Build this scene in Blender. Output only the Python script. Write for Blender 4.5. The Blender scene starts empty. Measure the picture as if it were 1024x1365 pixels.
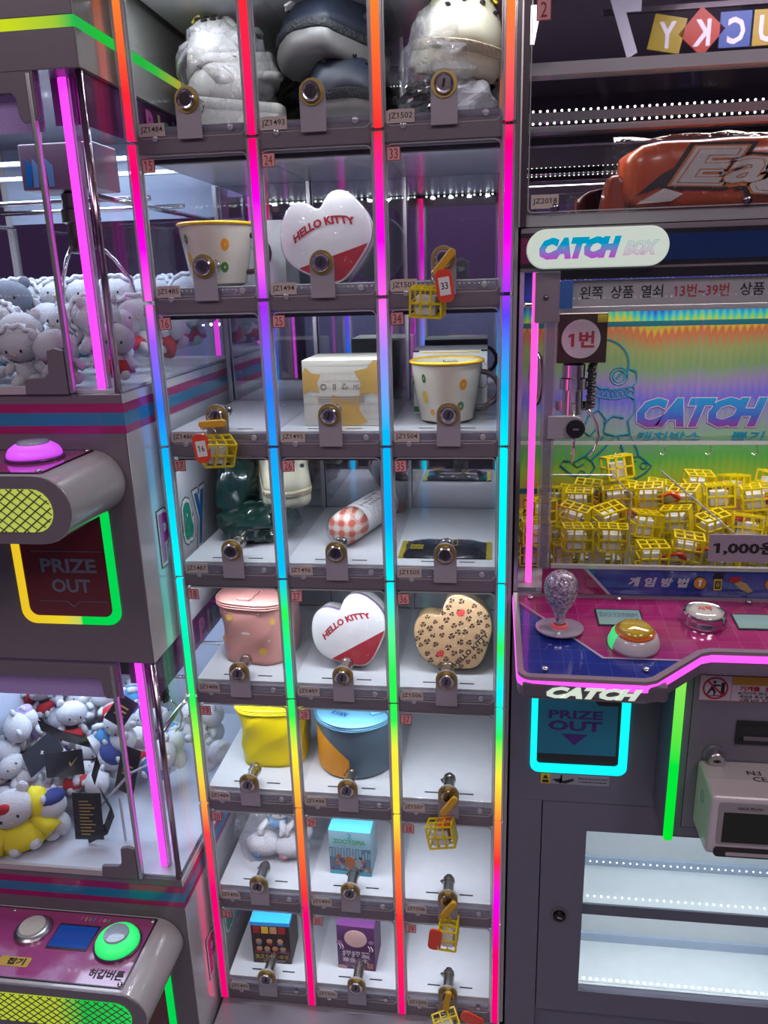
import bpy, bmesh, math, random
from mathutils import Vector, Matrix, Euler
C = bpy.context.scene.collection
SC = bpy.context.scene
PI = math.pi
random.seed(7)

# ---------------------------------------------------------------- camera
cam_data = bpy.data.cameras.new('camera')
cam_data.sensor_fit = 'VERTICAL'; cam_data.sensor_height = 36.0
cam_data.lens = 36.0 * 1035.54 / 1365.0
cam_data.clip_start = 0.02; cam_data.clip_end = 60
cam = bpy.data.objects.new('camera', cam_data); C.objects.link(cam)
_R = [(0.9913133, 0.1285478, -0.0278099), (0.0101447, -0.2855521, -0.9583095), (-0.1311298, 0.9497028, -0.2843757)]
cam.matrix_world = Matrix(((_R[0][0], -_R[1][0], -_R[2][0], 0.48647), (_R[0][1], -_R[1][1], -_R[2][1], -1.11528),
                           (_R[0][2], -_R[1][2], -_R[2][2], 1.54862), (0, 0, 0, 1)))
SC.camera = cam
# ---------------------------------------------------------------- world, exposure, room lights
w = bpy.data.worlds.new('World'); SC.world = w; w.use_nodes = True
w.node_tree.nodes['Background'].inputs[0].default_value = (0.5, 0.42, 0.6, 1)
w.node_tree.nodes['Background'].inputs[1].default_value = 0.12
SC.view_settings.view_transform = 'Standard'; SC.view_settings.look = 'None'
SC.view_settings.exposure = -0.12; SC.view_settings.gamma = 1.0; SC.view_settings.use_curve_mapping = False
SC.cycles.max_bounces = 7; SC.cycles.diffuse_bounces = 2; SC.cycles.glossy_bounces = 4; SC.cycles.use_adaptive_sampling = True; SC.cycles.adaptive_threshold = 0.03
SC.cycles.transmission_bounces = 6; SC.cycles.transparent_max_bounces = 24
SC.cycles.caustics_reflective = False; SC.cycles.caustics_refractive = False
SC.cycles.sample_clamp_indirect = 3.0

def area(name, loc, sx, sy, power, col=(1, 1, 1), rot=(0, 0, 0), parent=None, spread=PI):
    l = bpy.data.lights.new(name, 'AREA'); l.shape = 'RECTANGLE'; l.size = sx; l.size_y = sy
    l.energy = power; l.color = col; l.spread = spread
    o = bpy.data.objects.new(name, l); C.objects.link(o); o.location = loc; o.rotation_euler = rot
    if parent:
        o.parent = parent; o.location = Vector(loc) - worg(parent)
    return o
for i, (x, y) in enumerate(((-0.9, -1.5), (1.6, -1.5), (0.4, -2.3))):
    area('ceiling_light_glow', (x, y, 2.68), 0.6, 0.6, 15, (1.0, 0.86, 0.90))

# ---------------------------------------------------------------- materials
MATS = {}
def mat(name, col, rough=0.5, metal=0.0, emit=0.0, ecol=None, spec=0.5, coat=0.0, bump=0.0, bscale=60, trans=None):
    if name in MATS: return MATS[name]
    m = bpy.data.materials.new(name); m.use_nodes = True; nt = m.node_tree
    b = nt.nodes['Principled BSDF']
    b.inputs['Base Color'].default_value = (*col, 1); b.inputs['Roughness'].default_value = rough
    b.inputs['Metallic'].default_value = metal; b.inputs['Specular IOR Level'].default_value = spec
    if coat: b.inputs['Coat Weight'].default_value = coat; b.inputs['Coat Roughness'].default_value = 0.05
    if emit:
        b.inputs['Emission Color'].default_value = (*(ecol or col), 1); b.inputs['Emission Strength'].default_value = emit
    tc = nt.nodes.new('ShaderNodeTexCoord'); nz = nt.nodes.new('ShaderNodeTexNoise')
    nz.inputs['Scale'].default_value = bscale; nt.links.new(tc.outputs['Object'], nz.inputs['Vector'])
    # slight procedural colour and roughness variation on every surface
    mx = nt.nodes.new('ShaderNodeMix'); mx.data_type = 'RGBA'; mx.blend_type = 'MULTIPLY'
    rp = nt.nodes.new('ShaderNodeValToRGB'); rp.color_ramp.elements[0].color = (0.9, 0.9, 0.9, 1); rp.color_ramp.elements[1].color = (1, 1, 1, 1)
    nt.links.new(nz.outputs['Fac'], rp.inputs['Fac']); mx.inputs[0].default_value = 1
    mx.inputs[6].default_value = (*col, 1); nt.links.new(rp.outputs['Color'], mx.inputs[7]); nt.links.new(mx.outputs[2], b.inputs['Base Color'])
    if bump:
        bp = nt.nodes.new('ShaderNodeBump'); bp.inputs['Strength'].default_value = bump; bp.inputs['Distance'].default_value = 0.003
        nt.links.new(nz.outputs['Fac'], bp.inputs['Height']); nt.links.new(bp.outputs['Normal'], b.inputs['Normal'])
    MATS[name] = m; return m

def clearmat(name, tint=(1, 1, 1), gloss=0.07, rough=0.02, ior=1.35, bump=0.0, bscale=30, haze=0.0, hazecol=(0.9, 0.9, 0.95)):
    m = bpy.data.materials.new(name); m.use_nodes = True; nt = m.node_tree; nt.nodes.clear()
    out = nt.nodes.new('ShaderNodeOutputMaterial'); tr = nt.nodes.new('ShaderNodeBsdfTransparent'); gl = nt.nodes.new('ShaderNodeBsdfGlossy')
    tr.inputs[0].default_value = (*tint, 1); gl.inputs['Roughness'].default_value = rough
    mx = nt.nodes.new('ShaderNodeMixShader'); fr = nt.nodes.new('ShaderNodeVectorMath'); fr.operation = 'DOT_PRODUCT'
    ge = nt.nodes.new('ShaderNodeNewGeometry'); nt.links.new(ge.outputs['Incoming'], fr.inputs[0]); nt.links.new(ge.outputs['Normal'], fr.inputs[1])
    def mth(op, a, b, c=None):      # Schlick's reflectance, the same from both sides of a thin sheet
        q = nt.nodes.new('ShaderNodeMath'); q.operation = op
        for i, v in enumerate((a, b, c)):
            if v is None: continue
            if isinstance(v, (int, float)): q.inputs[i].default_value = v
            else: nt.links.new(v, q.inputs[i])
        return q
    f0 = ((ior-1)/(ior+1))**2
    ab = mth('ABSOLUTE', fr.outputs['Value'], None); om = mth('SUBTRACT', 1.0, ab.outputs[0]); pw = mth('POWER', om.outputs[0], 5.0)
    ad = mth('MULTIPLY_ADD', pw.outputs[0], 0.5*(1-f0), f0+gloss); ad.use_clamp = True
    nt.links.new(ad.outputs[0], mx.inputs[0])
    nt.links.new(tr.outputs[0], mx.inputs[1]); nt.links.new(gl.outputs[0], mx.inputs[2])
    last = mx.outputs[0]
    if haze:
        df = nt.nodes.new('ShaderNodeBsdfDiffuse'); df.inputs[0].default_value = (*hazecol, 1)
        m2 = nt.nodes.new('ShaderNodeMixShader'); m2.inputs[0].default_value = haze
        nt.links.new(last, m2.inputs[1]); nt.links.new(df.outputs[0], m2.inputs[2]); last = m2.outputs[0]
    if bump:
        tc = nt.nodes.new('ShaderNodeTexCoord'); nz = nt.nodes.new('ShaderNodeTexNoise'); nz.inputs['Scale'].default_value = bscale
        nz.inputs['Detail'].default_value = 3; nz.inputs['Distortion'].default_value = 1.5
        bp = nt.nodes.new('ShaderNodeBump'); bp.inputs['Strength'].default_value = bump; bp.inputs['Distance'].default_value = 0.022
        nt.links.new(tc.outputs['Object'], nz.inputs['Vector']); nt.links.new(nz.outputs['Fac'], bp.inputs['Height'])
        nt.links.new(bp.outputs['Normal'], gl.inputs['Normal']); nt.links.new(bp.outputs['Normal'], fr.inputs[1])
    nt.links.new(last, out.inputs[0]); MATS[name] = m; return m

def ramp_emit(name, stops, strength, axis=2, lo=0.0, hi=2.0, const=False):
    """LED diffuser whose colour runs along one world axis (a running-light strip caught at one instant)"""
    m = bpy.data.materials.new(name); m.use_nodes = True; nt = m.node_tree; nt.nodes.clear()
    out = nt.nodes.new('ShaderNodeOutputMaterial'); em = nt.nodes.new('ShaderNodeEmission'); em.inputs[1].default_value = strength
    ge = nt.nodes.new('ShaderNodeNewGeometry'); sp = nt.nodes.new('ShaderNodeSeparateXYZ'); mr = nt.nodes.new('ShaderNodeMapRange')
    mr.inputs[1].default_value = lo; mr.inputs[2].default_value = hi
    rp = nt.nodes.new('ShaderNodeValToRGB'); els = rp.color_ramp.elements
    while len(els) < len(stops): els.new(0.5)
    for e, (p, c) in zip(els, stops): e.position = (p - lo) / (hi - lo)
    for e, (p, c) in zip(els, stops): e.color = (*c, 1)
    nt.links.new(ge.outputs['Position'], sp.inputs[0]); nt.links.new(sp.outputs[axis], mr.inputs[0]); nt.links.new(mr.outputs[0], rp.inputs[0])
    nt.links.new(rp.outputs[0], em.inputs[0]); nt.links.new(em.outputs[0], out.inputs[0]); MATS[name] = m; return m

WHITE = mat('white_laminate', (0.68, 0.71, 0.76), 0.25, coat=0.3)
SHELFUND = mat('white_board', (0.72, 0.74, 0.8), 0.4)
GREY = mat('grey_paint', (0.16, 0.135, 0.165), 0.4, coat=0.2)
GREYBL = mat('slate_paint', (0.14, 0.135, 0.185), 0.38, coat=0.2)
PALE = mat('pale_grey_plastic', (0.46, 0.43, 0.44), 0.18, coat=0.5)
SIDEW = mat('gloss_side_panel', (0.62, 0.62, 0.66), 0.12, coat=0.8)
LOCKG = mat('lock_bracket_grey', (0.36, 0.33, 0.38), 0.35)
BRASS = mat('brass_ring', (0.42, 0.30, 0.08), 0.35, metal=0.6)
CHROME = mat('chrome', (0.82, 0.8, 0.82), 0.12, metal=1.0)
DCHROME = mat('dark_chrome', (0.22, 0.19, 0.22), 0.2, metal=1.0)
STEEL = mat('brushed_steel', (0.6, 0.58, 0.6), 0.3, metal=1.0)
BLACK = mat('black_plastic', (0.015, 0.014, 0.018), 0.3)
RUBBER = mat('black_rubber', (0.02, 0.02, 0.022), 0.6)
INK = mat('black_ink', (0.01, 0.01, 0.012), 0.6)
REDINK = mat('red_ink', (0.30, 0.02, 0.03), 0.6)
STK = mat('pink_sticker', (0.80, 0.38, 0.38), 0.6)
CODE = mat('beige_code_sticker', (0.56, 0.47, 0.43), 0.6)
PAPER = mat('white_paper', (0.75, 0.75, 0.74), 0.6)
YEL = mat('yellow_plastic', (0.80, 0.62, 0.0), 0.3, coat=0.3)
REDP = mat('red_plastic', (0.75, 0.06, 0.02), 0.3, coat=0.3)
KEYY = mat('yellow_key_bow', (0.65, 0.36, 0.02), 0.3)
CLEAR = clearmat('clear_acrylic', (0.97, 0.975, 0.985), 0.0, 0.015, 1.33)
CLEARF = clearmat('clear_acrylic_front', (0.98, 0.98, 0.985), 0.0, 0.01, 1.26)
EDGE = clearmat('acrylic_edge', (0.55, 0.58, 0.62), 0.25, 0.15, 1.45, haze=0.3)
LIP = clearmat('acrylic_lip', (0.62, 0.6, 0.66), 0.12, 0.1, 1.4, haze=0.22, hazecol=(0.6, 0.6, 0.7))
FILM = clearmat('crinkled_film', (0.97, 0.97, 0.98), 0.015, 0.06, 1.3, bump=1.0, bscale=30, haze=0.015)
FILM2 = clearmat('thin_clear_bag', (0.96, 0.96, 0.97), 0.05, 0.05, 1.4, bump=0.8, bscale=40, haze=0.03)
BAG = clearmat('clear_polybag', (0.94, 0.94, 0.95), 0.11, 0.05, 1.4, bump=1.0, bscale=42, haze=0.12)
MIRR = mat('mirror', (0.60, 0.61, 0.66), 0.02, metal=1.0)
DKBAR = mat('dark_bar', (0.05, 0.05, 0.06), 0.5)
DOTS = mat('led_dots', (1, 1, 1), 0.5, emit=9, ecol=(0.92, 1.0, 0.94))
DOTREFL = mat('led_dot_reflections', (1, 1, 1), 0.5, emit=2.5, ecol=(0.92, 1.0, 0.96))
MAG = mat('magenta_stripe', (0.36, 0.015, 0.13), 0.3, coat=0.4)
CYB = mat('blue_stripe', (0.02, 0.20, 0.38), 0.3, coat=0.4)
NEONP = mat('neon_magenta', (1, 0.1, 0.9), 0.5, emit=1.35, ecol=(1.0, 0.05, 0.85))
NEONPK = mat('neon_pink', (1, 0.1, 0.6), 0.5, emit=1.3, ecol=(1.0, 0.09, 0.60))
PURP = clearmat('purple_tinted_film', (0.32, 0.05, 0.26), 0.03, 0.1, 1.4, haze=0.26, hazecol=(0.50, 0.18, 0.5))
PURS = mat('purple_glitter_film', (0.50, 0.36, 0.66), 0.4, metal=0.1, bump=0.8, bscale=500, emit=0.05, ecol=(0.5, 0.25, 0.8))  # faint glow added, since the film gets light only from the front

# ---------------------------------------------------------------- geometry helpers
def worg(o):
    v = Vector((0, 0, 0))
    while o is not None: v += o.location; o = o.parent
    return v
class G:
    def __init__(s): s.v = []; s.f = []; s.m = []
    def add(s, vs, fs, mi=0, M=None):
        n = len(s.v)
        s.v += [tuple(M @ Vector(p)) if M else tuple(p) for p in vs]
        s.f += [[i + n for i in f] for f in fs]; s.m += [mi] * len(fs); return s
    def box(s, x0, x1, y0, y1, z0, z1, mi=0, M=None):
        return s.add([(x0,y0,z0),(x1,y0,z0),(x1,y1,z0),(x0,y1,z0),(x0,y0,z1),(x1,y0,z1),(x1,y1,z1),(x0,y1,z1)],
            [(0,3,2,1),(4,5,6,7),(0,1,5,4),(1,2,6,5),(2,3,7,6),(3,0,4,7)], mi, M)
    def prism(s, pts, d0, d1, mi=0, M=None, ax='y'):
        """polygon (u,v) extruded from d0 to d1 along ax; ax y: (u,d,v), z: (u,v,d), x: (d,u,v)"""
        n = len(pts)
        g = {'y': lambda u, v, d: (u, d, v), 'z': lambda u, v, d: (u, v, d), 'x': lambda u, v, d: (d, u, v)}[ax]
        vs = [g(u, v, d0) for u, v in pts] + [g(u, v, d1) for u, v in pts]
        fs = [list(range(n))[::-1], list(range(n, 2*n))] + [(i, (i+1) % n, n+(i+1) % n, n+i) for i in range(n)]
        return s.add(vs, fs, mi, M)
    def ring(s, outer, inner, d0, d1, mi=0, M=None, ax='y'):
        n = len(outer)
        g = {'y': lambda u, v, d: (u, d, v), 'z': lambda u, v, d: (u, v, d), 'x': lambda u, v, d: (d, u, v)}[ax]
        vs = [g(*p, d0) for p in outer] + [g(*p, d0) for p in inner] + [g(*p, d1) for p in outer] + [g(*p, d1) for p in inner]
        fs = []
        for i in range(n):
            j = (i+1) % n
            fs += [(i, j, n+j, n+i), (2*n+i, 3*n+i, 3*n+j, 2*n+j), (i, 2*n+i, 2*n+j, j), (n+i, n+j, 3*n+j, 3*n+i)]
        return s.add(vs, fs, mi, M)
    def tube(s, path, r, n=8, mi=0, M=None, closed=False):
        P = [Vector(p) for p in path]; k = len(P); rs = r if isinstance(r, (list, tuple)) else [r]*k
        vs = []; up = None
        for i, p in enumerate(P):
            a = P[(i-1) % k] if (closed or i > 0) else P[0]; b = P[(i+1) % k] if (closed or i < k-1) else P[-1]
            t = (b-a)
            t = t.normalized() if t.length > 1e-9 else Vector((0, 0, 1))
            if up is None: up = Vector((0, 0, 1)) if abs(t.z) < 0.9 else Vector((1, 0, 0))
            u = up - t*up.dot(t)
            u = u.normalized() if u.length > 1e-6 else t.orthogonal().normalized()
            up = u; q = t.cross(u)
            for j in range(n):
                an = 2*PI*j/n; vs.append(tuple(p + (u*math.cos(an) + q*math.sin(an))*rs[i]))
        fs = []
        for i in range(k if closed else k-1):
            i2 = (i+1) % k
            for j in range(n): fs.append((i*n+j, i*n+(j+1) % n, i2*n+(j+1) % n, i2*n+j))
        if not closed: fs += [list(range(n))[::-1], [(k-1)*n+j for j in range(n)]]
        return s.add(vs, fs, mi, M)
    def lathe(s, prof, n=24, mi=0, M=None, sq=None):
        """profile [(r, z)] about z; sq=(exp,) superellipse"""
        vs = []
        for r, z in prof:
            for j in range(n):
                a = 2*PI*j/n; c, q = math.cos(a), math.sin(a)
                if sq:
                    e, kx, ky = sq; c = math.copysign(abs(c)**e, c)*kx; q = math.copysign(abs(q)**e, q)*ky
                vs.append((r*c, r*q, z))
        fs = []
        for i in range(len(prof)-1):
            for j in range(n): fs.append((i*n+j, i*n+(j+1) % n, (i+1)*n+(j+1) % n, (i+1)*n+j))
        fs += [list(range(n))[::-1], [(len(prof)-1)*n+j for j in range(n)]]
        return s.add(vs, fs, mi, M)
    def ell(s, c, r, nu=14, nv=9, mi=0, M=None, amp=0.0, seed=0):
        rnd = random.Random(seed); ph = [rnd.uniform(0, 6.28) for _ in range(6)]
        vs = [(c[0], c[1], c[2]-r[2])]
        for i in range(1, nv):
            th = PI*i/nv - PI/2
            for j in range(nu):
                a = 2*PI*j/nu
                k = 1 + amp*(math.sin(3*a+ph[0]+2*th)+math.sin(5*a+ph[1]-4*th)*.7+math.sin(7*th+ph[2]+2*a)*.6)
                vs.append((c[0]+r[0]*k*math.cos(th)*math.cos(a), c[1]+r[1]*k*math.cos(th)*math.sin(a), c[2]+r[2]*k*math.sin(th)))
        vs.append((c[0], c[1], c[2]+r[2])); top = len(vs)-1; fs = []
        for j in range(nu): fs.append((0, 1+(j+1) % nu, 1+j)); fs.append((top, top-nu+j, top-nu+(j+1) % nu))
        for i in range(nv-2):
            for j in range(nu): fs.append((1+i*nu+j, 1+i*nu+(j+1) % nu, 1+(i+1)*nu+(j+1) % nu, 1+(i+1)*nu+j))
        return s.add(vs, fs, mi, M)
    def out(s, name, mats, parent=None, smooth=False, bevel=0.0, seg=2, local=False, **tags):
        me = bpy.data.meshes.new(name)
        o0 = worg(parent) if (parent and not local) else Vector((0, 0, 0))
        me.from_pydata([(p[0]-o0.x, p[1]-o0.y, p[2]-o0.z) for p in s.v], [], s.f)
        for m in (mats if isinstance(mats, (list, tuple)) else [mats]): me.materials.append(m)
        for p, mi in zip(me.polygons, s.m): p.material_index = mi; p.use_smooth = bool(smooth)
        bm = bmesh.new(); bm.from_mesh(me); bmesh.ops.recalc_face_normals(bm, faces=bm.faces); bm.to_mesh(me); bm.free()
        if smooth and smooth is not True:
            try: me.set_sharp_from_angle(angle=math.radians(smooth))
            except Exception: pass
        o = bpy.data.objects.new(name, me); C.objects.link(o)
        if parent: o.parent = parent
        if bevel:
            b = o.modifiers.new('bevel', 'BEVEL'); b.width = bevel; b.segments = seg; b.limit_method = 'ANGLE'; b.angle_limit = math.radians(40)
        for k, v in tags.items(): o[k] = v
        return o
def rrect(x0, x1, z0, z1, r, n=5):
    pts = []
    for cx, cz, a0 in ((x1-r, z1-r, 0), (x0+r, z1-r, 90), (x0+r, z0+r, 180), (x1-r, z0+r, 270)):
        for i in range(n+1):
            a = math.radians(a0 + 90*i/n); pts.append((cx+r*math.cos(a), cz+r*math.sin(a)))
    return pts
def disc(cx, cz, rx, rz=None, n=20, a0=0):
    rz = rz or rx
    return [(cx+rx*math.cos(a0+2*PI*i/n), cz+rz*math.sin(a0+2*PI*i/n)) for i in range(n)]
def thing(name, label, cat, loc, group=None):
    o = bpy.data.objects.new(name, None); C.objects.link(o); o.location = loc; o.empty_display_size = 0.02
    o['label'] = label; o['category'] = cat
    if group: o['group'] = group
    return o
def tagged(o, label, cat, group=None):
    o['label'] = label; o['category'] = cat
    if group: o['group'] = group
    return o
def struct(o): o['kind'] = 'structure'; return o
def copy_tree(o, parent=None):
    c = o.copy(); C.objects.link(c); c.parent = parent
    for ch in list(o.children): copy_tree(ch, c)
    return c
_TC = {}
def text_mesh(s, bold, shear):
    key = (s, bold, shear)
    if key in _TC: return _TC[key]
    cu = bpy.data.curves.new('t', 'FONT'); cu.body = s; cu.size = 1.0; cu.resolution_u = 2; cu.offset = bold; cu.shear = shear
    cu.align_x = 'LEFT'; cu.extrude = 0.0; cu.fill_mode = 'FRONT'
    o = bpy.data.objects.new('t', cu); C.objects.link(o)
    me = bpy.data.meshes.new_from_object(o.evaluated_get(bpy.context.evaluated_depsgraph_get()))
    vs = [tuple(v.co) for v in me.vertices]; fs = [list(p.vertices) for p in me.polygons]
    bpy.data.objects.remove(o); bpy.data.meshes.remove(me); bpy.data.curves.remove(cu)
    if '1' in s and not set('Il|') & set(s):     # the face's figure one is a bare stroke: give it its flag
        par = list(range(len(vs)))
        def root(i):
            while par[i] != i: i = par[i]
            return i
        for f in fs:
            for q in f[1:]: par[root(q)] = root(f[0])
        isl = {}
        for i in range(len(vs)): isl.setdefault(root(i), []).append(i)
        for ids in isl.values():
            xs_ = [vs[i][0] for i in ids]; ys_ = [vs[i][1] for i in ids]; sl = shear*0.68
            if len(ids) <= 6 and abs(min(ys_)+bold) < 0.03 and abs(max(ys_)-0.682-bold) < 0.03 and max(xs_)-min(xs_) < 0.14+2.2*bold+sl:
                xl = max(xs_)-(0.098+2*bold); yt = max(ys_); b_ = bold; n_ = len(vs)
                vs += [(xl+0.01, yt, 0), (xl-0.13-b_*0.5-0.12*shear, yt-0.10+b_*0.3, 0), (xl-0.13-b_*0.5-0.2*shear, yt-0.20-b_*1.2, 0), (xl+0.01-0.12*shear, yt-0.12-b_*1.2, 0)]; fs.append([n_, n_+1, n_+2, n_+3])
    xs = [v[0] for v in vs] or [0, 1]; ys = [v[1] for v in vs] or [0, 1]
    r = (vs, fs, min(xs), max(xs), min(ys), max(ys)); _TC[key] = r; return r
def text(g, s, org, u, v, w, h, mi=0, bold=0.0, shear=0.0, warp=None, keep=False, ref=None):
    """lettering fitted into the box of width w along u and height h along v, centred at org"""
    vs, fs, x0, x1, y0, y1 = text_mesh(s, bold, shear)
    if ref is not None: _, _, x0, x1, y0, y1 = text_mesh(s, ref, shear)
    u = Vector(u).normalized(); v = Vector(v).normalized(); o = Vector(org); nrm = u.cross(v)
    sx = w/max(x1-x0, 1e-6); sy = h/max(y1-y0, 1e-6)
    if keep: sx = sy = min(sx, sy)
    P = []
    for p in vs:
        a = (p[0]-(x0+x1)/2)*sx; b = (p[1]-(y0+y1)/2)*sy
        if warp: a, b = warp(a, b)
        P.append(o + u*a + v*b)
    return g.add([tuple(p) for p in P] , fs, mi)
XU = (1, 0, 0); ZU = (0, 0, 1)

# ================================================================ the room
struct(G().box(-4, 5, -4.2, 4, -0.05, 0).out('floor', mat('floor_tile', (0.40, 0.38, 0.42), 0.25, coat=0.3)))
struct(G().box(-4, 5, -4.2, 4, 2.75, 2.8).out('ceiling', mat('grey_ceiling', (0.58, 0.55, 0.58), 0.5)))
struct(G().box(-4, 5, 4, 4.05, 0, 2.75).out('wall_back', mat('grey_wall', (0.42, 0.39, 0.46), 0.6)))
struct(G().box(-4.05, -4, -4.2, 4, 0, 2.75).out('wall_left', MATS['grey_wall']))
struct(G().box(5, 5.05, -4.2, 4, 0, 2.75).out('wall_right', MATS['grey_wall']))
struct(G().box(-4, 5, -4.25, -4.2, 0, 2.75).out('wall_front', MATS['grey_wall']))
WARM = mat('warm_lamp', (1, 0.8, 0.55), 0.5, emit=6, ecol=(1.0, 0.72, 0.42))
DLN = ('far left beyond the machines', 'over the aisle at left', 'over the aisle before the locker', 'over the aisle at right', 'above the back of the left machines', 'behind the display case')
for i, (x, y) in enumerate(((-0.75, 1.75), (-0.9, -1.1), (0.42, -0.95), (1.6, -1.4), (-1.0, 0.9), (0.924, 2.853))):
    g = G(); g.ring(disc(x, y, 0.075), disc(x, y, 0.06), 2.735, 2.75, ax='z')
    t = thing('ceiling_light', 'round recessed warm downlight in the grey ceiling, %s' % DLN[i], 'ceiling light', (x, y, 2.735), 'recessed ceiling downlights')
    g.out('rim', CHROME, t); G().prism(disc(x, y, 0.058), 2.738, 2.749, ax='z').out('lamp', WARM, t)

# ================================================================ the prize locker
PW = 0.17; ST = 0.21155; ZJ = [1.74 - ST*j for j in range(-1, 8)]     # joints from above the frame to the lowest
zj = lambda j: 1.74 - ST*j
RED = (1.0, 0.02, 0.03); ORG = (1.0, 0.22, 0.03); HOT = (1.0, 0.0, 0.16); MGT = (1.0, 0.0, 0.8); VIO = (0.35, 0.02, 1.0); BLU = (0.02, 0.18, 1.0)
SKY = (0.0, 0.45, 1.0); CYA = (0.0, 0.9, 0.95); TEAL = (0.0, 0.9, 0.4); GRN = (0.02, 0.9, 0.08); LIM = (0.45, 0.95, 0.03); YLW = (1.0, 0.75, 0.04)
PNK = (1.0, 0.12, 0.75)
S_A = [(0.245, HOT), (0.50, HOT), (0.62, (1, 0.05, 0.05)), (0.70, (1, 0.45, 0.05)), (0.80, LIM), (0.88, GRN), (0.99, TEAL), (1.12, CYA), (1.30, SKY), (1.38, BLU), (1.47, (0.3, 0.1, 1)), (1.53, PNK), (1.60, MGT), (1.70, HOT), (1.80, RED), (1.92, ORG)]
S_B = [(0.245, HOT), (0.46, HOT), (0.50, (1, 0.03, 0.03)), (0.66, ORG), (0.78, YLW), (0.86, GRN), (0.95, TEAL), (1.05, GRN), (1.12, (0, 0.5, 1)), (1.24, SKY), (1.40, BLU), (1.52, VIO), (1.58, PNK), (1.66, MGT), (1.73, HOT), (1.90, RED)]
S_C = [(0.245, HOT), (0.46, RED), (0.60, ORG), (0.68, YLW), (0.80, YLW), (0.86, GRN), (0.95, GRN), (1.02, (0.1, 0.95, 0.3)), (1.10, CYA), (1.20, (0, 0.4, 1)), (1.34, SKY), (1.45, (0.3, 0.25, 1)), (1.53, PNK), (1.60, MGT), (1.74, RED), (1.90, ORG)]
S_D = [(0.245, HOT), (0.40, HOT), (0.52, MGT), (0.60, RED), (0.68, ORG), (0.76, YLW), (0.84, GRN), (0.92, CYA), (1.00, GRN), (1.06, CYA), (1.30, CYA), (1.40, SKY), (1.50, (0.1, 0.05, 1)), (1.60, MGT), (1.72, HOT), (1.88, ORG)]
LEDM = [ramp_emit('led_run_%s' % n, s, 1.25, 2, 0.2, 1.95) for n, s in zip(('first', 'second', 'third', 'fourth'), (S_A, S_B, S_C, S_D))]
LK = thing('prize_locker', 'tall prize locker of clear numbered doors framed by rainbow light tubes', 'locker', (0.255, 0.16, 0.24))
Y0L, YB = 0.012, 0.33
g = G().box(-0.006, 0.516, -0.07, YB+0.01, 0.0, 0.2405); g.out('plinth', mat('plinth_grey', (0.30, 0.28, 0.33), 0.12, coat=0.6), LK, bevel=0.003)
g = G().box(-0.006, 0.516, -0.004, Y0L, 0.2405, 0.268); g.out('bottom_rail', GREY, LK, bevel=0.001)
for j in range(-1, 8):
    z = zj(j)
    sh = G().box(0.003, 0.507, Y0L, YB-0.001, z-0.020, z+0.020).out('shelf', WHITE, LK, bevel=0.0008)
    if j < 7: G().box(0.0065, 0.5035, -0.004, Y0L, z-0.016, z+0.008).out('fascia', GREY, sh, bevel=0.001)
    for i in range(3):
        x = i*PW + 0.087
        gs = G().box(x-0.042, x-0.018, 0.028, 0.0305, z+0.0201, z+0.0206); gs.box(x+0.018, x+0.042, 0.028, 0.0305, z+0.0201, z+0.0206); gs.out('slot', INK, sh)
    # light bar under the front of the shelf
    if j < 7:
        lb = G().box(0.01, 0.50, 0.0135, 0.026, z-0.0255, z-0.020).out('light_bar', DKBAR, LK)
        d = G()
        for k in range(39):
            x = 0.017 + k*0.0125
            if any(abs(x - q*PW) < 0.006 for q in (0, 1, 2, 3)): continue
            d.ell((x, 0.0262, z-0.0235), (0.0017, 0.0012, 0.0017), 6, 4)
        d.out('led_dots', DOTS, lb)
        for k in range(12):
            area('shelf_light', ((k//4)*PW+0.028+(k % 4)*0.038, 0.034, z-0.027), 0.007, 0.007, 0.064, (0.86, 0.92, 1.0), (math.radians(18), 0, 0), LK)
struct_ = G().box(0.0, 0.51, YB, YB+0.006, 0.24, 1.99).out('mirror_back', MIRR, LK)
top = G().box(-0.004, 0.514, 0.0, YB, 1.99, 2.03).out('top_panel', GREY, LK)
for xx in (0.0, 0.51):
    G().box(xx-0.0025, xx+0.0025, 0.001, YB, 0.25, 1.99).out('side_panel', CLEAR, LK)
for j in range(-1, 7):
    for i in (1, 2):
        G().box(i*PW-0.0015, i*PW+0.0015, Y0L+0.004, YB-0.002, zj(j+1)+0.0202, zj(j)-0.0202 if j >= 0 else zj(j)-0.0202).out('divider', CLEAR, LK)
for i in range(4):
    for j in range(-1, 7):
        z1, z0 = zj(j)-0.003, zj(j+1)+0.002
        if j == -1: z1 = 1.95
        if j == 6: z0 = 0.246
        x = i*PW
        tb = G().box(x-0.0052, x+0.0052, -0.0095, -0.0005, z0, z1).out('light_tube', LEDM[i], LK, bevel=0.001)
        G().box(x-0.0085, x-0.0056, -0.0095, 0.004, z0, z1).box(x+0.0056, x+0.0085, -0.0095, 0.004, z0, z1).out('tube_channel', EDGE, tb)
for j in range(-1, 7):   # posts and hinges at the back corners
    for xx in (0.0, PW, 2*PW, 0.51):
        G().box(xx-0.003, xx+0.003, YB-0.012, YB-0.006, zj(j+1)+0.0203, zj(j)-0.0203).out('corner_post', STEEL, LK)
G().box(0.514, 0.519, -0.008, 0.02, 0.24, 1.99).out('edge_trim', CHROME, LK, bevel=0.001)
G().box(0.5195, 0.5245, 0.0, 0.30, 0.24, 1.99).out('side_cover', PALE, LK)

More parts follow.
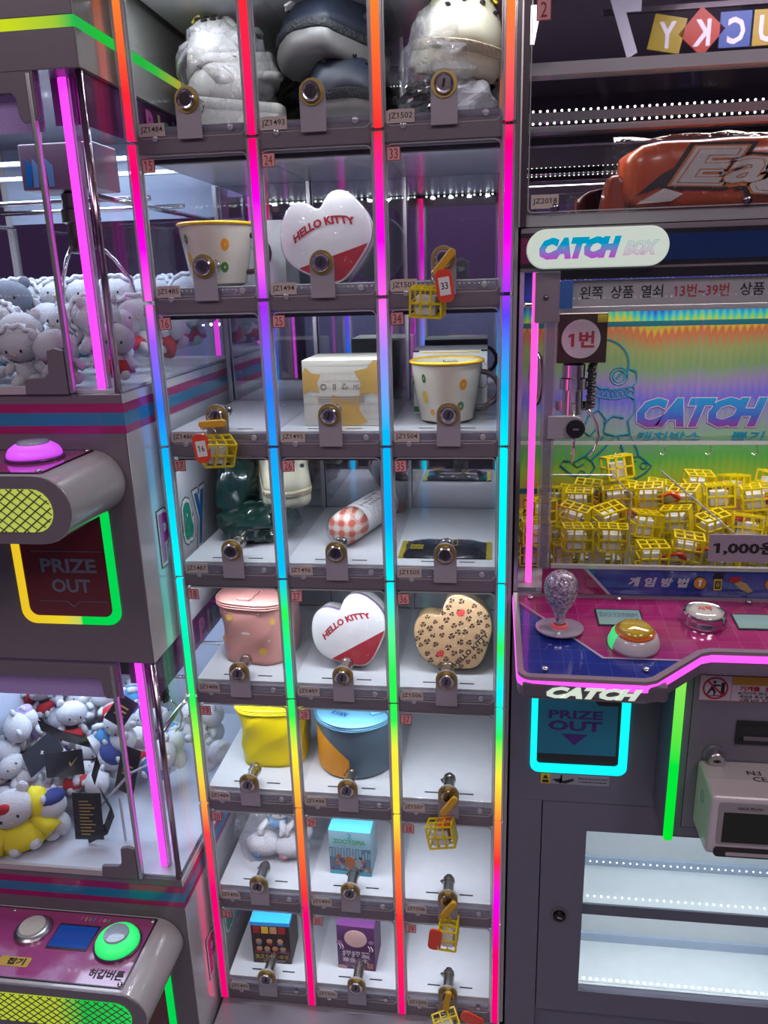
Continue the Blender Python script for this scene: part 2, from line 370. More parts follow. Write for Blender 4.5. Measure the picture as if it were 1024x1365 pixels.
R_ = math.radians
BARREL = mat('zinc_barrel', (0.60, 0.59, 0.54), 0.22, metal=1.0)
def lock_parts(parent, x, z, lower):
    """bracket plate, brass ring, cam cylinder and key slot of one door"""
    zb = z - 0.047
    pts = [(x-0.0172, zb), (x+0.0172, zb)] + [(x+0.0172*math.cos(a), z+0.0172*math.sin(a)) for a in [PI*k/12 for k in range(13)]]
    G().prism(pts, -0.0105, -0.0075).out('lock_bracket', LOCKG, parent, bevel=0.0005)
    My = Matrix.Translation((x, 0, z)) @ Matrix.Rotation(PI/2, 4, 'X')
    G().ring(disc(0, 0, 0.0163, n=28), disc(0, 0, 0.0118, n=28), 0.0105, 0.0125, M=My, ax='z').out('lock_ring', BRASS, parent, smooth=40)
    g = G(); g.lathe([(0.0118, 0.006), (0.0118, 0.0135), (0.0122, 0.0150), (0.0122, 0.0178), (0.0108, 0.0188), (0.0094, 0.0186), (0.0090, 0.0170), (0.0, 0.0170)], 24, M=My)
    g.out('lock_cylinder', CHROME, parent, smooth=40)
    g = G(); g.lathe([(0.0085, 0.0065), (0.0095, 0.0), (0.0095, -0.026), (0.0108, -0.027), (0.0108, -0.033), (0.0075, -0.034), (0.0070, -0.040), (0.004, -0.041), (0, -0.041)], 16, M=My)
    g.box(-0.016, 0.004, -0.0045, 0.0045, -0.0365, -0.034, M=My @ Matrix.Rotation(R_(35), 4, 'Z'))
    g.out('lock_barrel', BARREL, parent, smooth=40)
    g = G(); g.lathe([(0.0082, 0.0170), (0.0082, 0.0176), (0, 0.0176)], 20, 0, M=My); g.out('lock_core', DCHROME, parent, smooth=30)
    G().box(-0.0016, 0.0016, -0.0050, 0.0050, 0.0176, 0.0181, M=My @ Matrix.Rotation(math.radians(-12), 4, 'Z')).out('key_slot', INK, parent)
FIRSTN = (13, 22, 31); CODES = (1483, 1492, 1501)
LOCKDX = ((0.085, 0.255, 0.427), (0.088, 0.257, 0.425), (0.087, 0.258, 0.431), (0.092, 0.258, 0.425), (0.086, 0.259, 0.426), (0.086, 0.258, 0.428), (0.087, 0.254, 0.426), (0.087, 0.257, 0.425))
for r in range(0, 8):          # r is the row whose floor is joint r
    for i in range(3):
        x0, x1 = i*PW+0.0092, (i+1)*PW-0.0092
        zt = (zj(r-1) - 0.0175) if r else 1.94
        zb = zj(r) + 0.003
        out_, in_ = rrect(x0, x1, zb, zt, 0.009), rrect(x0+0.0016, x1-0.0016, zb+0.0016, zt-0.0016, 0.0078)
        d = G().prism(in_, -0.0042, -0.0012).out('door', CLEARF, LK)
        G().ring(out_, in_, -0.0046, -0.0008).out('door_rim', EDGE, d)
        G().box(x0+0.002, x1-0.002, -0.0010, 0.006, zb+0.004, zj(r)+0.0185).out('door_lip', LIP, d)
        lx = LOCKDX[r][i]
        lock_parts(d, lx, zj(r)+0.0475, r >= 4)
        for sx, sz in ((0.033, 0.0035), (0.14, 0.013)):
            My = Matrix.Translation((i*PW+sx, 0, zj(r)+sz)) @ Matrix.Rotation(PI/2, 4, 'X')
            G().lathe([(0.0042, 0.003), (0.0042, 0.0062), (0.003, 0.0068), (0, 0.0068)], 14, M=My).out('screw', EDGE if r < 7 else CHROME, d, smooth=40)
        num, code = FIRSTN[i]+r+1, CODES[i]+r+1
        zs = zt - 0.0125; xs = x0 + 0.0105
        MT = Matrix.Translation((xs, 0, zs)) @ Matrix.Rotation(random.uniform(-0.05, 0.05), 4, 'Y')
        sk = G().prism(rrect(-0.0092, 0.0092, -0.0088, 0.0088, 0.0006, 1), -0.0052, -0.0042, 0, MT)
        sk.ring(rrect(-0.0092, 0.0092, -0.0088, 0.0088, 0.0006, 1), rrect(-0.0083, 0.0083, -0.0079, 0.0079, 0.0004, 1), -0.0054, -0.0052, 1, MT)
        sk.out('number_sticker', [STK, REDINK], d)
        g = G(); text(g, str(num), (xs, -0.0056, zs), XU, ZU, 0.0112, 0.0122, bold=0.0); g.out('sticker_number', REDINK, d)
        cx, cz = x0+0.0205, zj(r)+0.0145
        peel = 0 if r < 4 else 0.0045
        g = G().prism([(cx-0.0185, cz-0.0082), (cx+0.0185, cz-0.0082), (cx+0.0185, cz+0.0082-peel), (cx+0.012, cz+0.0082), (cx-0.0135, cz+0.0082), (cx-0.0185, cz+0.0082-peel*0.6-0.002)], -0.0058, -0.0048)
        g.out('code_sticker', CODE, d)
        g = G(); text(g, 'JZ%d' % code, (cx, -0.0060, cz-0.0004), XU, ZU, 0.0315, 0.0092, bold=0.005); g.out('sticker_code', INK, d)

# ================================================================ keys with caged tags
def cage_geo():
    """little yellow lattice crate 42 x 30 x 36 mm, open grid on all sides but one"""
    f = G(); a, b, c, t = 0.021, 0.015, 0.018, 0.0013
    for y in (-b, b):
        for z in (-c, 0, c): f.box(-a, a, y-t, y+t, z-t, z+t)
        for x in (-a, -a/3, a/3, a): f.box(x-t, x+t, y-t, y+t, -c, c)
    for z in (-c, c):
        for x in (-a, -a/3, a/3, a): f.box(x-t, x+t, -b, b, z-t, z+t)
        f.box(-a, a, -t, t, z-t, z+t)
    for x in (-a, a): f.box(x-t, x+t, -b, b, -t, t); 
    f.box(a-0.0005, a+0.0011, -b, b, -c, c)
    return f
def cage_block():
    return G().box(-0.015, 0.012, -0.010, 0.010, -0.0165, 0.008)
def tag_geo(g, M, mi=0, mp=1):
    o = rrect(-0.011, 0.011, -0.021, 0.021, 0.008)
    g.prism(o, -0.0018, 0.0018, mi, M)
    g.box(-0.0072, 0.0072, -0.0024, -0.0017, -0.012, 0.011, mp, M)
    return g
def key_set(x, z, num, ang, cage_off, cage_rot, tag_off, tag_rot, label, tagback=False, y=-0.022):
    t = thing('key_set', label, 'key', (x, y, z), 'keys hanging from open locks')
    MK = Matrix.Translation((x, y, z)) @ Matrix.Rotation(ang, 4, 'Y')
    g = G().prism(rrect(-0.021, 0.021, -0.0055, 0.0055, 0.005), -0.012, -0.005, 0, MK); g.out('key_bow', KEYY, t, bevel=0.0015)
    g = G().box(-0.004, 0.004, -0.006, 0.010, -0.0012, 0.0012, 0, MK); g.out('key_blade', CHROME, t)
    rc = Vector((x, y-0.010, z)) + Vector((-0.011*math.cos(ang)*0+(-0.006), 0, -0.016))
    g = G().tube([(rc.x+0.011*math.cos(a), rc.y+0.002*math.sin(a), rc.z+0.011*math.sin(a)) for a in [2*PI*k/20 for k in range(20)]], 0.0006, 6, closed=True); g.out('ring', CHROME, t, smooth=True)
    MC = Matrix.Translation(Vector((x, y, z)) + Vector(cage_off)) @ Euler(cage_rot).to_matrix().to_4x4()
    f = cage_geo(); f.v = [tuple(MC @ Vector(p)) for p in f.v]; f.out('cage', YEL, t, bevel=0)
    f = cage_block(); f.v = [tuple(MC @ Vector(p)) for p in f.v]; f.out('block', PAPER, t, bevel=0.001)
    MTG = Matrix.Translation(Vector((x, y, z)) + Vector(tag_off)) @ Euler(tag_rot).to_matrix().to_4x4()
    g = G(); tag_geo(g, MTG, 0, 0 if tagback else 1)
    tg = g.out('tag', [REDP, PAPER], t, bevel=0.0006)
    if not tagback:
        g = G(); text(g, num, (0, -0.0026, 0), XU, ZU, 0.009, 0.009, bold=0.01); g.v = [tuple(MTG @ Vector(p)) for p in g.v]; g.out('tag_number', INK, tg)
    return t
R_ = math.radians
key_set(0.087, 1.356, '16', R_(-4), (0.006, -0.012, -0.040), (R_(20), R_(6), R_(38)), (-0.008, -0.040, -0.030), (0, R_(-6), R_(10)), 'yellow key with red tag and upright cage, in the lock above the green bag')
key_set(0.427, 1.571, '33', R_(-50), (-0.022, -0.012, -0.050), (R_(8), R_(3), R_(-8)), (0.002, -0.036, -0.030), (0, R_(-8), 0), 'yellow key turned diagonally with red tag, in lock right of the upper heart tin')
key_set(0.430, 0.722, '37', R_(-55), (-0.012, -0.010, -0.052), (R_(-8), R_(-12), R_(-5)), (-0.008, 0.002, -0.036), (R_(85), R_(-14), 0), 'yellow key in lock 37 with tilted yellow cage hanging over door 38', True)
key_set(0.428, 0.512, '38', R_(-55), (0.000, -0.008, -0.048), (0, R_(5), R_(85)), (-0.022, -0.028, -0.045), (0, R_(6), 0), 'key in lock 38 with blank side of red tag over yellow cage', True)
key_set(0.425, 0.312, '39', R_(-80), (0.000, -0.022, -0.040), (R_(10), R_(-10), R_(20)), (0.045, -0.025, -0.018), (0, R_(-62), 0), 'key in lowest lock 39 with red tag sticking out to the right', True)

# ================================================================ things in the locker
CREAM = mat('cream_enamel', (0.80, 0.76, 0.62), 0.15, coat=0.6)
RIMY = mat('yellow_rim', (0.85, 0.50, 0.02), 0.2, coat=0.5)
BRN = mat('dark_brown_handle', (0.055, 0.03, 0.035), 0.25, coat=0.5)
def conform(g, pts, cx, cy, rad, th0, z0, mi, off=0.0004):
    """flat outline (arc length, height) wrapped onto a round wall"""
    vs = []
    for a, b in pts:
        r = rad(z0+b)+off; th = th0 + a/r; vs.append((cx+r*math.sin(th), cy-r*math.cos(th), z0+b))
    c = (cx+(rad(z0)+off)*math.sin(th0), cy-(rad(z0)+off)*math.cos(th0), z0); n = len(vs)
    g.add([c]+vs, [(0, 1+i, 1+(i+1) % n) for i in range(n)], mi)
def mug(cx, cy, z, h, rt, rb, hx, label, open_):
    t = thing('mug', label, 'mug', (cx, cy, z))
    M = Matrix.Translation((cx, cy, z))
    rad = lambda zz: rb + (rt-rb)*min(1, max(0, (zz-z-0.012)/(h-0.02)))**0.8
    prof = [(0.001, 0), (rb-0.008, 0.0), (rb-0.001, 0.004), (rb, 0.012)] + [(rad(z+hh), hh) for hh in [h*k/8 for k in range(2, 9)]]
    prof += [(rt-0.003, h), (rt-0.005, h*0.8), (rb-0.004, 0.012), (0.0005, 0.006)]
    G().lathe(prof, 40, M=M).out('body', CREAM, t, smooth=50)
    G().tube([(cx+(rt+0.001)*math.cos(a), cy+(rt+0.001)*math.sin(a), z+h) for a in [2*PI*k/40 for k in range(40)]], 0.0028, 8, closed=True).out('rim', RIMY, t, smooth=True)
    p = [(cx+rt*0.86+(hx-rt*0.86)*0.0, cy, z+h*0.80)]
    for k in range(0, 11):
        a = PI/2 - PI*k/10; p.append((cx+rt*0.80+0.006+(hx-rt*0.80-0.006)*max(0.0, math.cos(a)), cy, z+h*0.52+h*0.30*math.sin(a)))
    p.append((cx+rt*0.74, cy, z+h*0.22))
    G().tube(p, 0.0042, 10).out('handle', BRN, t, smooth=True)
    f = G(); O, GR, YY = 0, 1, 2
    for a, b, rx, rz, mi in ((0.030, h*0.66, 0.0062, 0.0085, O), (0.028, h*0.30, 0.0058, 0.0075, GR), (-0.037, h*0.45, 0.0055, 0.010, YY), (-0.036, h*0.76, 0.004, 0.007, GR), (-0.025, h*0.20, 0.0035, 0.0048, O)):
        conform(f, disc(0, 0, rx, rz, 14), cx, cy, rad, a/rt, z+b, mi)
        conform(f, disc(0, 0, rx*0.25, rz*0.25, 8), cx, cy, rad, a/rt, z+b, YY, 0.0007)
    f.out('fruit_print', [mat('orange_print', (0.85, 0.33, 0.02), 0.3), mat('green_print', (0.06, 0.20, 0.06), 0.3), mat('yellow_print', (0.80, 0.55, 0.10), 0.3)], t)
    if open_:
        f = G()
        vs, fs, x0, x1, y0, y1 = text_mesh('boris', 0.01, 0)
        vv = []
        for p_ in vs:
            a = ((p_[0]-(x0+x1)/2)/(x1-x0))*0.024; b = (p_[1]-y0)/(y1-y0)*0.006
            r = rt-0.0052; th = a/r; vv.append((cx+0.004+r*math.sin(th), cy+r*math.cos(th), z+h-0.0098+b))
        f.add(vv, fs); f.out('inner_lettering', INK, t)
    return t
mug(0.423, 0.098, zj(2)+0.0205, 0.092, 0.0545, 0.042, 0.0805, 'cream mug with dark brown handle on the shelf behind door 34, fruit dots', True)
mug(0.0775, 0.085, zj(1)+0.0205, 0.088, 0.0545, 0.042, 0.0800, 'cream mug with yellow rim on the shelf behind door 15, fruit dots', False)

def pbox(name, x0, x1, y0, y1, z, h, mats, label, rz=0.0, art=None, cat='box', bev=0.0006):
    cx, cy = (x0+x1)/2, (y0+y1)/2
    t = thing(name, label, cat, (cx, cy, z)); t.rotation_euler = (0, 0, rz)
    wx, wy = (x1-x0)/2, (y1-y0)/2
    G().box(-wx, wx, -wy, wy, 0, h).out('carton', mats[0], t, bevel=bev, local=True)
    if art: art(t, wx, wy, h)
    return t
def star(cx, cz, r, n=5, rot=0.3, k=0.62):
    return [(cx+(r if i % 2 == 0 else r*k)*math.cos(rot+PI*i/n), cz+(r if i % 2 == 0 else r*k)*math.sin(rot+PI*i/n)) for i in range(2*n)]
def clip(pts, x0, x1, z0, z1):
    def cl(P, inside, inter):
        out = []
        for i in range(len(P)):
            a, b = P[i-1], P[i]
            if inside(b):
                if not inside(a): out.append(inter(a, b))
                out.append(b)
            elif inside(a): out.append(inter(a, b))
        return out
    def ix(v): return lambda a, b: (v, a[1]+(b[1]-a[1])*(v-a[0])/(b[0]-a[0]))
    def iz(v): return lambda a, b: (a[0]+(b[0]-a[0])*(v-a[1])/(b[1]-a[1]), v)
    for f, g_ in ((lambda p: p[0] >= x0, ix(x0)), (lambda p: p[0] <= x1, ix(x1)), (lambda p: p[1] >= z0, iz(z0)), (lambda p: p[1] <= z1, iz(z1))):
        pts = cl(pts, f, g_)
        if not pts: return []
    return pts
CREAMB = mat('ivory_card', (0.70, 0.70, 0.60), 0.45)
WCARD = mat('white_card', (0.76, 0.76, 0.76), 0.4)
def art25(t, wx, wy, h):
    g = G()
    for cx, cz, r, ro in ((-0.052, 0.068, 0.022, 0.5), (0.048, 0.070, 0.032, 0.2), (0.004, 0.018, 0.036, 0.9)):
        p = clip(star(cx, cz, r, 5, ro), -wx+0.0005, wx-0.005, 0.0005, h-0.0005)
        if p: g.prism(p, -wy-0.0003, -wy, 0)
    g.box(wx-0.004, wx+0.0003, -wy-0.0004, -wy+0.003, 0.0, h, 1)
    text(g, '♻', (0.004, -wy-0.0005, h*0.60), XU, ZU, 0.010, 0.010, 2)
    text(g, 'MC', (0.022, -wy-0.0005, h*0.60), XU, ZU, 0.009, 0.006, 2)
    g.ring(disc(-0.029, h*0.60, 0.0045, n=12), disc(-0.029, h*0.60, 0.0038, n=12), -wy-0.0005, -wy, 2)
    g.ring(rrect(-0.014, -0.010, h*0.56, h*0.64, 0.001), rrect(-0.0134, -0.0106, h*0.565, h*0.635, 0.0008), -wy-0.0005, -wy, 2)
    for k in range(4): g.box(-0.038, 0.034 - (0.012 if k == 3 else 0), -wy-0.0004, -wy, h*0.44-k*0.0034, h*0.44-k*0.0034+0.0011, 3)
    for k in range(1, 12): g.box(-wx+k*0.0103-0.0001, -wx+k*0.0103+0.0001, -wy-0.0002, -wy, 0, h, 4)
    for k in range(1, 9): g.box(-wx, wx, -wy-0.0002, -wy, k*0.0115-0.0001, k*0.0115+0.0001, 4)
    g.out('print', [mat('ochre_print', (0.62, 0.40, 0.10), 0.5), mat('crimson_print', (0.4, 0.02, 0.04), 0.5), INK, mat('grey_print', (0.35, 0.33, 0.3), 0.5), mat('faint_grid', (0.6, 0.6, 0.55), 0.5)], t, local=True)
pbox('carton_box', 0.206, 0.328, 0.050, 0.165, zj(2)+0.0205, 0.100, [CREAMB], 'cream box with ochre stars and red edge behind door 25', 0.0, art25)
def art34(t, wx, wy, h):
    g = G(); g.box(-wx, wx, -wy-0.0004, -wy, 0.003, 0.012, 0); g.box(-wx+0.012, wx-0.012, -wy-0.0003, -wy, h-0.004, h-0.002, 1)
    for s in (-1, 1): g.tube([(s*0.052+0.008*math.cos(a), -wy-0.0004, 0.055+0.014*math.sin(a)) for a in [2*PI*k/12 for k in range(12)]], 0.0005, 4, 2, closed=True)
    for s in (-1, 1): g.tube([(s*0.050+0.006*math.cos(a), -wy-0.0004, 0.078+0.008*math.sin(a)) for a in [2*PI*k/12 for k in range(10)]], 0.0005, 4, 2)
    g.box(-wx, -wx+0.010, -wy-0.001, -wy+0.002, h-0.002, h+0.0006, 2); g.box(wx-0.010, wx, -wy-0.001, -wy+0.002, h-0.002, h+0.0006, 2)
    g.out('print', [MATS['green_print'], MATS['yellow_print'], INK], t, local=True)
pbox('carton_box', 0.3655, 0.485, 0.160, 0.262, zj(2)+0.0205, 0.102, [WCARD], 'white carton with green base stripe standing behind the mug of door 34', 0.0, art34)
def art15(t, wx, wy, h):
    g = G()
    for q, (a, b) in enumerate(((0.006, 0.060), (0.010, 0.018))):
        g.tube([(a+0.011*math.cos(s), -wy-0.0004, b+0.010*math.sin(s)) for s in [PI+PI*1.3*k/10 for k in range(11)]], 0.0005, 4, 0)
        g.box(a-0.003, a-0.002, -wy-0.0005, -wy, b+0.003, b+0.005, 0); g.box(a+0.003, a+0.004, -wy-0.0005, -wy, b+0.003, b+0.005, 0)
    g.out('print', [INK], t, local=True)
pbox('carton_box', 0.062, 0.162, 0.165, 0.255, zj(1)+0.0205, 0.098, [WCARD], 'white carton with line drawing behind the mug of door 15', 0.0, art15)

def heart(w, h, n=64):
    P = []
    for i in range(n):
        t = PI/2 - 2*PI*i/n; d1 = abs((t-PI/2+PI) % (2*PI)-PI); d2 = abs((t+PI/2+PI) % (2*PI)-PI)
        r = 1 - 0.36*math.exp(-(d1/0.27)**2) + 0.10*math.exp(-(d2/0.30)**2) + 0.07*math.exp(-((d1-0.62)/0.35)**2) - 0.07*math.exp(-((d2-0.75)/0.40)**2)
        P.append((r*math.cos(t)*w/2*0.985, (r*math.sin(t)+0.05)*h/2*0.97))
    return P
def shrink(pts, k): return [(x*k, z*k) for x, z in pts]
def heart_tin(c, w, h, dep, tilt, lean, yaw, mode, label):
    t = thing('heart_tin', label, 'tin', c)
    t.rotation_euler = (lean, 0, yaw)
    M = Matrix.Rotation(-tilt, 4, 'Y')
    P = heart(w, h)
    WT = mat('white_tin', (0.78, 0.77, 0.78), 0.25, coat=0.4); GD = mat('gold_tin', (0.55, 0.36, 0.14), 0.3, coat=0.3)
    g = G().prism(shrink(P, 0.985), -dep/2+0.008, dep/2, 0, M); g.out('base', WT if mode == 'white' else GD, t, bevel=0.001, local=True)
    lid = G().prism(P, -dep/2, -dep/2+0.010, 0, M).out('lid', WT if mode == 'white' else mat('tan_lid', (0.62, 0.40, 0.20), 0.25, coat=0.4), t, bevel=0.0018, local=True)
    y = -dep/2-0.0005
    g = G()
    if mode == 'white':
        line = lambda x: -0.20*h + 0.06*x      # slanted red foot of the lid
        q = shrink(P, 0.955)
        out = []
        for i in range(len(q)):
            a, b = q[i-1], q[i]; fa, fb = a[1]-line(a[0]), b[1]-line(b[0])
            if (fa < 0) != (fb < 0):
                k = fa/(fa-fb); out.append((a[0]+(b[0]-a[0])*k, a[1]+(b[1]-a[1])*k))
            if fb < 0: out.append(b)
        g.prism(out, y, y+0.0005, 0, M)
        vs0 = len(g.v)
        arc = lambda a, b: (a, b - 2.2*a*a/w*0.35 )
        text(g, 'HELLO KITTY', (0.0, y-0.0001, 0.19*h), XU, ZU, w*0.68, h*0.095, 0, bold=0.05, warp=arc)
        g.v[vs0:] = [tuple(M @ Vector(p)) for p in g.v[vs0:]]
        g.out('print', [mat('red_print', (0.42, 0.015, 0.03), 0.3)], t, local=True)
        b = G().ring(shrink(P, 0.990), shrink(P, 0.984), -dep/2+0.018, dep/2-0.012, 0, M).ring(shrink(P, 0.992), shrink(P, 0.984), -dep/2+0.014, -dep/2+0.018, 1, M).ring(shrink(P, 0.992), shrink(P, 0.984), -dep/2+0.011, -dep/2+0.014, 2, M)
        b.out('side_label', [PAPER, mat('pink_print', (0.6, 0.1, 0.25), 0.4), mat('navy_print', (0.03, 0.08, 0.4), 0.4)], t, local=True)
    else:
        rnd = random.Random(3); pts = []
        q = shrink(P, 0.93); tries = 0
        def inside(x, z):
            c_ = False
            for i in range(len(q)):
                a, b = q[i-1], q[i]
                if (a[1] > z) != (b[1] > z) and x < (b[0]-a[0])*(z-a[1])/(b[1]-a[1])+a[0]: c_ = not c_
            return c_
        while len(pts) < 78 and tries < 6000:
            tries += 1; x, z = rnd.uniform(-w/2, w/2), rnd.uniform(-h/2, h/2)
            if inside(x, z) and all((x-a)**2+(z-b)**2 > 0.0118**2 for a, b in pts) and not (abs(x-0.008) < 0.044 and abs(z+0.034-0.18*(x-0.008)) < 0.0085) : pts.append((x, z))
        for x, z in pts:
            r = rnd.uniform(0.0040, 0.0058); a0 = rnd.uniform(0, 6.3)
            for k in range(3):
                a = a0+2*PI*k/3
                arcp = [(x+r*math.cos(a+s), z+r*0.85*math.sin(a+s)) for s in (0, 0.5, 1.0, 1.5)] + [(x+r*0.52*math.cos(a+s), z+r*0.45*math.sin(a+s)) for s in (1.5, 1.0, 0.5, 0)]
                g.prism(arcp, y, y+0.0005, 0, M)
            g.prism(disc(x, z, r*0.45, n=8), y, y+0.0004, 1, M)
        for hx, hz in ((0.030, 0.026), (-0.038, -0.012)): g.prism([(hx+a, hz+b) for a, b in heart(0.014, 0.012, 20)], y-0.0002, y+0.0005, 2, M)
        vs0 = len(g.v)
        text(g, 'HELLO KITTY', (0.008, y-0.0001, -0.034), (1, 0, 0.18), (-0.18, 0, 1), 0.078, 0.0085, 0, bold=0.04)
        g.v[vs0:] = [tuple(M @ Vector(p)) for p in g.v[vs0:]]
        g.out('print', [mat('dark_spot', (0.035, 0.02, 0.015), 0.4), mat('brown_spot', (0.28, 0.13, 0.05), 0.4), mat('red_heart', (0.65, 0.06, 0.05), 0.4)], t, local=True)
    G().prism(shrink(P, 1.02), -dep/2-0.002, dep/2+0.004, 0, M).out('shrink_wrap', FILM, t, bevel=0.004, local=True)
    return t
heart_tin((0.2535, 0.072, 1.609), 0.137, 0.125, 0.045, R_(14), R_(-2), 0, 'white', 'white heart tin with slanting red foot behind door 24')
heart_tin((0.2600, 0.092, 0.9765), 0.134, 0.122, 0.050, R_(27), R_(-10), R_(-2), 'white', 'white heart tin leaning back behind door 27, steeply tilted lettering')
heart_tin((0.4365, 0.092, 0.9770), 0.136, 0.124, 0.050, R_(35), R_(-10), R_(0), 'leopard', 'heart tin with tan leopard spots behind door 36')

# soft bags --------------------------------------------------------
def soft_bag(c, rx, ry, h, sq, m, mlid, label, crease, lidh=0.02, taper=0.93, yaw=0, extra=None):
    t = thing('cosmetics_bag', label, 'bag', c); t.rotation_euler = (0, 0, yaw)
    n = 64; g = G(); vs = []; rows = 22; rnd = random.Random(int(c[0]*1000)); ph = [rnd.uniform(0, 6.28) for _ in range(8)]
    def ringp(k, z, dent):
        out = []
        for j in range(n):
            a = 2*PI*j/n; cx_, cy_ = math.cos(a), math.sin(a)
            cx_ = math.copysign(abs(cx_)**sq, cx_); cy_ = math.copysign(abs(cy_)**sq, cy_)
            u = z/h
            d = 1 - dent*crease*(math.sin(2.3*a*1.0+ph[0]+5*u)*0.5+0.5)*math.sin(PI*min(1, u*1.05))*0.5 - dent*crease*0.35*abs(math.sin(3.5*a+ph[1]-6*u))
            out.append((rx*k*cx_*d, ry*k*cy_*d, z))
        return out
    for i in range(rows):
        u = i/(rows-1); z = h*u; k = taper+(1-taper)*u
        if i == 0: k *= 0.97
        vs += ringp(k, z, 1.0)
    fs = [(i*n+j, i*n+(j+1) % n, (i+1)*n+(j+1) % n, (i+1)*n+j) for i in range(rows-1) for j in range(n)] + [list(range(n))[::-1]]
    g.add(vs, fs); g.out('body', m, t, smooth=True, local=True)
    g = G(); vs = []
    for k, z in ((1.0, h), (1.02, h+0.002), (1.02, h+lidh*0.4), (1.0, h+lidh*0.5), (0.95, h+lidh*0.58), (0.5, h+lidh*0.66), (0.01, h+lidh*0.68)): vs += ringp(k, z, 0)
    g.add(vs, [(i*n+j, i*n+(j+1) % n, (i+1)*n+(j+1) % n, (i+1)*n+j) for i in range(6) for j in range(n)])
    lid = g.out('lid', mlid, t, smooth=True, local=True)
    pr = [ringp(1.03, h+q*lidh, 0) for q in (0.05, 0.22, 0.42)]
    z = G()
    for q in pr: z.tube(q, 0.0013, 6, closed=True)
    z.out('zipper', mlid, t, smooth=True, local=True)
    if extra: extra(t, lid, rx, ry, h, lidh)
    return t
PKB = mat('pink_vinyl', (0.72, 0.33, 0.30), 0.35, coat=0.2, bump=0.3, bscale=30)
YLB = mat('yellow_vinyl', (0.78, 0.62, 0.0), 0.4, coat=0.1, bump=0.5, bscale=22)
BLB = mat('slate_blue_vinyl', (0.075, 0.12, 0.165), 0.3, coat=0.2); LBL = mat('light_blue_vinyl', (0.13, 0.36, 0.54), 0.35)
def side_spots(t, rx, ry, sq, spots, mats, kx=1.003):
    g = G()
    for ang, z, r, mi in spots:
        a = math.radians(ang)
        def pt(aa, zz):
            c_, s_ = math.cos(aa), math.sin(aa); c_ = math.copysign(abs(c_)**sq, c_); s_ = math.copysign(abs(s_)**sq, s_)
            return (rx*kx*c_, ry*kx*s_, zz)
        pts = [pt(a+r/rx*math.cos(q), z+r*math.sin(q)) for q in [2*PI*k/12 for k in range(12)]]
        g.add([pt(a, z)]+pts, [(0, 1+k, 1+(k+1) % 12) for k in range(12)], mi)
    return g.out('print', mats, t, local=True)
def ex_pink(t, lid, rx, ry, h, lh):
    z = h+lh*0.72
    G().prism([(-0.016, -ry*0.92), (0.010, -ry*0.92), (0.010, ry*0.9), (-0.016, ry*0.9)], z-0.002, z+0.002, ax='z').out('handle_strap', PKB, t, bevel=0.001, local=True)
    side_spots(t, rx, ry, 0.6, [(255, 0.088, 0.006, 0), (238, 0.045, 0.006, 0), (285, 0.030, 0.007, 0), (305, 0.085, 0.006, 0), (270, 0.062, 0.002, 1), (296, 0.050, 0.002, 1), (230, 0.080, 0.002, 1), (282, 0.10, 0.002, 1)], [mat('egg_yellow', (0.8, 0.5, 0.08), 0.4), PAPER])
soft_bag((0.088, 0.128, zj(4)+0.0205), 0.066, 0.068, 0.106, 0.62, PKB, PKB, 'pink vinyl cosmetics bag with strapped lid behind door 18', 0.085, 0.022, 0.95, R_(-8), ex_pink)
def ex_yellow(t, lid, rx, ry, h, lh):
    z = G()
    for k in range(3): z.tube([(rx*(1.0-0.02*k)*math.cos(a), ry*(1.0-0.02*k)*math.sin(a), h+0.004+0.005*k) for a in [2*PI*q/30 for q in range(30)]], 0.0016, 6, closed=True)
    z.out('piping', YLB, t, smooth=True, local=True)
soft_bag((0.098, 0.132, zj(5)+0.0205), 0.067, 0.066, 0.112, 0.62, YLB, YLB, 'bright yellow vinyl cosmetics bag with creased side behind door 19', 0.13, 0.02, 0.93, R_(5), ex_yellow)
def ex_blue(t, lid, rx, ry, h, lh):
    zt = h+lh*0.70
    M = Matrix.Rotation(R_(-32), 4, 'Z')
    G().prism([(0.010, -0.055), (0.034, -0.055), (0.034, 0.06), (0.010, 0.06)], zt, zt+0.003, M=Matrix.Rotation(R_(30), 4, 'Z'), ax='z').out('handle_strap', mat('blue_strap', (0.15, 0.42, 0.68), 0.35), t, bevel=0.001, local=True)
    g = G(); text(g, 'RYAN', (-0.022, -0.040, zt+0.0008), (math.cos(R_(-20)), math.sin(R_(-20)), 0), (math.sin(R_(20)), math.cos(R_(20)), 0), 0.030, 0.013, bold=0.03, shear=0.1); g.out('lid_lettering', mat('navy_ink', (0.02, 0.06, 0.22), 0.4), t, local=True)
    # plain orange patch around the left front
    g = G(); n = 18; rows = 10; vs = []
    top = lambda u: 0.088 - 0.048*u**2.2
    for i in range(n+1):
        u = i/n; a = R_(183 + 85*u); lo = 0.004; hi = top(u)
        for k in range(rows+1): vs.append((rx*1.004*math.cos(a), ry*1.004*math.sin(a), lo+(hi-lo)*k/rows))
    g.add(vs, [(i*(rows+1)+k, (i+1)*(rows+1)+k, (i+1)*(rows+1)+k+1, i*(rows+1)+k+1) for i in range(n) for k in range(rows)])
    g.out('orange_patch', mat('orange_vinyl', (0.78, 0.33, 0.02), 0.35), t, smooth=True, local=True)
soft_bag((0.2535, 0.121, zj(5)+0.0205), 0.0725, 0.0725, 0.098, 1.0, BLB, LBL, 'round blue vinyl cosmetics bag with orange patch and lettered lid behind door 28', 0.0, 0.022, 0.985, 0, ex_blue)

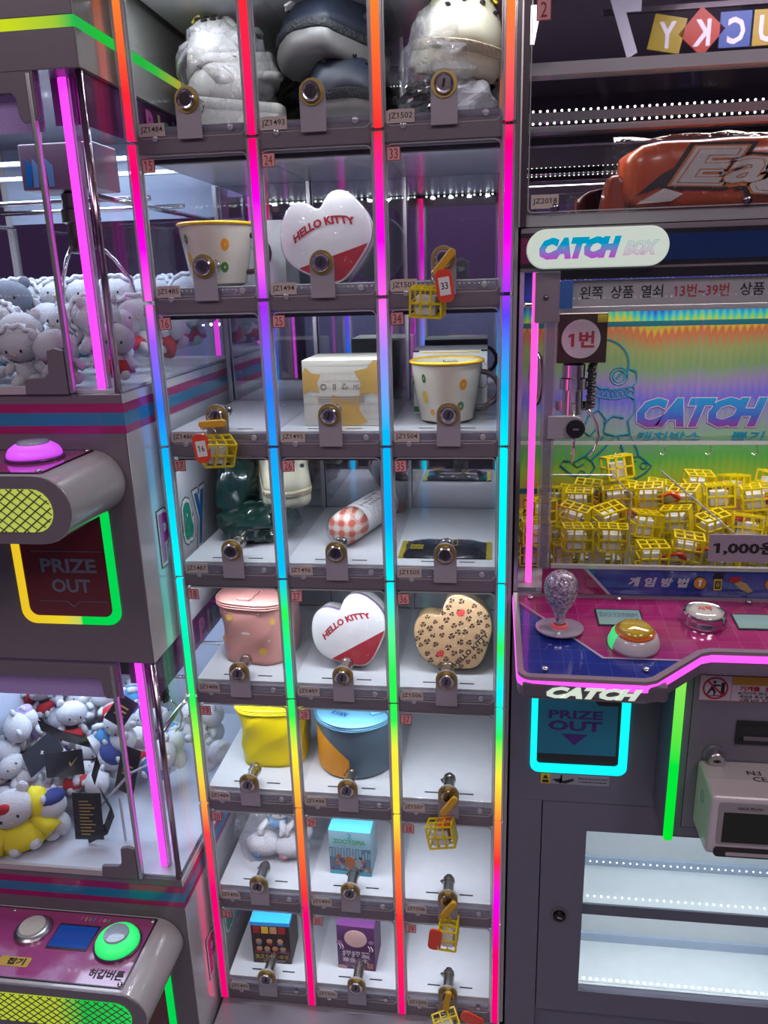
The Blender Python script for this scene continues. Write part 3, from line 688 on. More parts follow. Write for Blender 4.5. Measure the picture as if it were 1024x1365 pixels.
# boxed blind figures ----------------------------------------------
def blob_art(g, wx, h, y, seed, n, cols, z0, z1):
    rnd = random.Random(seed)
    for k in range(n):
        x = rnd.uniform(-wx*0.85, wx*0.85); z = rnd.uniform(z0, z1); r = rnd.uniform(0.003, 0.007)
        p = clip(star(x, z, r, rnd.choice((3, 4, 5)), rnd.uniform(0, 3), rnd.uniform(0.55, 0.95)), -wx+0.001, wx-0.001, 0.002, h-0.002)
        if len(p) > 2: g.prism(p, y-0.0003-0.00002*k, y, rnd.choice(cols))
def art29(t, wx, wy, h):
    G().box(-wx-0.0002, wx+0.0002, -wy-0.0002, wy+0.0002, h-0.0003, h+0.0004, 0).box(-wx-0.0002, wx+0.0002, -wy-0.0003, -wy, 0.0, 0.008, 0).out('cyan_panel', mat('cyan_card', (0.10, 0.50, 0.66), 0.35), t, local=True)
    g = G(); y = -wy-0.0002
    g.box(-wx, wx, y-0.0001, y+0.0001, 0.008, h*0.62, 0)
    rnd = random.Random(5)
    for k in range(14):
        x = -wx+0.003+k*(2*wx-0.006)/13; hh = 0.006+0.016*rnd.random()+(0.010 if 3 < k < 9 else 0)
        g.box(x-0.0018, x+0.0018, y-0.0003, y, h*0.40, h*0.42+hh, 5)
    blob_art(g, wx, h, y, 11, 46, (1, 2, 3, 4, 5), 0.011, h*0.42)
    g.prism(disc(0.0, h*0.30, 0.010, 0.014, 14), y-0.0016, y, 2); g.prism(disc(0.016, h*0.28, 0.006, 0.012, 14), y-0.0015, y, 4)
    text(g, 'ZOOTOPIA', (0, y-0.0012, h*0.78), XU, ZU, wx*1.55, 0.0095, 6, bold=0.03); text(g, '2', (0.0, y-0.0005, h*0.90), XU, ZU, 0.010, 0.012, 7, bold=0.03)
    g.out('print', [mat('dusk_blue', (0.10, 0.17, 0.25), 0.4), mat('leaf_dark', (0.03, 0.08, 0.07), 0.4), mat('rust', (0.35, 0.12, 0.04), 0.4), mat('plum', (0.12, 0.05, 0.12), 0.4), mat('fog_grey', (0.3, 0.34, 0.36), 0.4), mat('haze_blue', (0.25, 0.40, 0.5), 0.4), mat('lettering_green', (0.05, 0.32, 0.08), 0.4), mat('steel_teal', (0.08, 0.3, 0.38), 0.4)], t, local=True)
pbox('figure_box', 0.2045, 0.2825, 0.058, 0.118, zj(6)+0.0205, 0.095, [mat('sky_card', (0.26, 0.45, 0.55), 0.35)], 'light blue figure box with green lettering behind door 29', R_(-2), art29)
def art21(t, wx, wy, h):
    y = -wy-0.0002
    G().box(-wx-0.0002, wx+0.0002, -wy-0.0003, wy, h-0.008, h+0.0003, 0).out('blue_band', mat('azure_card', (0.03, 0.30, 0.75), 0.35), t, local=True)
    g = G()
    for k in range(4): g.box(-wx+0.004+k*0.0165, -wx+0.0175+k*0.0165, y-0.0002, y, h-0.026, h-0.010, 1+k % 3)
    for rr in range(2):
        for k in range(3 if rr == 0 else 4):
            x = -wx+0.014+k*(0.021 if rr == 0 else 0.0155); z = h*0.55 - rr*0.018
            g.prism(disc(x, z, 0.0058, 0.005, 12), y-0.0005, y, 3); g.prism(disc(x, z-0.006, 0.0055, 0.004, 10), y-0.0004, y, 1 if (k+rr) % 2 else 4)
    g.box(-wx+0.004, wx-0.004, y-0.0002, y, h*0.26, h*0.29, 1)
    text(g, 'カスカベシネマ', (0, y-0.0005, h*0.17), XU, ZU, wx*1.72, 0.0105, 2, bold=0.03)
    for k in range(2): g.box(-wx+0.02, wx-0.012, y-0.0002, y, 0.006-k*0.003+0.001, 0.0067-k*0.003+0.001, 5)
    g.out('print', [INK, mat('deep_red', (0.32, 0.02, 0.02), 0.4), mat('amber', (0.7, 0.45, 0.04), 0.4), mat('tan_print', (0.55, 0.28, 0.14), 0.4), mat('denim', (0.1, 0.2, 0.4), 0.4), PAPER], t, local=True)
pbox('figure_box', 0.0425, 0.1180, 0.045, 0.112, zj(7)+0.0205, 0.098, [mat('black_card', (0.03, 0.018, 0.018), 0.3)], 'dark figure box with yellow lettering and blue top band behind door 21', R_(2), art21)
def art30(t, wx, wy, h):
    y = -wy-0.0002; g = G()
    text(g, '扭扭蛋', (0.0, y-0.0005, h*0.36), XU, ZU, wx*1.5, 0.0155, 0, bold=0.03)
    text(g, '章鱼小新', (0.0, y-0.0005, h*0.22), XU, ZU, wx*1.45, 0.0115, 0, bold=0.03)
    g.box(wx-0.017, wx-0.003, y-0.0004, y, 0.005, 0.018, 1)
    text(g, '正版', (wx-0.010, y-0.0006, 0.0145), XU, ZU, 0.011, 0.0055, 0); text(g, '授权', (wx-0.010, y-0.0006, 0.0085), XU, ZU, 0.011, 0.0055, 0)
    for k in range(3): g.box(-wx+0.014, wx-0.020, y-0.0003, y, 0.006+k*0.004, 0.0075+k*0.004, 2)
    g.prism(disc(0.0, h*0.72, 0.022, 0.020, 24), y-0.0003, y, 3)        # plain pale oval where the picture sits
    for s in (-1, 1):
        for k in range(2): g.tube([(s*0.026+s*k*0.005+0.002*math.sin(q*1.6), y-0.0004, h*0.46+0.004*q) for q in range(4)], 0.0009, 4, 0)
    g.prism(disc(-0.028, 0.004, 0.010, 0.004, 12), y-0.0003, y, 3); g.prism(disc(0.030, h*0.66, 0.005, 0.004, 12), y-0.0003, y, 2); g.prism(disc(-0.032, h*0.60, 0.006, 0.005, 12), y-0.0003, y, 2)
    g.out('print', [mat('pale_lilac', (0.72, 0.62, 0.70), 0.4), mat('brick_stamp', (0.42, 0.08, 0.05), 0.4), mat('mauve', (0.35, 0.18, 0.36), 0.4), mat('rose_beige', (0.68, 0.45, 0.42), 0.4)], t, local=True)
pbox('figure_box', 0.2120, 0.2850, 0.048, 0.112, zj(7)+0.0205, 0.102, [mat('purple_card', (0.10, 0.03, 0.12), 0.3)], 'purple figure box with pale lettering behind door 30', R_(-2), art30)

# black foil packet -------------------------------------------------
t = thing('foil_packet', 'flat black foil packet with gold crimped ends behind door 35', 'packet', (0.421, 0.082, zj(3)+0.0205))
n = 14; vs = []; rnd = random.Random(2)
for i in range(n+1):
    for k in range(7):
        u = i/n*2-1; v = k/6*2-1; z = 0.011*(1-abs(u)**6)*(1-abs(v)**4)+0.001+rnd.uniform(0, 0.0012)
        vs.append((0.421+u*0.0665, 0.082+v*0.040, zj(3)+0.0205+z))
N0 = len(vs); vs += [(x, y, zj(3)+0.0207) for x, y, z in vs]
fs = [(i*7+k, (i+1)*7+k, (i+1)*7+k+1, i*7+k+1) for i in range(n) for k in range(6)]
fs += [tuple(N0+q for q in f[::-1]) for f in fs]
G().add(vs, fs).out('pouch', mat('black_foil', (0.02, 0.02, 0.03), 0.2, metal=0.3, coat=0.6, bump=0.8, bscale=80), t, smooth=True)
GOLD = mat('gold_foil', (0.62, 0.50, 0.04), 0.3, metal=0.5, bump=0.5, bscale=200)
for s in (-1, 1): G().box(0.421+s*0.0695-0.0045, 0.421+s*0.0695+0.0045, 0.042, 0.122, zj(3)+0.0206, zj(3)+0.0225).out('crimped_end', GOLD, t)
g = G().box(0.432, 0.440, 0.070, 0.0712, zj(3)+0.0335, zj(3)+0.034).box(0.432, 0.440, 0.098, 0.0992, zj(3)+0.0335, zj(3)+0.034).box(0.4315, 0.4325, 0.070, 0.099, zj(3)+0.0335, zj(3)+0.034).box(0.4395, 0.4405, 0.070, 0.099, zj(3)+0.0335, zj(3)+0.034)
for k in range(4): g.box(0.365, 0.386, 0.054+k*0.006, 0.056+k*0.006, zj(3)+0.0325, zj(3)+0.033)
g.out('print', GOLD, t)
# rolled towel ------------------------------------------------------
def checker(name, c1, c2, scale, rough=0.8):
    m = bpy.data.materials.new(name); m.use_nodes = True; nt = m.node_tree; b = nt.nodes['Principled BSDF']; b.inputs['Roughness'].default_value = rough
    tc = nt.nodes.new('ShaderNodeTexCoord'); w1 = nt.nodes.new('ShaderNodeTexWave'); w2 = nt.nodes.new('ShaderNodeTexWave')
    for q, d in ((w1, 'X'), (w2, 'Z')): q.bands_direction = d; q.inputs['Scale'].default_value = scale; q.inputs['Distortion'].default_value = 0.6; nt.links.new(tc.outputs['Object'], q.inputs['Vector'])
    ad = nt.nodes.new('ShaderNodeMath'); ad.operation = 'ADD'; nt.links.new(w1.outputs['Fac'], ad.inputs[0]); nt.links.new(w2.outputs['Fac'], ad.inputs[1])
    rp = nt.nodes.new('ShaderNodeValToRGB'); rp.color_ramp.interpolation = 'CONSTANT'; e = rp.color_ramp.elements
    e[0].color = (*c2, 1); e[1].position = 0.36; e[1].color = (*[(a+b_)/2 for a, b_ in zip(c1, c2)], 1); e2 = e.new(0.64); e2.color = (*c1, 1)
    dv = nt.nodes.new('ShaderNodeMath'); dv.operation = 'MULTIPLY'; dv.inputs[1].default_value = 0.5; nt.links.new(ad.outputs[0], dv.inputs[0])
    nt.links.new(dv.outputs[0], rp.inputs[0]); nt.links.new(rp.outputs[0], b.inputs['Base Color']); return m
TW = checker('red_gingham', (0.62, 0.12, 0.06), (0.78, 0.70, 0.62), 18)
p0 = Vector((0.250, 0.092, zj(3)+0.051)); p1 = Vector((0.302, 0.262, zj(3)+0.053))
t = thing('rolled_towel', 'rolled cloth with red gingham end in clear wrap behind door 26', 'towel', (0.276, 0.17, zj(3)+0.0205))
ax = (p1-p0).normalized(); MR = Matrix.Translation(p0) @ ax.to_track_quat('Z', 'Y').to_matrix().to_4x4()
g = G(); n = 28
prof = [(0.001, -0.010), (0.012, -0.011), (0.022, -0.007), (0.0275, 0.002), (0.029, 0.015), (0.029, 0.040)]
g.lathe(prof, n, M=MR); g.out('gingham_end', TW, t, smooth=True)
g = G().lathe([(0.0288, 0.040), (0.0292, 0.041), (0.0292, 0.165), (0.025, 0.175), (0.001, 0.176)], n, M=MR); g.out('white_body', mat('white_cloth', (0.72, 0.70, 0.70), 0.7), t, smooth=50)
g = G()
for k, (a, l) in enumerate(((-0.35, 0.05), (-0.1, 0.07), (-0.6, 0.08))):
    for q in range(5):
        u = MR @ Vector((0.0296*math.cos(2.2+a), 0.0296*math.sin(2.2+a), l+q*0.010)); v = MR @ Vector((0.0296*math.cos(2.32+a), 0.0296*math.sin(2.32+a), l+q*0.010+0.006)); g.tube([u, v], 0.0006, 4)
g.out('small_lettering', INK, t)
g = G().lathe([(0.010, -0.016), (0.026, -0.012), (0.0312, 0.0), (0.0305, 0.16), (0.018, 0.185), (0.024, 0.205), (0.001, 0.207)], 20, M=MR); g.out('clear_wrap', FILM, t, smooth=True)
# little dark doll behind towel
t = thing('small_pouch', 'dark grey and red pouch at the back right of the shelf behind door 26', 'pouch', (0.318, 0.295, zj(3)+0.0205))
t_ = (0.318, 0.295, zj(3)+0.0205)
G().ell((t_[0], t_[1], t_[2]+0.034), (0.016, 0.014, 0.030), 12, 8, amp=0.05).out('grey_body', mat('charcoal_cloth', (0.07, 0.07, 0.09), 0.7), t, smooth=True)
G().ell((t_[0]+0.002, t_[1]-0.004, t_[2]+0.012), (0.0165, 0.012, 0.012), 12, 8, amp=0.05).out('red_base', mat('dark_red_cloth', (0.25, 0.02, 0.03), 0.7), t, smooth=True)

# foam clogs --------------------------------------------------------
def clog(t, M, mu, ms, mh, L=0.20, W=0.085, charms=()):
    """foam clog: sole slab, tread band, domed vented upper and heel strap; toe towards -y in its own frame"""
    def half(v):   # v 0 toe .. 1 heel
        return W/2*(0.78+0.26*math.sin(PI*(0.15+0.55*v)))*min(1, (max(v, 0)*9+0.02))**0.5*min(1, ((1-v)*8+0.02))**0.5*(1.08-0.16*v)
    nv = 22
    def outline(k): 
        a = [(half(i/nv)*k, -L/2*k+L*k*i/nv) for i in range(nv+1)]
        return a + [(-x, y) for x, y in a[::-1]]
    def loft(rings, name, m, smooth=50):
        g = G(); n = len(rings[0]); vs = [p for r in rings for p in r]
        fs = [(i*n+j, i*n+(j+1) % n, (i+1)*n+(j+1) % n, (i+1)*n+j) for i in range(len(rings)-1) for j in range(n)] + [list(range(n))[::-1], [(len(rings)-1)*n+j for j in range(n)]]
        g.add(vs, fs, 0, M); return g.out(name, m, t, smooth=smooth)
    sole = [[(x, y, z+0.006*max(0, (-y/L*2-0.4))**2*3) for x, y in outline(k)] for k, z in ((0.86, -0.002), (0.95, 0.0), (1.0, 0.008), (1.02, 0.016), (1.0, 0.026))]
    loft(sole, 'sole', ms)
    band = [[(x, y, z+0.006*max(0, (-y/L*2-0.4))**2*3) for x, y in outline(k)] for k, z in ((1.0, 0.026), (1.035, 0.028), (1.035, 0.038), (1.0, 0.040))]
    loft(band, 'tread_band', mh)
    g = G(); nu = 18; rows = 16; vs = []
    for i in range(rows+1):
        v = i/rows*0.60; w_ = half(v)*0.99; H = 0.066*min(1, (v*4.2))**0.55*(1+0.25*v)
        for j in range(nu+1):
            a = PI*j/nu; vs.append((w_*math.cos(a)**1 if True else 0, -L/2+L*v+0.002, 0.038+H*math.sin(a)**0.8))
    g.add(vs, [(i*(nu+1)+j, i*(nu+1)+j+1, (i+1)*(nu+1)+j+1, (i+1)*(nu+1)+j) for i in range(rows) for j in range(nu)], 0, M)
    up = g.out('upper', mu, t, smooth=True)
    sm = up.modifiers.new('thick', 'SOLIDIFY'); sm.thickness = 0.003; sm.offset = -1
    g = G()
    for i, (vv, aa) in enumerate([(v_, a_) for v_ in (0.16, 0.27, 0.38, 0.48) for a_ in (0.28, 0.42, 0.58, 0.72)]):
        w_ = half(vv)*1.0; H = 0.066*min(1, vv*4.2)**0.55*(1+0.25*vv); a = PI*aa
        g.ell((w_*math.cos(a), -L/2+L*vv, 0.0385+H*math.sin(a)**0.8), (0.0042, 0.0055, 0.0025), 8, 5, 0, M)
    g.out('vent_holes', INK, t, smooth=True)
    st = [( half(0.55)*1.02, -L/2+L*0.55, 0.062)]
    for k in range(9):
        a = PI*k/8; st.append((W*0.44*math.cos(a), -L/2+L*0.62+L*0.36*math.sin(a), 0.072+0.01*math.sin(a)))
    st.append((-half(0.55)*1.02, -L/2+L*0.55, 0.062))
    G().tube(st, 0.006, 8, M=M).out('heel_strap', mu, t, smooth=True)
    for k, (vv, aa, cols, sh) in enumerate(charms):
        w_ = half(vv); H = 0.066*min(1, vv*4.2)**0.55*(1+0.25*vv); a = PI*aa
        c = Vector((w_*math.cos(a), -L/2+L*vv, 0.0405+H*math.sin(a)**0.8)); N = Vector((math.cos(a), -0.35, math.sin(a))).normalized()
        MM = M @ Matrix.Translation(c) @ N.to_track_quat('Z', 'Y').to_matrix().to_4x4()
        g = G(); g.prism(star(0, 0, sh, 5, 0.4, 0.7), 0, 0.003, 0, MM, 'z'); g.prism(disc(0, 0, sh*0.5, n=12), 0.003, 0.0042, 1, MM, 'z'); g.prism(disc(sh*0.45, sh*0.2, sh*0.22, n=8), 0.003, 0.0045, 2, MM, 'z')
        g.out('charm', [PC[q] for q in cols], t)
PC = {'w': PAPER, 'r': mat('charm_red', (0.6, 0.04, 0.03), 0.3), 'y': mat('charm_yellow', (0.8, 0.6, 0.05), 0.3), 'g': mat('charm_lime', (0.45, 0.65, 0.05), 0.3), 'b': mat('charm_blue', (0.05, 0.2, 0.5), 0.3), 'p': mat('charm_pink', (0.7, 0.1, 0.3), 0.3)}
NAVY = mat('navy_foam', (0.012, 0.018, 0.034), 0.5); NAVYT = mat('black_tread', (0.012, 0.014, 0.018), 0.6, bump=1.0, bscale=260); GSOLE = mat('grey_sole', (0.13, 0.125, 0.12), 0.4)
CRF = mat('cream_foam', (0.72, 0.68, 0.50), 0.45); CRT = mat('cream_tread', (0.6, 0.52, 0.36), 0.6, bump=1.0, bscale=260); WHF = mat('white_foam', (0.66, 0.66, 0.60), 0.45)
def clog_thing(label, c, eul, mu, ms, mt, L, W, charms=(), group=None):
    t = thing('foam_clog', label, 'shoe', c, group)
    clog(t, Matrix.Translation(c) @ Euler(eul).to_matrix().to_4x4(), mu, ms, mt, L, W, charms); return t
# row of doors at the top of the photograph
clog_thing('navy foam clog with coloured charms lying on top of its mate behind door 23', (0.258, 0.150, 1.842), (R_(-8), R_(-6), R_(-38)), NAVY, GSOLE, NAVYT, 0.165, 0.110,
           ((0.10, 0.62, 'wbw', 0.011), (0.22, 0.50, 'byr', 0.012), (0.12, 0.40, 'gyr', 0.009)))
clog_thing('black foam clog lying under the navy one behind door 23', (0.262, 0.155, 1.764), (0, 0, R_(22)), NAVY, GSOLE, NAVYT, 0.165, 0.098, ((0.30, 0.35, 'ywy', 0.006),))
clog_thing('cream foam clog with charms in clear bag behind door 32', (0.428, 0.150, 1.830), (R_(14), R_(8), R_(18)), CRF, CRF, CRT, 0.165, 0.105, ((0.25, 0.75, 'pwp', 0.009), (0.25, 0.55, 'wyb', 0.008), (0.22, 0.32, 'yrw', 0.011), (0.42, 0.25, 'byb', 0.007)))
clog_thing('white foam clog in clear bag behind door 14, upper of the pair', (0.118, 0.135, 1.822), (R_(10), R_(-20), R_(-48)), WHF, WHF, WHF, 0.135, 0.074, ((0.3, 0.5, 'ywb', 0.008),))
clog_thing('white foam clog in clear bag behind door 14, lower of the pair', (0.108, 0.128, 1.765), (0, 0, R_(-60)), WHF, WHF, WHF, 0.15, 0.080)
def crinkle(g, c, seed, k=0.05, sharp=0.05):
    rn = random.Random(seed); out = []; ph = [rn.uniform(0, 6) for _ in range(6)]
    for x, y, z in g.v:
        u = (Vector((x, y, z))-Vector(c)); d = u.normalized()
        f = 1+rn.uniform(-k, k)+sharp*abs(math.sin(6*d.x+4*d.z+ph[0]))*abs(math.sin(7*d.z-5*d.x+ph[1]))-sharp*abs(math.sin(9*d.y+8*d.x+ph[2]))
        out.append(tuple(Vector(c)+u*f))
    g.v = out; return g
def poly_bag(c, r, label, seed, amp=0.07, m=None, name='plastic_bag', parts=()):
    t = thing(name, label, 'bag', (c[0], c[1], c[2]-r[2]))
    g = G().ell(c, r, 40, 26, amp=amp, seed=seed); crinkle(g, c, seed)
    g.v = [(x, y, max(z, c[2]-r[2]*0.96)) for x, y, z in g.v]
    g.out('film', m or BAG, t); return t
poly_bag((0.096, 0.132, 1.836), (0.068, 0.090, 0.076), 'crinkled clear bag around the white clogs behind door 14', 1, 0.05)
poly_bag((0.422, 0.145, 1.838), (0.066, 0.095, 0.077), 'crinkled clear bag around the cream clog behind door 32', 2, 0.05)
t = thing('plastic_bag', 'crumpled black plastic bag under the cream clog behind door 32', 'bag', (0.41, 0.10, 1.7605))
g = G().ell((0.402, 0.110, 1.789), (0.042, 0.040, 0.029), 40, 26, amp=0.10, seed=9); crinkle(g, (0.402, 0.110, 1.789), 5, 0.04, 0.1); g.out('film', mat('black_polythene', (0.015, 0.015, 0.018), 0.12, coat=1.0, bump=0.4, bscale=60), t)
t = thing('tissue_paper', 'crumpled white tissue beside the black bag behind door 32', 'paper', (0.455, 0.08, 1.7605))
G().ell((0.456, 0.100, 1.786), (0.034, 0.040, 0.026), 24, 16, amp=0.09, seed=4).out('crumple', mat('white_tissue', (0.55, 0.55, 0.58), 0.6, bump=0.5, bscale=40), t)
# green bag with pale clogs behind 17
GRB = mat('dark_green_polythene', (0.004, 0.022, 0.019), 0.25, coat=0.6, bump=0.9, bscale=26)
t = thing('plastic_bag', 'crumpled dark green plastic bag spilling behind door 17', 'bag', (0.08, 0.16, zj(3)+0.0205))
g = G()
g.ell((0.092, 0.145, zj(3)+0.050), (0.072, 0.070, 0.032), 44, 24, amp=0.085, seed=3)
g.ell((0.048, 0.195, zj(3)+0.098), (0.040, 0.075, 0.076), 40, 24, amp=0.07, seed=8)
crinkle(g, (0.07, 0.17, zj(3)+0.06), 4, 0.02, 0.06); g.v = [(max(0.005, min(0.166, x)), y, max(z, zj(3)+0.0206)) for x, y, z in g.v]
g.out('film', GRB, t, smooth=25)
clog_thing('cream foam clog on the green bag behind door 17', (0.122, 0.210, zj(3)+0.092), (R_(24), R_(0), R_(20)), CRF, CRF, CRT, 0.15, 0.082, ((0.22, 0.62, 'pwp', 0.011),))
clog_thing('pale pink foam clog at the back of the shelf behind door 17', (0.112, 0.255, zj(3)+0.120), (R_(5), R_(10), R_(80)), mat('pink_foam', (0.74, 0.42, 0.38), 0.4), MATS['pink_foam'], MATS['pink_foam'], 0.09, 0.055)
poly_bag((0.122, 0.205, zj(3)+0.085), (0.045, 0.075, 0.062), 'crinkled clear bag over the cream clog behind door 17', 6, 0.05)

# ---------------------------------------------------------------- plush toys
def plush_proto(name, label, cat, body, head, accent, style):
    t = thing(name, label, cat, (0, 0, 0))
    fur = body
    G().ell((0, 0, 0.022), (0.020, 0.017, 0.023), 14, 10).out('body', fur, t, smooth=True, local=True)
    G().ell((0, -0.003, 0.060), (0.031, 0.026, 0.025), 18, 12).out('head', head, t, smooth=True, local=True)
    for s in (-1, 1):
        G().ell((s*0.022, 0.0, 0.082), (0.008, 0.005, 0.009), 10, 7).out('ear', head, t, smooth=True, local=True)
        G().tube([(s*0.014, -0.004, 0.034), (s*0.024, -0.010, 0.026), (s*0.029, -0.014, 0.018)], [0.007, 0.0075, 0.006], 8).out('arm', head, t, smooth=True, local=True)
        G().ell((s*0.013, -0.016, 0.008), (0.010, 0.015, 0.009), 10, 7).out('leg', head, t, smooth=True, local=True)
        G().ell((s*0.011, -0.0285, 0.058), (0.0018, 0.0012, 0.0026), 8, 5).out('eye', INK, t, smooth=True, local=True)
    G().ell((0, -0.0288, 0.052), (0.0022, 0.0014, 0.0016), 8, 5).out('nose', MATS['yellow_print'], t, smooth=True, local=True)
    if style == 'hood':
        P = [(0.033*math.cos(a)*(1+0.06*math.sin(11*a)), -0.008+0.002*math.sin(11*a), 0.060+0.030*math.sin(a)*(1+0.06*math.sin(11*a))) for a in [2*PI*k/44 for k in range(44)]]
        G().tube(P, 0.0035, 6, closed=True).out('frill', accent, t, smooth=True, local=True)
        G().ell((0, 0.004, 0.060), (0.034, 0.026, 0.029), 16, 10).out('hood', accent, t, smooth=True, local=True)
    if style == 'bib':
        G().lathe([(0.022, 0.030), (0.026, 0.022), (0.030, 0.010), (0.018, 0.008)], 18).out('dress', accent, t, smooth=True, local=True)
    if style == 'cap':
        G().ell((0, 0.002, 0.074), (0.028, 0.025, 0.016), 16, 8).out('cap', accent, t, smooth=True, local=True)
    return t
FUR = mat('white_plush', (0.74, 0.74, 0.78), 0.9, bump=1.0, bscale=700); GFUR = mat('grey_plush', (0.25, 0.27, 0.33), 0.9, bump=1.0, bscale=700)
def dotted(name, base, dot, scale):
    m = bpy.data.materials.new(name); m.use_nodes = True; nt = m.node_tree; b = nt.nodes['Principled BSDF']; b.inputs['Roughness'].default_value = 0.85
    tc = nt.nodes.new('ShaderNodeTexCoord'); vo = nt.nodes.new('ShaderNodeTexVoronoi'); vo.inputs['Scale'].default_value = scale; vo.inputs['Randomness'].default_value = 0.4
    rp = nt.nodes.new('ShaderNodeValToRGB'); rp.color_ramp.interpolation = 'CONSTANT'; e = rp.color_ramp.elements; e[0].color = (*dot, 1); e[1].position = 0.16; e[1].color = (*base, 1)
    nt.links.new(tc.outputs['Object'], vo.inputs['Vector']); nt.links.new(vo.outputs['Distance'], rp.inputs[0]); nt.links.new(rp.outputs[0], b.inputs['Base Color']); return m
FRILL = dotted('white_dotted_cotton', (0.72, 0.73, 0.78), (0.16, 0.10, 0.2), 160)
BCL = mat('blue_cloth', (0.08, 0.27, 0.55), 0.8); RCL = mat('red_cloth', (0.50, 0.02, 0.03), 0.8); YCL = mat('yellow_cloth', (0.82, 0.70, 0.02), 0.7); NCL = mat('navy_cloth', (0.03, 0.05, 0.22), 0.8); LIL = mat('lilac_cloth', (0.42, 0.32, 0.60), 0.85); PKC = mat('pink_cloth', (0.70, 0.30, 0.40), 0.8)
PROT = {}
for key, (b_, h_, a_, st_) in {'hood': (FUR, FUR, FRILL, 'hood'), 'blue': (BCL, FUR, BCL, 'bib'), 'red': (FUR, FUR, RCL, 'bib'), 'plain': (FUR, FUR, FUR, 'none'), 'navy': (FUR, FUR, NCL, 'cap'), 'grey': (GFUR, GFUR, GFUR, 'none'), 'lilac': (LIL, FUR, LIL, 'cap'), 'dark': (mat('black_cloth', (0.02, 0.02, 0.03), 0.8), FUR, RCL, 'bib')}.items():
    PROT[key] = [plush_proto('plush_toy', 'x', 'plush toy', b_, h_, a_, st_), False]
def plush(key, loc, rot, sc, label, group):
    p = PROT[key]
    o = p[0] if not p[1] else copy_tree(p[0])
    p[1] = True
    o.location = loc; o.rotation_euler = rot; o.scale = (sc, sc, sc); o['label'] = label
    if group: o['group'] = group
    elif 'group' in o: del o['group']
    return o

# ================================================================ small stacked claw machines on the left
CAPG = mat('light_shell', (0.50, 0.47, 0.48), 0.2, coat=0.6)
YG = ramp_emit('header_led', [(-0.10, (0.03, 0.55, 0.10)), (-0.04, (0.02, 0.62, 0.05)), (0.06, (0.02, 0.70, 0.08)), (0.14, (0.05, 0.75, 0.08)), (0.22, (0.55, 0.62, 0.05)), (0.30, (0.8, 0.5, 0.1))], 0.9, 1, -0.12, 0.34)
YGX = ramp_emit('header_led_front', [(-0.40, (0.85, 0.72, 0.02)), (-0.10, (0.72, 0.85, 0.02)), (-0.04, (0.45, 0.7, 0.05)), (-0.015, (0.03, 0.6, 0.10))], 0.9, 0, -0.4, 0.0)
PRLED = ramp_emit('prize_ring_led', [(-0.22, (0.95, 0.62, 0.02)), (-0.150, (0.95, 0.75, 0.03)), (-0.122, (0.6, 0.75, 0.15)), (-0.119, (0.0, 0.75, 0.08)), (-0.05, (0.0, 0.78, 0.10))], 0.95, 0, -0.23, -0.04)
MESHG = ramp_emit('mesh_window_glow', [(-0.30, (0.65, 0.75, 0.05)), (-0.17, (0.60, 0.75, 0.05)), (-0.125, (0.02, 0.7, 0.08)), (-0.05, (0.02, 0.85, 0.12))], 0.8, 0, -0.3, -0.04)
MESHY = mat('mesh_window_yellow', (0.5, 0.6, 0.1), 0.5, emit=0.55, ecol=(0.55, 0.68, 0.10))
XR, YF, YBK = -0.015, -0.1, 0.42
XL = -0.46
def claw(t, c, s=1.0, mt=None, arm=1.0):
    M = Matrix.Translation(c) @ Matrix.Scale(s, 4)
    mt = mt or CHROME
    g = G().lathe([(0.012, 0.0), (0.017, -0.004), (0.017, -0.022), (0.020, -0.024), (0.020, -0.040), (0.015, -0.042), (0.015, -0.078), (0.011, -0.080), (0.0, -0.080)], 20, M=M)
    b = g.out('claw_motor', mt, t, smooth=40)
    G().tube([(0.027+0.001*math.sin(k), 0.0, -0.002-0.0022*k) for k in range(32)], [0.0072 if k % 2 else 0.0055 for k in range(32)], 8, M=M).out('coiled_cable', RUBBER, t)
    for q in range(3):
        a = 2*PI*q/3 + 0.5
        Ra = M @ Matrix.Rotation(a, 4, 'Z')
        G().box(0.012, 0.026, -0.003, 0.003, -0.074, -0.060, M=Ra).out('claw_joint', mt, t)
        p = [(0.020+a_*arm, 0, -0.066-b_*arm) for a_, b_ in ((0, 0), (0.014, 0.014), (0.026, 0.032), (0.030, 0.052), (0.024, 0.072), (0.014, 0.080))]
        G().tube(p, [0.0022, 0.0026, 0.0026, 0.0024, 0.0022, 0.0016], 6, M=Ra).out('claw_arm', CHROME, t, smooth=True)
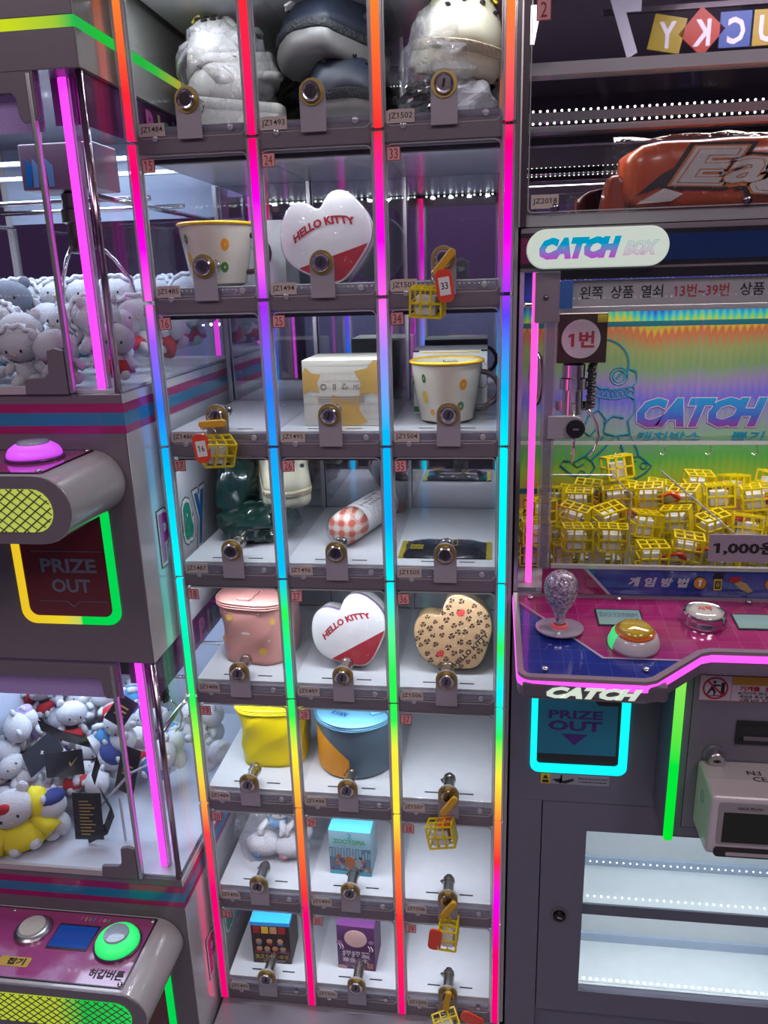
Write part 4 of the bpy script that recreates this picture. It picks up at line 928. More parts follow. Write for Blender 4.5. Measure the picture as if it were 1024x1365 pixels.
def mini_machine(zbase, zbody, zg, zt, label, kind):
    t = thing('claw_machine', label, 'claw machine', ((XL+XR)/2, 0.16, zbase))
    upper = kind == 'upper'
    # body shell with prize window opening
    g = G().box(XL, XR, YF, YBK, zbase, zbody); g.out('cabinet', GREY, t, bevel=0.002)
    G().box(XR, XR+0.0016, YF+0.002, YBK-0.002, zbase+0.002, zbody-0.001).out('side_skin', SIDEW, t)
    G().box(XL+0.005, XR-0.005, YF+0.006, YBK-0.005, zbody, zbody+0.004).out('prize_tray', mat('tray_white', (0.62, 0.66, 0.74), 0.3), t)
    # sill and stripes (front and side)
    s = G()
    for a, b, mi in ((0.0135, 0.0265, 0), (0.0265, 0.0445, 1), (0.0445, 0.0555, 0)):
        s.box(XL, XR+0.0022, YF-0.0006, YF, zbody-b, zbody-a, mi); s.box(XR+0.0016, XR+0.0022, YF, YBK, zbody-b, zbody-a, mi)
    s.out('stripe', [MAG, CYB], t)
    # frame posts and glass
    G().box(XL, XL+0.012, YF, YF+0.012, zbody, zg).out('post', PALE, t)
    G().box(XL, XL+0.012, YBK-0.012, YBK, zbody, zg).out('post', PALE, t)
    G().box(XR-0.010, XR, YBK-0.012, YBK, zbody, zg).out('post', STEEL, t)
    G().tube([(XR-0.005, YF+0.005, zbody), (XR-0.005, YF+0.005, zg)], 0.005, 10).out('corner_rod', mat('purple_chrome', (0.55, 0.40, 0.52), 0.15, metal=1.0), t, smooth=True)
    G().box(-0.0615, -0.0475, YF+0.026, YF+0.034, zbody+0.004, zg-0.001).out('neon_tube', NEONP, t, bevel=0.002)
    G().box(-0.0475, -0.0440, YF+0.024, YF+0.036, zbody+0.004, zg-0.001).out('tube_channel', EDGE, t)
    G().box(XL+0.012, -0.082, YF+0.001, YF+0.005, zbody+0.008, zg-0.004).out('front_glass', CLEAR, t)
    G().box(-0.080, XR-0.010, YF+0.001, YF+0.004, zbody, zg).out('front_glass', CLEAR, t)
    G().box(XR-0.004, XR, YF+0.010, YBK-0.012, zbody, zg).out('side_glass', CLEAR, t)
    if upper:
        G().box(XL+0.012, XR-0.012, YBK-0.006, YBK-0.003, zbody, zg-0.135).out('rear_glass', CLEAR, t)
        G().box(XL+0.012, XR-0.012, YBK-0.010, YBK-0.003, zg-0.135, zg).out('ceiling_stand_in', mat('pale_blue_panel', (0.42, 0.48, 0.62), 0.3, coat=0.3), t)  # pale panel added in place of the ceiling of the machine behind
    else: G().box(XL+0.012, XR-0.012, YBK-0.008, YBK-0.003, zbody, zg).box(XL+0.012, XL+0.018, YF+0.02, YBK-0.01, zbody, zg).out('rear_panel', mat('pale_blue_white', (0.55, 0.60, 0.72), 0.3), t)
    G().box(-0.086, -0.080, YF-0.006, YF+0.004, zbody+0.002, zg-0.002).out('door_edge', STEEL, t, bevel=0.001)
    for zz, sg in ((zbody, 1), (zg, -1)):      # stepped grey corner brackets
        q = [(-0.088, zz), (-0.088, zz+sg*0.060), (-0.100, zz+sg*0.063), (-0.112, zz+sg*0.060), (-0.114, zz+sg*0.030), (-0.120, zz+sg*0.024), (-0.150, zz+sg*0.022), (-0.152, zz)] if sg > 0 else \
            [(-0.076, zz), (-0.076, zz-0.052), (-0.082, zz-0.058), (-0.097, zz-0.058), (-0.101, zz-0.052), (-0.103, zz-0.030), (-0.108, zz-0.024), (XL, zz-0.024), (XL, zz)]
        G().prism(q, YF-0.005, YF+0.002).out('corner_bracket', GREY, t, bevel=0.001)
    G().box(XL, -0.15, YF-0.004, YF+0.002, zbody, zbody+0.012).out('door_sill', PALE, t, bevel=0.001)
    # purple film header inside the glass, with lettering on the side
    G().box(XL+0.02, -0.078, YF+0.012, YF+0.014, zg-0.066, zg).out('film_panel', PURS, t)
    G().box(-0.078, XR-0.010, YF+0.040, YF+0.0415, zg-0.055, zg).out('front_film', PURP, t)
    fp = G().box(XR-0.0065, XR-0.0050, YF+0.012, YBK-0.014, zg-0.062, zg).out('side_film', PURP, t)
    g = G()
    for k, (ch, yy, mi) in enumerate((('P', 0.12, 0), ('l', 0.155, 1), ('a', 0.185, 2), ('y', 0.22, 3), ('B', 0.28, 0), ('o', 0.32, 1), ('x', 0.355, 2))):
        text(g, ch, (XR+0.0004, yy-0.02, zg-0.030), (0, 1, 0), ZU, 0.026 if ch != 'l' else 0.009, 0.040 if ch in 'PlBy' else 0.030, mi, bold=0.05)
    COLT = [mat('t_magenta', (0.62, 0.12, 0.36), 0.4), mat('t_yellow', (0.7, 0.62, 0.25), 0.4), mat('t_green', (0.15, 0.50, 0.30), 0.4), mat('t_blue', (0.15, 0.35, 0.62), 0.4)]
    g.out('film_lettering', COLT, t)
    # big side lettering
    g = G(); zc = zbody-0.235 if upper else zbody-0.235
    for ch, yy, ww, mi in (('P', -0.012, 0.040, 0), ('l', 0.040, 0.014, 1), ('a', 0.082, 0.040, 2), ('y', 0.140, 0.046, 3)):
        hh = {'P': 0.078, 'l': 0.090, 'a': 0.066, 'y': 0.092}[ch]; dz = {'P': 0, 'l': 0.006, 'a': -0.004, 'y': -0.014}[ch]
        text(g, ch, (XR+0.0022, yy, zc+dz), (0, 1, 0), ZU, ww, hh, 5, bold=0.115, ref=0.04)
        text(g, ch, (XR+0.0026, yy, zc+dz), (0, 1, 0), ZU, ww, hh, 4, bold=0.095, ref=0.04)
        text(g, ch, (XR+0.0030, yy, zc+dz), (0, 1, 0), ZU, ww, hh, mi, bold=0.04)
    BR = [mat('b_magenta', (0.50, 0.02, 0.28) if upper else (0.62, 0.0, 0.10), 0.3, coat=0.3), mat('b_yellow', (0.65, 0.6, 0.35), 0.3), mat('b_green', (0.02, 0.30, 0.20), 0.3), mat('b_blue', (0.02, 0.15, 0.45), 0.3), PAPER, INK]
    g.out('side_lettering', BR, t)
    # console: stadium pod pushing out towards the player
    zc0, zc1 = zbody-0.169, zbody-0.079
    r = (zc1-zc0)/2; xr = XR-0.008
    pts = [(XL+0.01, zc0), (xr-r, zc0)] + [(xr-r+r*math.sin(a), (zc0+zc1)/2-r*math.cos(a)) for a in [PI*k/14 for k in range(1, 14)]] + [(xr-r, zc1), (XL+0.01, zc1)]
    pod = G().prism(pts, YF-0.150, YF+0.0).out('console', CAPG, t, smooth=40, bevel=0.002)
    r2 = r*0.62; cz = (zc0+zc1)/2
    win = [(XL+0.03, cz-r2), (xr-r-0.004, cz-r2)] + [(xr-r-0.004+r2*0.9*math.sin(a), cz-r2*math.cos(a)) for a in [PI*k/10 for k in range(1, 10)]] + [(xr-r-0.004, cz+r2), (XL+0.03, cz+r2)]
    face = G().prism([(XL+0.012, zc0+0.001), (xr-r, zc0+0.001)] + [(xr-r+(r-0.001)*math.sin(a), cz-(r-0.001)*math.cos(a)) for a in [PI*k/14 for k in range(1, 14)]] + [(xr-r, zc1-0.001), (XL+0.012, zc1-0.001)], YF-0.1525, YF-0.150).out('console_face', GREY, t)
    G().prism(win, YF-0.1535, YF-0.1525).out('glow_window', MESHY if upper else MESHG, t)
    g = G(); x = XL+0.03; xe = xr-r-0.004+r2*0.9
    import itertools
    step = 0.0155
    for sgn in (1, -1):
        k = -6
        while XL+0.03+k*step < xe+0.05:
            a = (XL+0.03+k*step, cz-r2*sgn); b = (a[0]+2*r2*1.25, cz+r2*sgn)
            # clip the bar to the window's rounded end
            seg = []
            for q in range(25):
                u = q/24; px_ = a[0]+(b[0]-a[0])*u; pz = a[1]+(b[1]-a[1])*u
                lim = xr-r-0.004+0.9*math.sqrt(max(0, r2*r2-(pz-cz)**2))
                if XL+0.03 <= px_ <= lim: seg.append((px_, YF-0.1545, pz))
            if len(seg) > 1: g.tube([seg[0], seg[-1]], 0.0009, 4)
            k += 1
    g.out('mesh_grille', mat('grille_brown', (0.10, 0.085, 0.07), 0.5), t)
    # top plate with buttons
    zt_ = zc1
    plate = G().box(XL+0.02, -0.062, YF-0.143, YF-0.006, zt_-0.0005, zt_+0.0012).out('button_plate', mat('pink_plate', (0.42, 0.07, 0.25), 0.12, coat=0.9), t)
    g = G().ring(rrect(XL+0.02, -0.062, YF-0.143, YF-0.006, 0.003), rrect(XL+0.022, -0.064, YF-0.141, YF-0.008, 0.003), zt_, zt_+0.0016, ax='z'); g.out('plate_edge', BLACK, plate)
    for sx, sy in ((-0.068, YF-0.012), (-0.068, YF-0.136), (-0.32, YF-0.012)):
        G().ell((sx, sy, zt_+0.002), (0.0042, 0.0042, 0.0022), 12, 6).out('screw', CHROME, plate, smooth=True)
    bx = -0.118 if upper else -0.106; by = YF-0.060 if upper else YF-0.064
    glow = mat('button_magenta_glow', (0.6, 0.2, 0.9), 0.4, emit=0.75, ecol=(0.75, 0.06, 0.95)) if upper else mat('button_green_glow', (0.1, 0.9, 0.3), 0.4, emit=0.85, ecol=(0.0, 0.80, 0.12))
    MB = Matrix.Translation((bx, by, zt_))
    G().lathe([(0.0385, 0.0), (0.0385, 0.004), (0.036, 0.0055)], 32, M=MB).out('button_collar', mat('dark_violet', (0.10, 0.03, 0.12), 0.2, coat=0.6), t, smooth=40)
    bd = G().lathe([(0.0355, 0.005), (0.0352, 0.010), (0.032, 0.016), (0.025, 0.021), (0.0205, 0.022)], 36, M=MB).out('button_dome', glow, t, smooth=True)
    G().lathe([(0.0205, 0.0215), (0.0205, 0.0235), (0.0195, 0.0255), (0.010, 0.0268), (0.0, 0.027)], 32, M=MB).out('button_cap', mat('frosted_cap', (0.42, 0.48, 0.56), 0.12, coat=1.0, bump=0.6, bscale=300), bd, smooth=50)
    if not upper:
        MB2 = Matrix.Translation((-0.262, YF-0.052, zt_))
        G().lathe([(0.030, 0), (0.030, 0.006), (0.026, 0.010), (0.0225, 0.0105)], 28, M=MB2).out('coin_button', STEEL, t, smooth=40)
        G().lathe([(0.0225, 0.010), (0.021, 0.0135), (0.0, 0.015)], 28, M=MB2).out('coin_button_cap', mat('cream_cap', (0.62, 0.58, 0.50), 0.15, coat=1.0), t, smooth=40)
        sc_ = G().box(-0.2235, -0.152, YF-0.083, YF-0.032, zt_+0.0012, zt_+0.0020).out('screen_frame', BLACK, t)
        G().box(-0.2215, -0.154, YF-0.079, YF-0.035, zt_+0.0020, zt_+0.0023).out('screen', mat('blue_lcd', (0.01, 0.06, 0.30), 0.15, emit=0.16, ecol=(0.01, 0.14, 0.8), coat=0.8), t)
        g = G(); cols = 'PlayBox'
        xx = -0.192
        for k, ch in enumerate(cols):
            text(g, ch, (xx, YF-0.019, zt_+0.0015), XU, (0, 1, 0), 0.0055 if ch not in 'l' else 0.002, 0.009 if ch in 'PlBy' else 0.007, k % 4, bold=0.03); xx += 0.0075 if ch != 'y' else 0.011
        text(g, 'mini', (-0.128, YF-0.019, zt_+0.0015), XU, (0, 1, 0), 0.010, 0.006, 0, bold=0.02)
        g.out('plate_lettering', COLT, t)
        g = G(); text(g, '허갑버튼', (-0.098, YF-0.121, zt_+0.0015), XU, (0, 1, 0), 0.058, 0.018, 0, bold=0.03); g.out('button_lettering', INK, t)
        g = G().prism(rrect(-0.285, -0.232, YF-0.122, YF-0.104, 0.003), zt_+0.0012, zt_+0.0018, ax='z'); g.out('yellow_label', mat('amber_label', (0.65, 0.42, 0.05), 0.4), t)
        g = G(); text(g, '잡기', (-0.255, YF-0.113, zt_+0.0022), XU, (0, 1, 0), 0.030, 0.013, 0, bold=0.04); g.out('label_lettering', INK, t)
    # prize window
    zc_ = (zbody-0.25)
    wx0, wx1, wz0, wz1 = -0.216, -0.056, zbody-0.349, zbody-0.152
    if zbase < wz0:
        G().ring(rrect(wx0, wx1, wz0, wz1, 0.022), rrect(wx0+0.013, wx1-0.013, wz0+0.013, wz1-0.013, 0.014), YF-0.003, YF+0.001).out('prize_window_light', PRLED, t, bevel=0.001)
        pw = G().prism(rrect(wx0+0.013, wx1-0.013, wz0+0.013, wz1-0.013, 0.014), YF-0.0012, YF+0.0005).out('prize_flap', mat('maroon_flap', (0.16, 0.018, 0.03), 0.15, coat=0.8), t)
        g = G(); xm = (wx0+wx1)/2+0.006; zm = (wz0+wz1)/2
        text(g, 'PRIZE', (xm, YF-0.0016, zm-0.004), XU, ZU, 0.088, 0.022, 0, bold=0.03); text(g, 'OUT', (xm, YF-0.0016, zm-0.036), XU, ZU, 0.062, 0.022, 0, bold=0.03)
        g.box(xm-0.056, xm+0.056, YF-0.0016, YF-0.0012, zm+0.018, zm+0.0188, 0)
        for s_ in (-1, 1): g.box(min(xm+s_*0.056, xm+s_*0.010), max(xm+s_*0.056, xm+s_*0.010), YF-0.0016, YF-0.0012, zm-0.0618, zm-0.061, 0)
        for s_ in (-1, 1): g.tube([(xm+s_*0.010, YF-0.0014, zm-0.0614), (xm, YF-0.0014, zm-0.070)], 0.0005, 4, 0)
        g.out('flap_lettering', mat('slate_lettering', (0.16, 0.20, 0.26), 0.4), pw)
    # inside: light bars, gantry, claw
    zl = zg - 0.070
    lb = G().box(XL+0.03, XR-0.03, 0.14, 0.150, zl, zl+0.007).box(XL+0.03, XR-0.03, 0.30, 0.310, zl, zl+0.007).out('light_bar', SHELFUND, t)
    d = G()
    for k in range(26):
        for yy in (0.1385, 0.2985): d.ell((XL+0.04+k*0.0155, yy, zl+0.004), (0.0022, 0.0015, 0.0022), 6, 4)
    d.out('led_dots', DOTS, lb)
    area('interior_light', ((XL+XR)/2, 0.16, zg-0.02), 0.36, 0.30, 3.2 if upper else 3.0, (0.66, 0.80, 1.0), parent=t)
    zr = zg-0.13
    rl = G().tube([(XL+0.01, 0.10, zr), (XR-0.012, 0.10, zr)], 0.004, 8).tube([(XL+0.01, 0.24, zr), (XR-0.012, 0.24, zr)], 0.004, 8).tube([(XL+0.02, YF+0.02, zr-0.012), (XL+0.02, YBK-0.02, zr-0.012)], 0.004, 8).tube([(XR-0.02, YF+0.03, zr-0.012), (XR-0.02, YBK-0.02, zr-0.012)], 0.004, 8)
    rl.out('gantry_rail', CHROME, t, smooth=True)
    return t
mm_u = mini_machine(0.998, 1.411, 1.8105, 1.99, 'upper white claw machine with green edged header and round purple button', 'upper')
# header of the upper machine with its running light band
hd = G().box(XL, XR, YF-0.004, YBK, 1.8105, 1.855).box(XL, XR, YF-0.004, YBK, 1.868, 1.999).out('header', GREY, mm_u, bevel=0.001)
G().box(XR, XR+0.0014, YF-0.003, YBK, 1.8115, 1.8545).box(XR, XR+0.0014, YF-0.003, YBK, 1.8685, 1.998).out('header_side', mat('side_taupe', (0.40, 0.39, 0.35), 0.15, coat=0.8), mm_u)
G().box(XL, XR+0.001, YF-0.0035, YF, 1.855, 1.868).out('light_band', YGX, mm_u)
G().box(XR, XR+0.0016, YF, YBK, 1.855, 1.868).out('light_band', YG, mm_u)
mm_l = mini_machine(0.02, 0.5965, 0.9960, 1.0, 'lower white claw machine with big green button and blue screen', 'lower')
claw(mm_u, (-0.128, 0.060, 1.690), 1.1, mat('bronze_motor', (0.30, 0.24, 0.24), 0.25, metal=1.0), 1.55)
cb = G().box(-0.190, -0.075, 0.030, 0.105, 1.690, 1.752).out('claw_carriage', mat('carriage_plum', (0.30, 0.20, 0.24), 0.3), mm_u, bevel=0.002)
g = G()
for k in range(4): g.prism([(-0.184+k*0.012, 1.694), (-0.176+k*0.012, 1.694), (-0.170+k*0.010, 1.722), (-0.180+k*0.010, 1.732)], 0.029, 0.030, k % 2)
g.out('blue_print', [mat('azure_print', (0.02, 0.3, 0.75), 0.3), mat('ice_print', (0.25, 0.6, 0.9), 0.3)], cb)
claw(mm_l, (-0.105, 0.060, 0.905), 0.95, mat('brown_motor', (0.16, 0.09, 0.09), 0.3, metal=0.8))
G().box(-0.150, -0.060, 0.030, 0.100, 0.905, 0.955).out('claw_carriage', BLACK, mm_l, bevel=0.002)
# acrylic prize chute in the lower machine
ch = G().prism([(-0.210, 0.600), (-0.210, 0.645), (-0.125, 0.740), (-0.085, 0.760), (-0.085, 0.600)], -0.020, -0.016).out('prize_chute', CLEAR, mm_l)
G().tube([(-0.210, -0.018, 0.600), (-0.210, -0.018, 0.645), (-0.125, -0.018, 0.740), (-0.085, -0.018, 0.762)], 0.0022, 6).box(-0.152, -0.149, -0.02, -0.016, 0.600, 0.690).out('chute_edge', EDGE, ch)
def inbox(x, y): return x < -0.0475 and -0.064 < y < 0.385 and x > -0.425
rnd = random.Random(21)
# heap in the upper machine
UPG = 'white plush toys heaped in the upper machine'; LPG = 'plush toys heaped in the lower machine'
up_front = [('hood', -0.118, 0.045, 1.452, 0.3, 1.0, 'white plush toy in dotted frilled hood beside the neon tube, facing forward'),
            ('blue', -0.172, 0.06, 1.440, -0.4, 1.05, 'white plush toy in blue dress sitting left of the hooded one'),
            ('red', -0.225, 0.02, 1.430, 0.2, 1.05, 'white plush toy with red skirt at the left front of the upper heap'),
            ('grey', -0.285, 0.10, 1.470, 0.4, 1.15, 'grey plush toy leaning at the left edge of the upper machine'),
            ('hood', -0.062, 0.08, 1.445, 0.5, 1.05, 'white plush toy in frilled hood just right of the neon tube')]
for key, x, y, z, rz, sc_, lb_ in up_front: plush(key, (x, y, z), (R_(-8), 0, rz), sc_, lb_, None)
PH = []; k = 0
for gy in range(5):
    for gx in range(7):
        x = -0.405 + gx*0.058 + rnd.uniform(-0.008, 0.008); y = -0.045 + gy*0.088 + rnd.uniform(-0.01, 0.01)
        if not inbox(x, y): continue
        key = ('hood', 'plain', 'hood', 'blue', 'hood', 'plain', 'red')[k % 7]; k += 1
        PH.append([0, 'upper machine', gy, x, key, None]); PH[-1][0] = plush(key, (x, y, 1.4205+(0.022 if gy > 0 else 0.0)+rnd.uniform(0, 0.006)), (R_(rnd.uniform(-55, 20)), R_(rnd.uniform(-25, 25)), rnd.uniform(-0.9, 0.9)), rnd.uniform(0.9, 1.08),
              {'hood': 'white plush toy in dotted frilled hood, one of the heap in the upper machine', 'plain': 'plain white plush toy in the heap of the upper machine', 'blue': 'blue dressed white plush toy buried in the heap of the upper machine', 'red': 'red skirted white plush toy deep in the heap of the upper machine'}[key], UPG)
        if gy >= 3:
            PH.append([0, 'upper machine, on top', gy, x, 'hood', None]); PH[-1][0] = plush('hood', (x+0.02, y, 1.482), (R_(rnd.uniform(-30, 10)), 0, rnd.uniform(-0.7, 0.7)), 1.0, 'white plush toy in dotted frilled hood, one of the heap in the upper machine', UPG)
k = 0
for gy in range(5):
    for gx in range(8):
        x = -0.405 + gx*0.050 + rnd.uniform(-0.008, 0.008); y = -0.02 + gy*0.078 + rnd.uniform(-0.01, 0.01)
        if not inbox(x, y): continue
        if x > -0.22 and y < 0.10: continue
        if x > -0.25 and y > 0.2 and gy == 4: continue
        key = ('plain', 'navy', 'plain', 'lilac', 'red', 'plain', 'lilac', 'blue')[(k*3) % 8]; k += 1
        PH.append([0, 'lower machine', gy, x, key, None]); PH[-1][0] = plush(key, (x, y, 0.6070+(0.015*gy)+rnd.uniform(0, 0.008)), (R_(rnd.uniform(-80, 30)), R_(rnd.uniform(-40, 40)), rnd.uniform(-2, 2)), rnd.uniform(0.82, 0.98),
              {'plain': 'plain white plush toy tumbled in the lower machine', 'navy': 'white plush toy with navy cap tumbled in the lower machine', 'lilac': 'lilac and white plush toy tumbled in the lower machine', 'red': 'red skirted white plush toy tumbled in the lower machine', 'blue': 'blue dressed plush toy tumbled in the lower machine'}[key], LPG)
k = 0
for gy, gx, z in [(a, b, 0.655) for a in (1, 2, 3, 4) for b in range(5)] + [(a, b, 0.705) for a in (2, 3, 4) for b in range(4)] + [(4, b, 0.755) for b in range(3)] + [(3, 0, 0.75), (3, 1, 0.75)]:
    x = -0.415 + gx*0.050 + rnd.uniform(-0.008, 0.008); y = -0.03 + gy*0.078 + rnd.uniform(-0.008, 0.008); key = ('dark', 'plain', 'navy', 'red', 'plain', 'lilac', 'dark', 'blue')[k % 8]; k += 1
    PH.append([0, 'lower machine, %s layer' % ('second' if z < 0.7 else 'third' if z < 0.74 else 'top'), gy, x, key, None])
    PH[-1][0] = plush(key, (x, y, z), (R_(rnd.uniform(-90, 20)), R_(rnd.uniform(-50, 50)), rnd.uniform(-1.6, 1.6)), rnd.uniform(0.84, 0.98), 'x', LPG)
ORD = ('first', 'second', 'third', 'fourth', 'fifth', 'sixth', 'seventh', 'eighth', 'ninth', 'tenth', 'eleventh', 'twelfth')
_seen = {}
KND = {'hood': 'white plush toy in dotted hood', 'plain': 'plain white plush toy', 'blue': 'white plush toy in blue dress', 'red': 'white plush toy in red skirt', 'navy': 'white plush toy in navy cap', 'lilac': 'lilac plush toy', 'grey': 'grey plush toy', 'dark': 'black and red plush toy'}
for q in sorted(PH, key=lambda h: h[3]):
    k_ = (q[1], q[2]); _seen[k_] = _seen.get(k_, -1)+1
    q[0]['label'] = '%s, %s, %s row back, %s from left' % (KND[q[4]], q[1], ORD[q[2]], ORD[_seen[k_]])
# the yellow jacket toy at the front, in its own colours
t = plush_proto('plush_toy', 'white plush toy in bright yellow jacket with red bow, front of lower machine', 'plush toy', FUR, FUR, YCL, 'none')
t.location = (-0.318, -0.045, 0.602); t.rotation_euler = (R_(-6), R_(-14), R_(25)); t.scale = (1.3, 1.3, 1.3)
G().lathe([(0.017, 0.040), (0.026, 0.034), (0.032, 0.018), (0.033, 0.006), (0.024, 0.005)], 20, sq=(1.0, 1.05, 0.85)).out('jacket', YCL, t, smooth=True, local=True)
G().ell((0.030, 0.004, 0.048), (0.017, 0.020, 0.026), 14, 9, amp=0.06).out('jacket_hood', YCL, t, smooth=True, local=True)
for s in (-1, 1):
    G().tube([(s*0.018, -0.006, 0.036), (s*0.034, -0.012, 0.024), (s*0.040, -0.018, 0.014)], [0.009, 0.012, 0.013], 10).out('sleeve', YCL, t, smooth=True, local=True)
    G().ell((s*0.009-0.012, -0.024, 0.072), (0.009, 0.005, 0.008), 10, 6).out('bow_loop', RCL, t, smooth=True, local=True)
G().ell((-0.012, -0.027, 0.072), (0.004, 0.004, 0.004), 8, 6).out('bow_knot', RCL, t, smooth=True, local=True)
# black card tags among them
BCARD = mat('black_hang_tag', (0.012, 0.014, 0.02), 0.25, coat=0.4)
GDI = mat('gold_ink', (0.60, 0.42, 0.12), 0.35, metal=0.4)
for i, (c, e, wx, wz, lb_) in enumerate((((-0.205, -0.035, 0.660), (R_(-8), 0, R_(4)), 0.026, 0.044, 'upright black hang tag with rows of gold print behind the glass'),
        ((-0.270, 0.02, 0.725), (R_(-20), R_(-16), R_(-10)), 0.045, 0.022, 'wide black hang tag with gold tick above the yellow jacket toy'),
        ((-0.330, 0.05, 0.725), (R_(-50), R_(-38), R_(20)), 0.040, 0.026, 'slanted black hang tag with small white cross at left'),
        ((-0.190, 0.10, 0.790), (R_(-30), R_(38), R_(10)), 0.020, 0.026, 'small black hang tag standing on its corner at the back'),
        ((-0.160, 0.04, 0.705), (R_(-10), R_(12), R_(-10)), 0.020, 0.045, 'narrow black hang tag with gold lettering near the claw'))):
    t = thing('hang_tag', lb_, 'tag', c); t.rotation_euler = e
    G().box(-wx, wx, -0.0008, 0.0008, -wz, wz).out('card', BCARD, t, bevel=0.0003, local=True)
    g = G()
    if i == 0:
        for k in range(11): g.box(-wx*0.55, wx*(0.1+0.5*((k*7) % 5)/5), -0.0012, -0.0008, wz*0.62-k*0.0062, wz*0.62-k*0.0062+0.0018)
    elif i == 1: g.prism([(0.012, -0.002), (0.016, -0.006), (0.034, 0.010), (0.017, -0.002), (0.014, 0.003)], -0.0012, -0.0008)
    elif i == 2: g.box(-0.004, 0.004, -0.0012, -0.0008, -0.001, 0.001).box(-0.001, 0.001, -0.0012, -0.0008, -0.004, 0.004)
    else:
        for k in range(3): g.box(-wx*0.5, wx*0.5, -0.0012, -0.0008, -0.01+k*0.008, -0.007+k*0.008)
    g.out('print', GDI if i != 2 else PAPER, t, local=True)
# black ribbons
for pts, lb_ in (([(-0.315, 0.03, 0.795), (-0.27, 0.03, 0.775), (-0.225, 0.03, 0.765), (-0.205, 0.02, 0.735), (-0.215, 0.01, 0.70)], 'broad black ribbon arching over the toys in the lower machine'), ([(-0.185, -0.02, 0.70), (-0.165, -0.025, 0.665), (-0.18, -0.03, 0.63), (-0.215, -0.035, 0.612)], 'black ribbon curling down beside the prize chute')):
    g = G(); vs = []
    for p in pts: vs += [(p[0], p[1], p[2]+0.011), (p[0]+0.003, p[1]+0.001, p[2]-0.011)]
    n_ = len(vs); vs += [(a, b+0.001, c_) for a, b, c_ in vs]
    fs = [(2*i, 2*i+1, 2*i+3, 2*i+2) for i in range(len(pts)-1)]; fs += [tuple(q+n_ for q in f[::-1]) for f in fs]
    g.add(vs, fs); tagged(g.out('ribbon', BCARD, smooth=True), lb_, 'ribbon')

# ================================================================ large claw machine on the right
MX0, MX1 = 0.528, 1.22
MC_ = thing('prize_claw_machine', 'large grey claw machine with rainbow backboard and magenta control deck', 'claw machine', (0.87, 0.2, 0.0))
ZS0, ZS1 = 1.090, 1.556     # game window
g = G().box(MX0, MX1, 0.0, 0.45, 0.72, ZS0).box(MX0, 0.582, 0, 0.45, 0.0, 0.72).box(0.582, MX1, 0.012, 0.45, 0.0, 0.277).box(0.582, MX1, 0.40, 0.45, 0.277, 0.72)
g.box(1.15, MX1, 0.0, 0.40, 0.277, 0.72); g.out('cabinet', GREYBL, MC_, bevel=0.0015)
dr = G().box(0.5835, 0.656, 0.0, 0.014, 0.280, 0.7195).box(0.656, 1.0, 0.0, 0.014, 0.280, 0.3275).box(0.656, 1.0, 0.0, 0.014, 0.666, 0.7195).box(1.0, 1.148, 0, 0.014, 0.28, 0.7195).out('lower_door', GREYBL, MC_)
G().box(0.656, 1.0, 0.004, 0.007, 0.3275, 0.666).out('door_glass', CLEARF, dr)
My = Matrix.Translation((0.6175, 0, 0.493)) @ Matrix.Rotation(PI/2, 4, 'X')
G().ring(disc(0, 0, 0.014), disc(0, 0, 0.011), 0.0, 0.003, M=My, ax='z').out('lock_ring', GREY, dr, smooth=40)
G().lathe([(0.011, 0), (0.0108, 0.007), (0.009, 0.0085), (0, 0.0085)], 20, M=My).out('lock_cylinder', mat('black_chrome', (0.05, 0.05, 0.05), 0.2, metal=1.0), dr, smooth=40)
G().box(-0.0012, 0.0012, -0.004, 0.004, 0.0085, 0.0092, M=My @ Matrix.Rotation(1.2, 4, 'Z')).out('key_slot', CHROME, dr)
CW = mat('case_white', (0.70, 0.76, 0.80), 0.22, coat=0.4)
G().box(0.59, 1.148, 0.392, 0.40, 0.285, 0.715).box(0.584, 0.59, 0.016, 0.40, 0.285, 0.715).out('case_lining', CW, MC_)
cs = G().box(0.59, 1.148, 0.020, 0.392, 0.484, 0.503).out('case_shelf', CW, MC_)
G().box(0.59, 1.148, 0.016, 0.020, 0.482, 0.5035).out('shelf_front', mat('shelf_edge', (0.13, 0.15, 0.19), 0.4), cs)
G().box(0.59, 1.148, 0.015, 0.392, 0.30, 0.329).out('case_floor', CW, MC_)
G().box(0.59, 1.148, 0.112, 0.118, 0.329, 0.347).box(0.59, 1.148, 0.112, 0.118, 0.5035, 0.5215).out('back_seam', mat('seam_blue', (0.42, 0.52, 0.66), 0.3), MC_)  # bluish line of the wall and floor joint, put in as a strip
G().box(0.59, 1.148, 0.118, 0.125, 0.329, 0.484).box(0.59, 1.148, 0.118, 0.125, 0.5035, 0.715).out('case_back', CW, MC_)
for zz, pw in ((0.483, 0.58), (0.714, 0.66)):
    area('case_light', (0.87, 0.030, zz-0.006), 0.55, 0.014, pw, (0.84, 0.97, 1.0), (math.radians(-10), 0, 0), MC_)
d = G()
for k in range(46):
    for yy, zz in ((0.026, 0.3300), (0.10, 0.5225), (0.035, 0.5045)): d.ell((0.598+k*0.0118, yy, zz), (0.0016, 0.0016, 0.0012) if zz > 0.4 else (0.0030, 0.0022, 0.0022), 6, 4)
lb = G().box(0.59, 1.148, 0.020, 0.031, 0.3285, 0.3300).out('light_bar', CW, MC_); d.out('led_dots', DOTREFL, lb)  # dots and bar on the floor and shelf imitate reflected LED strips
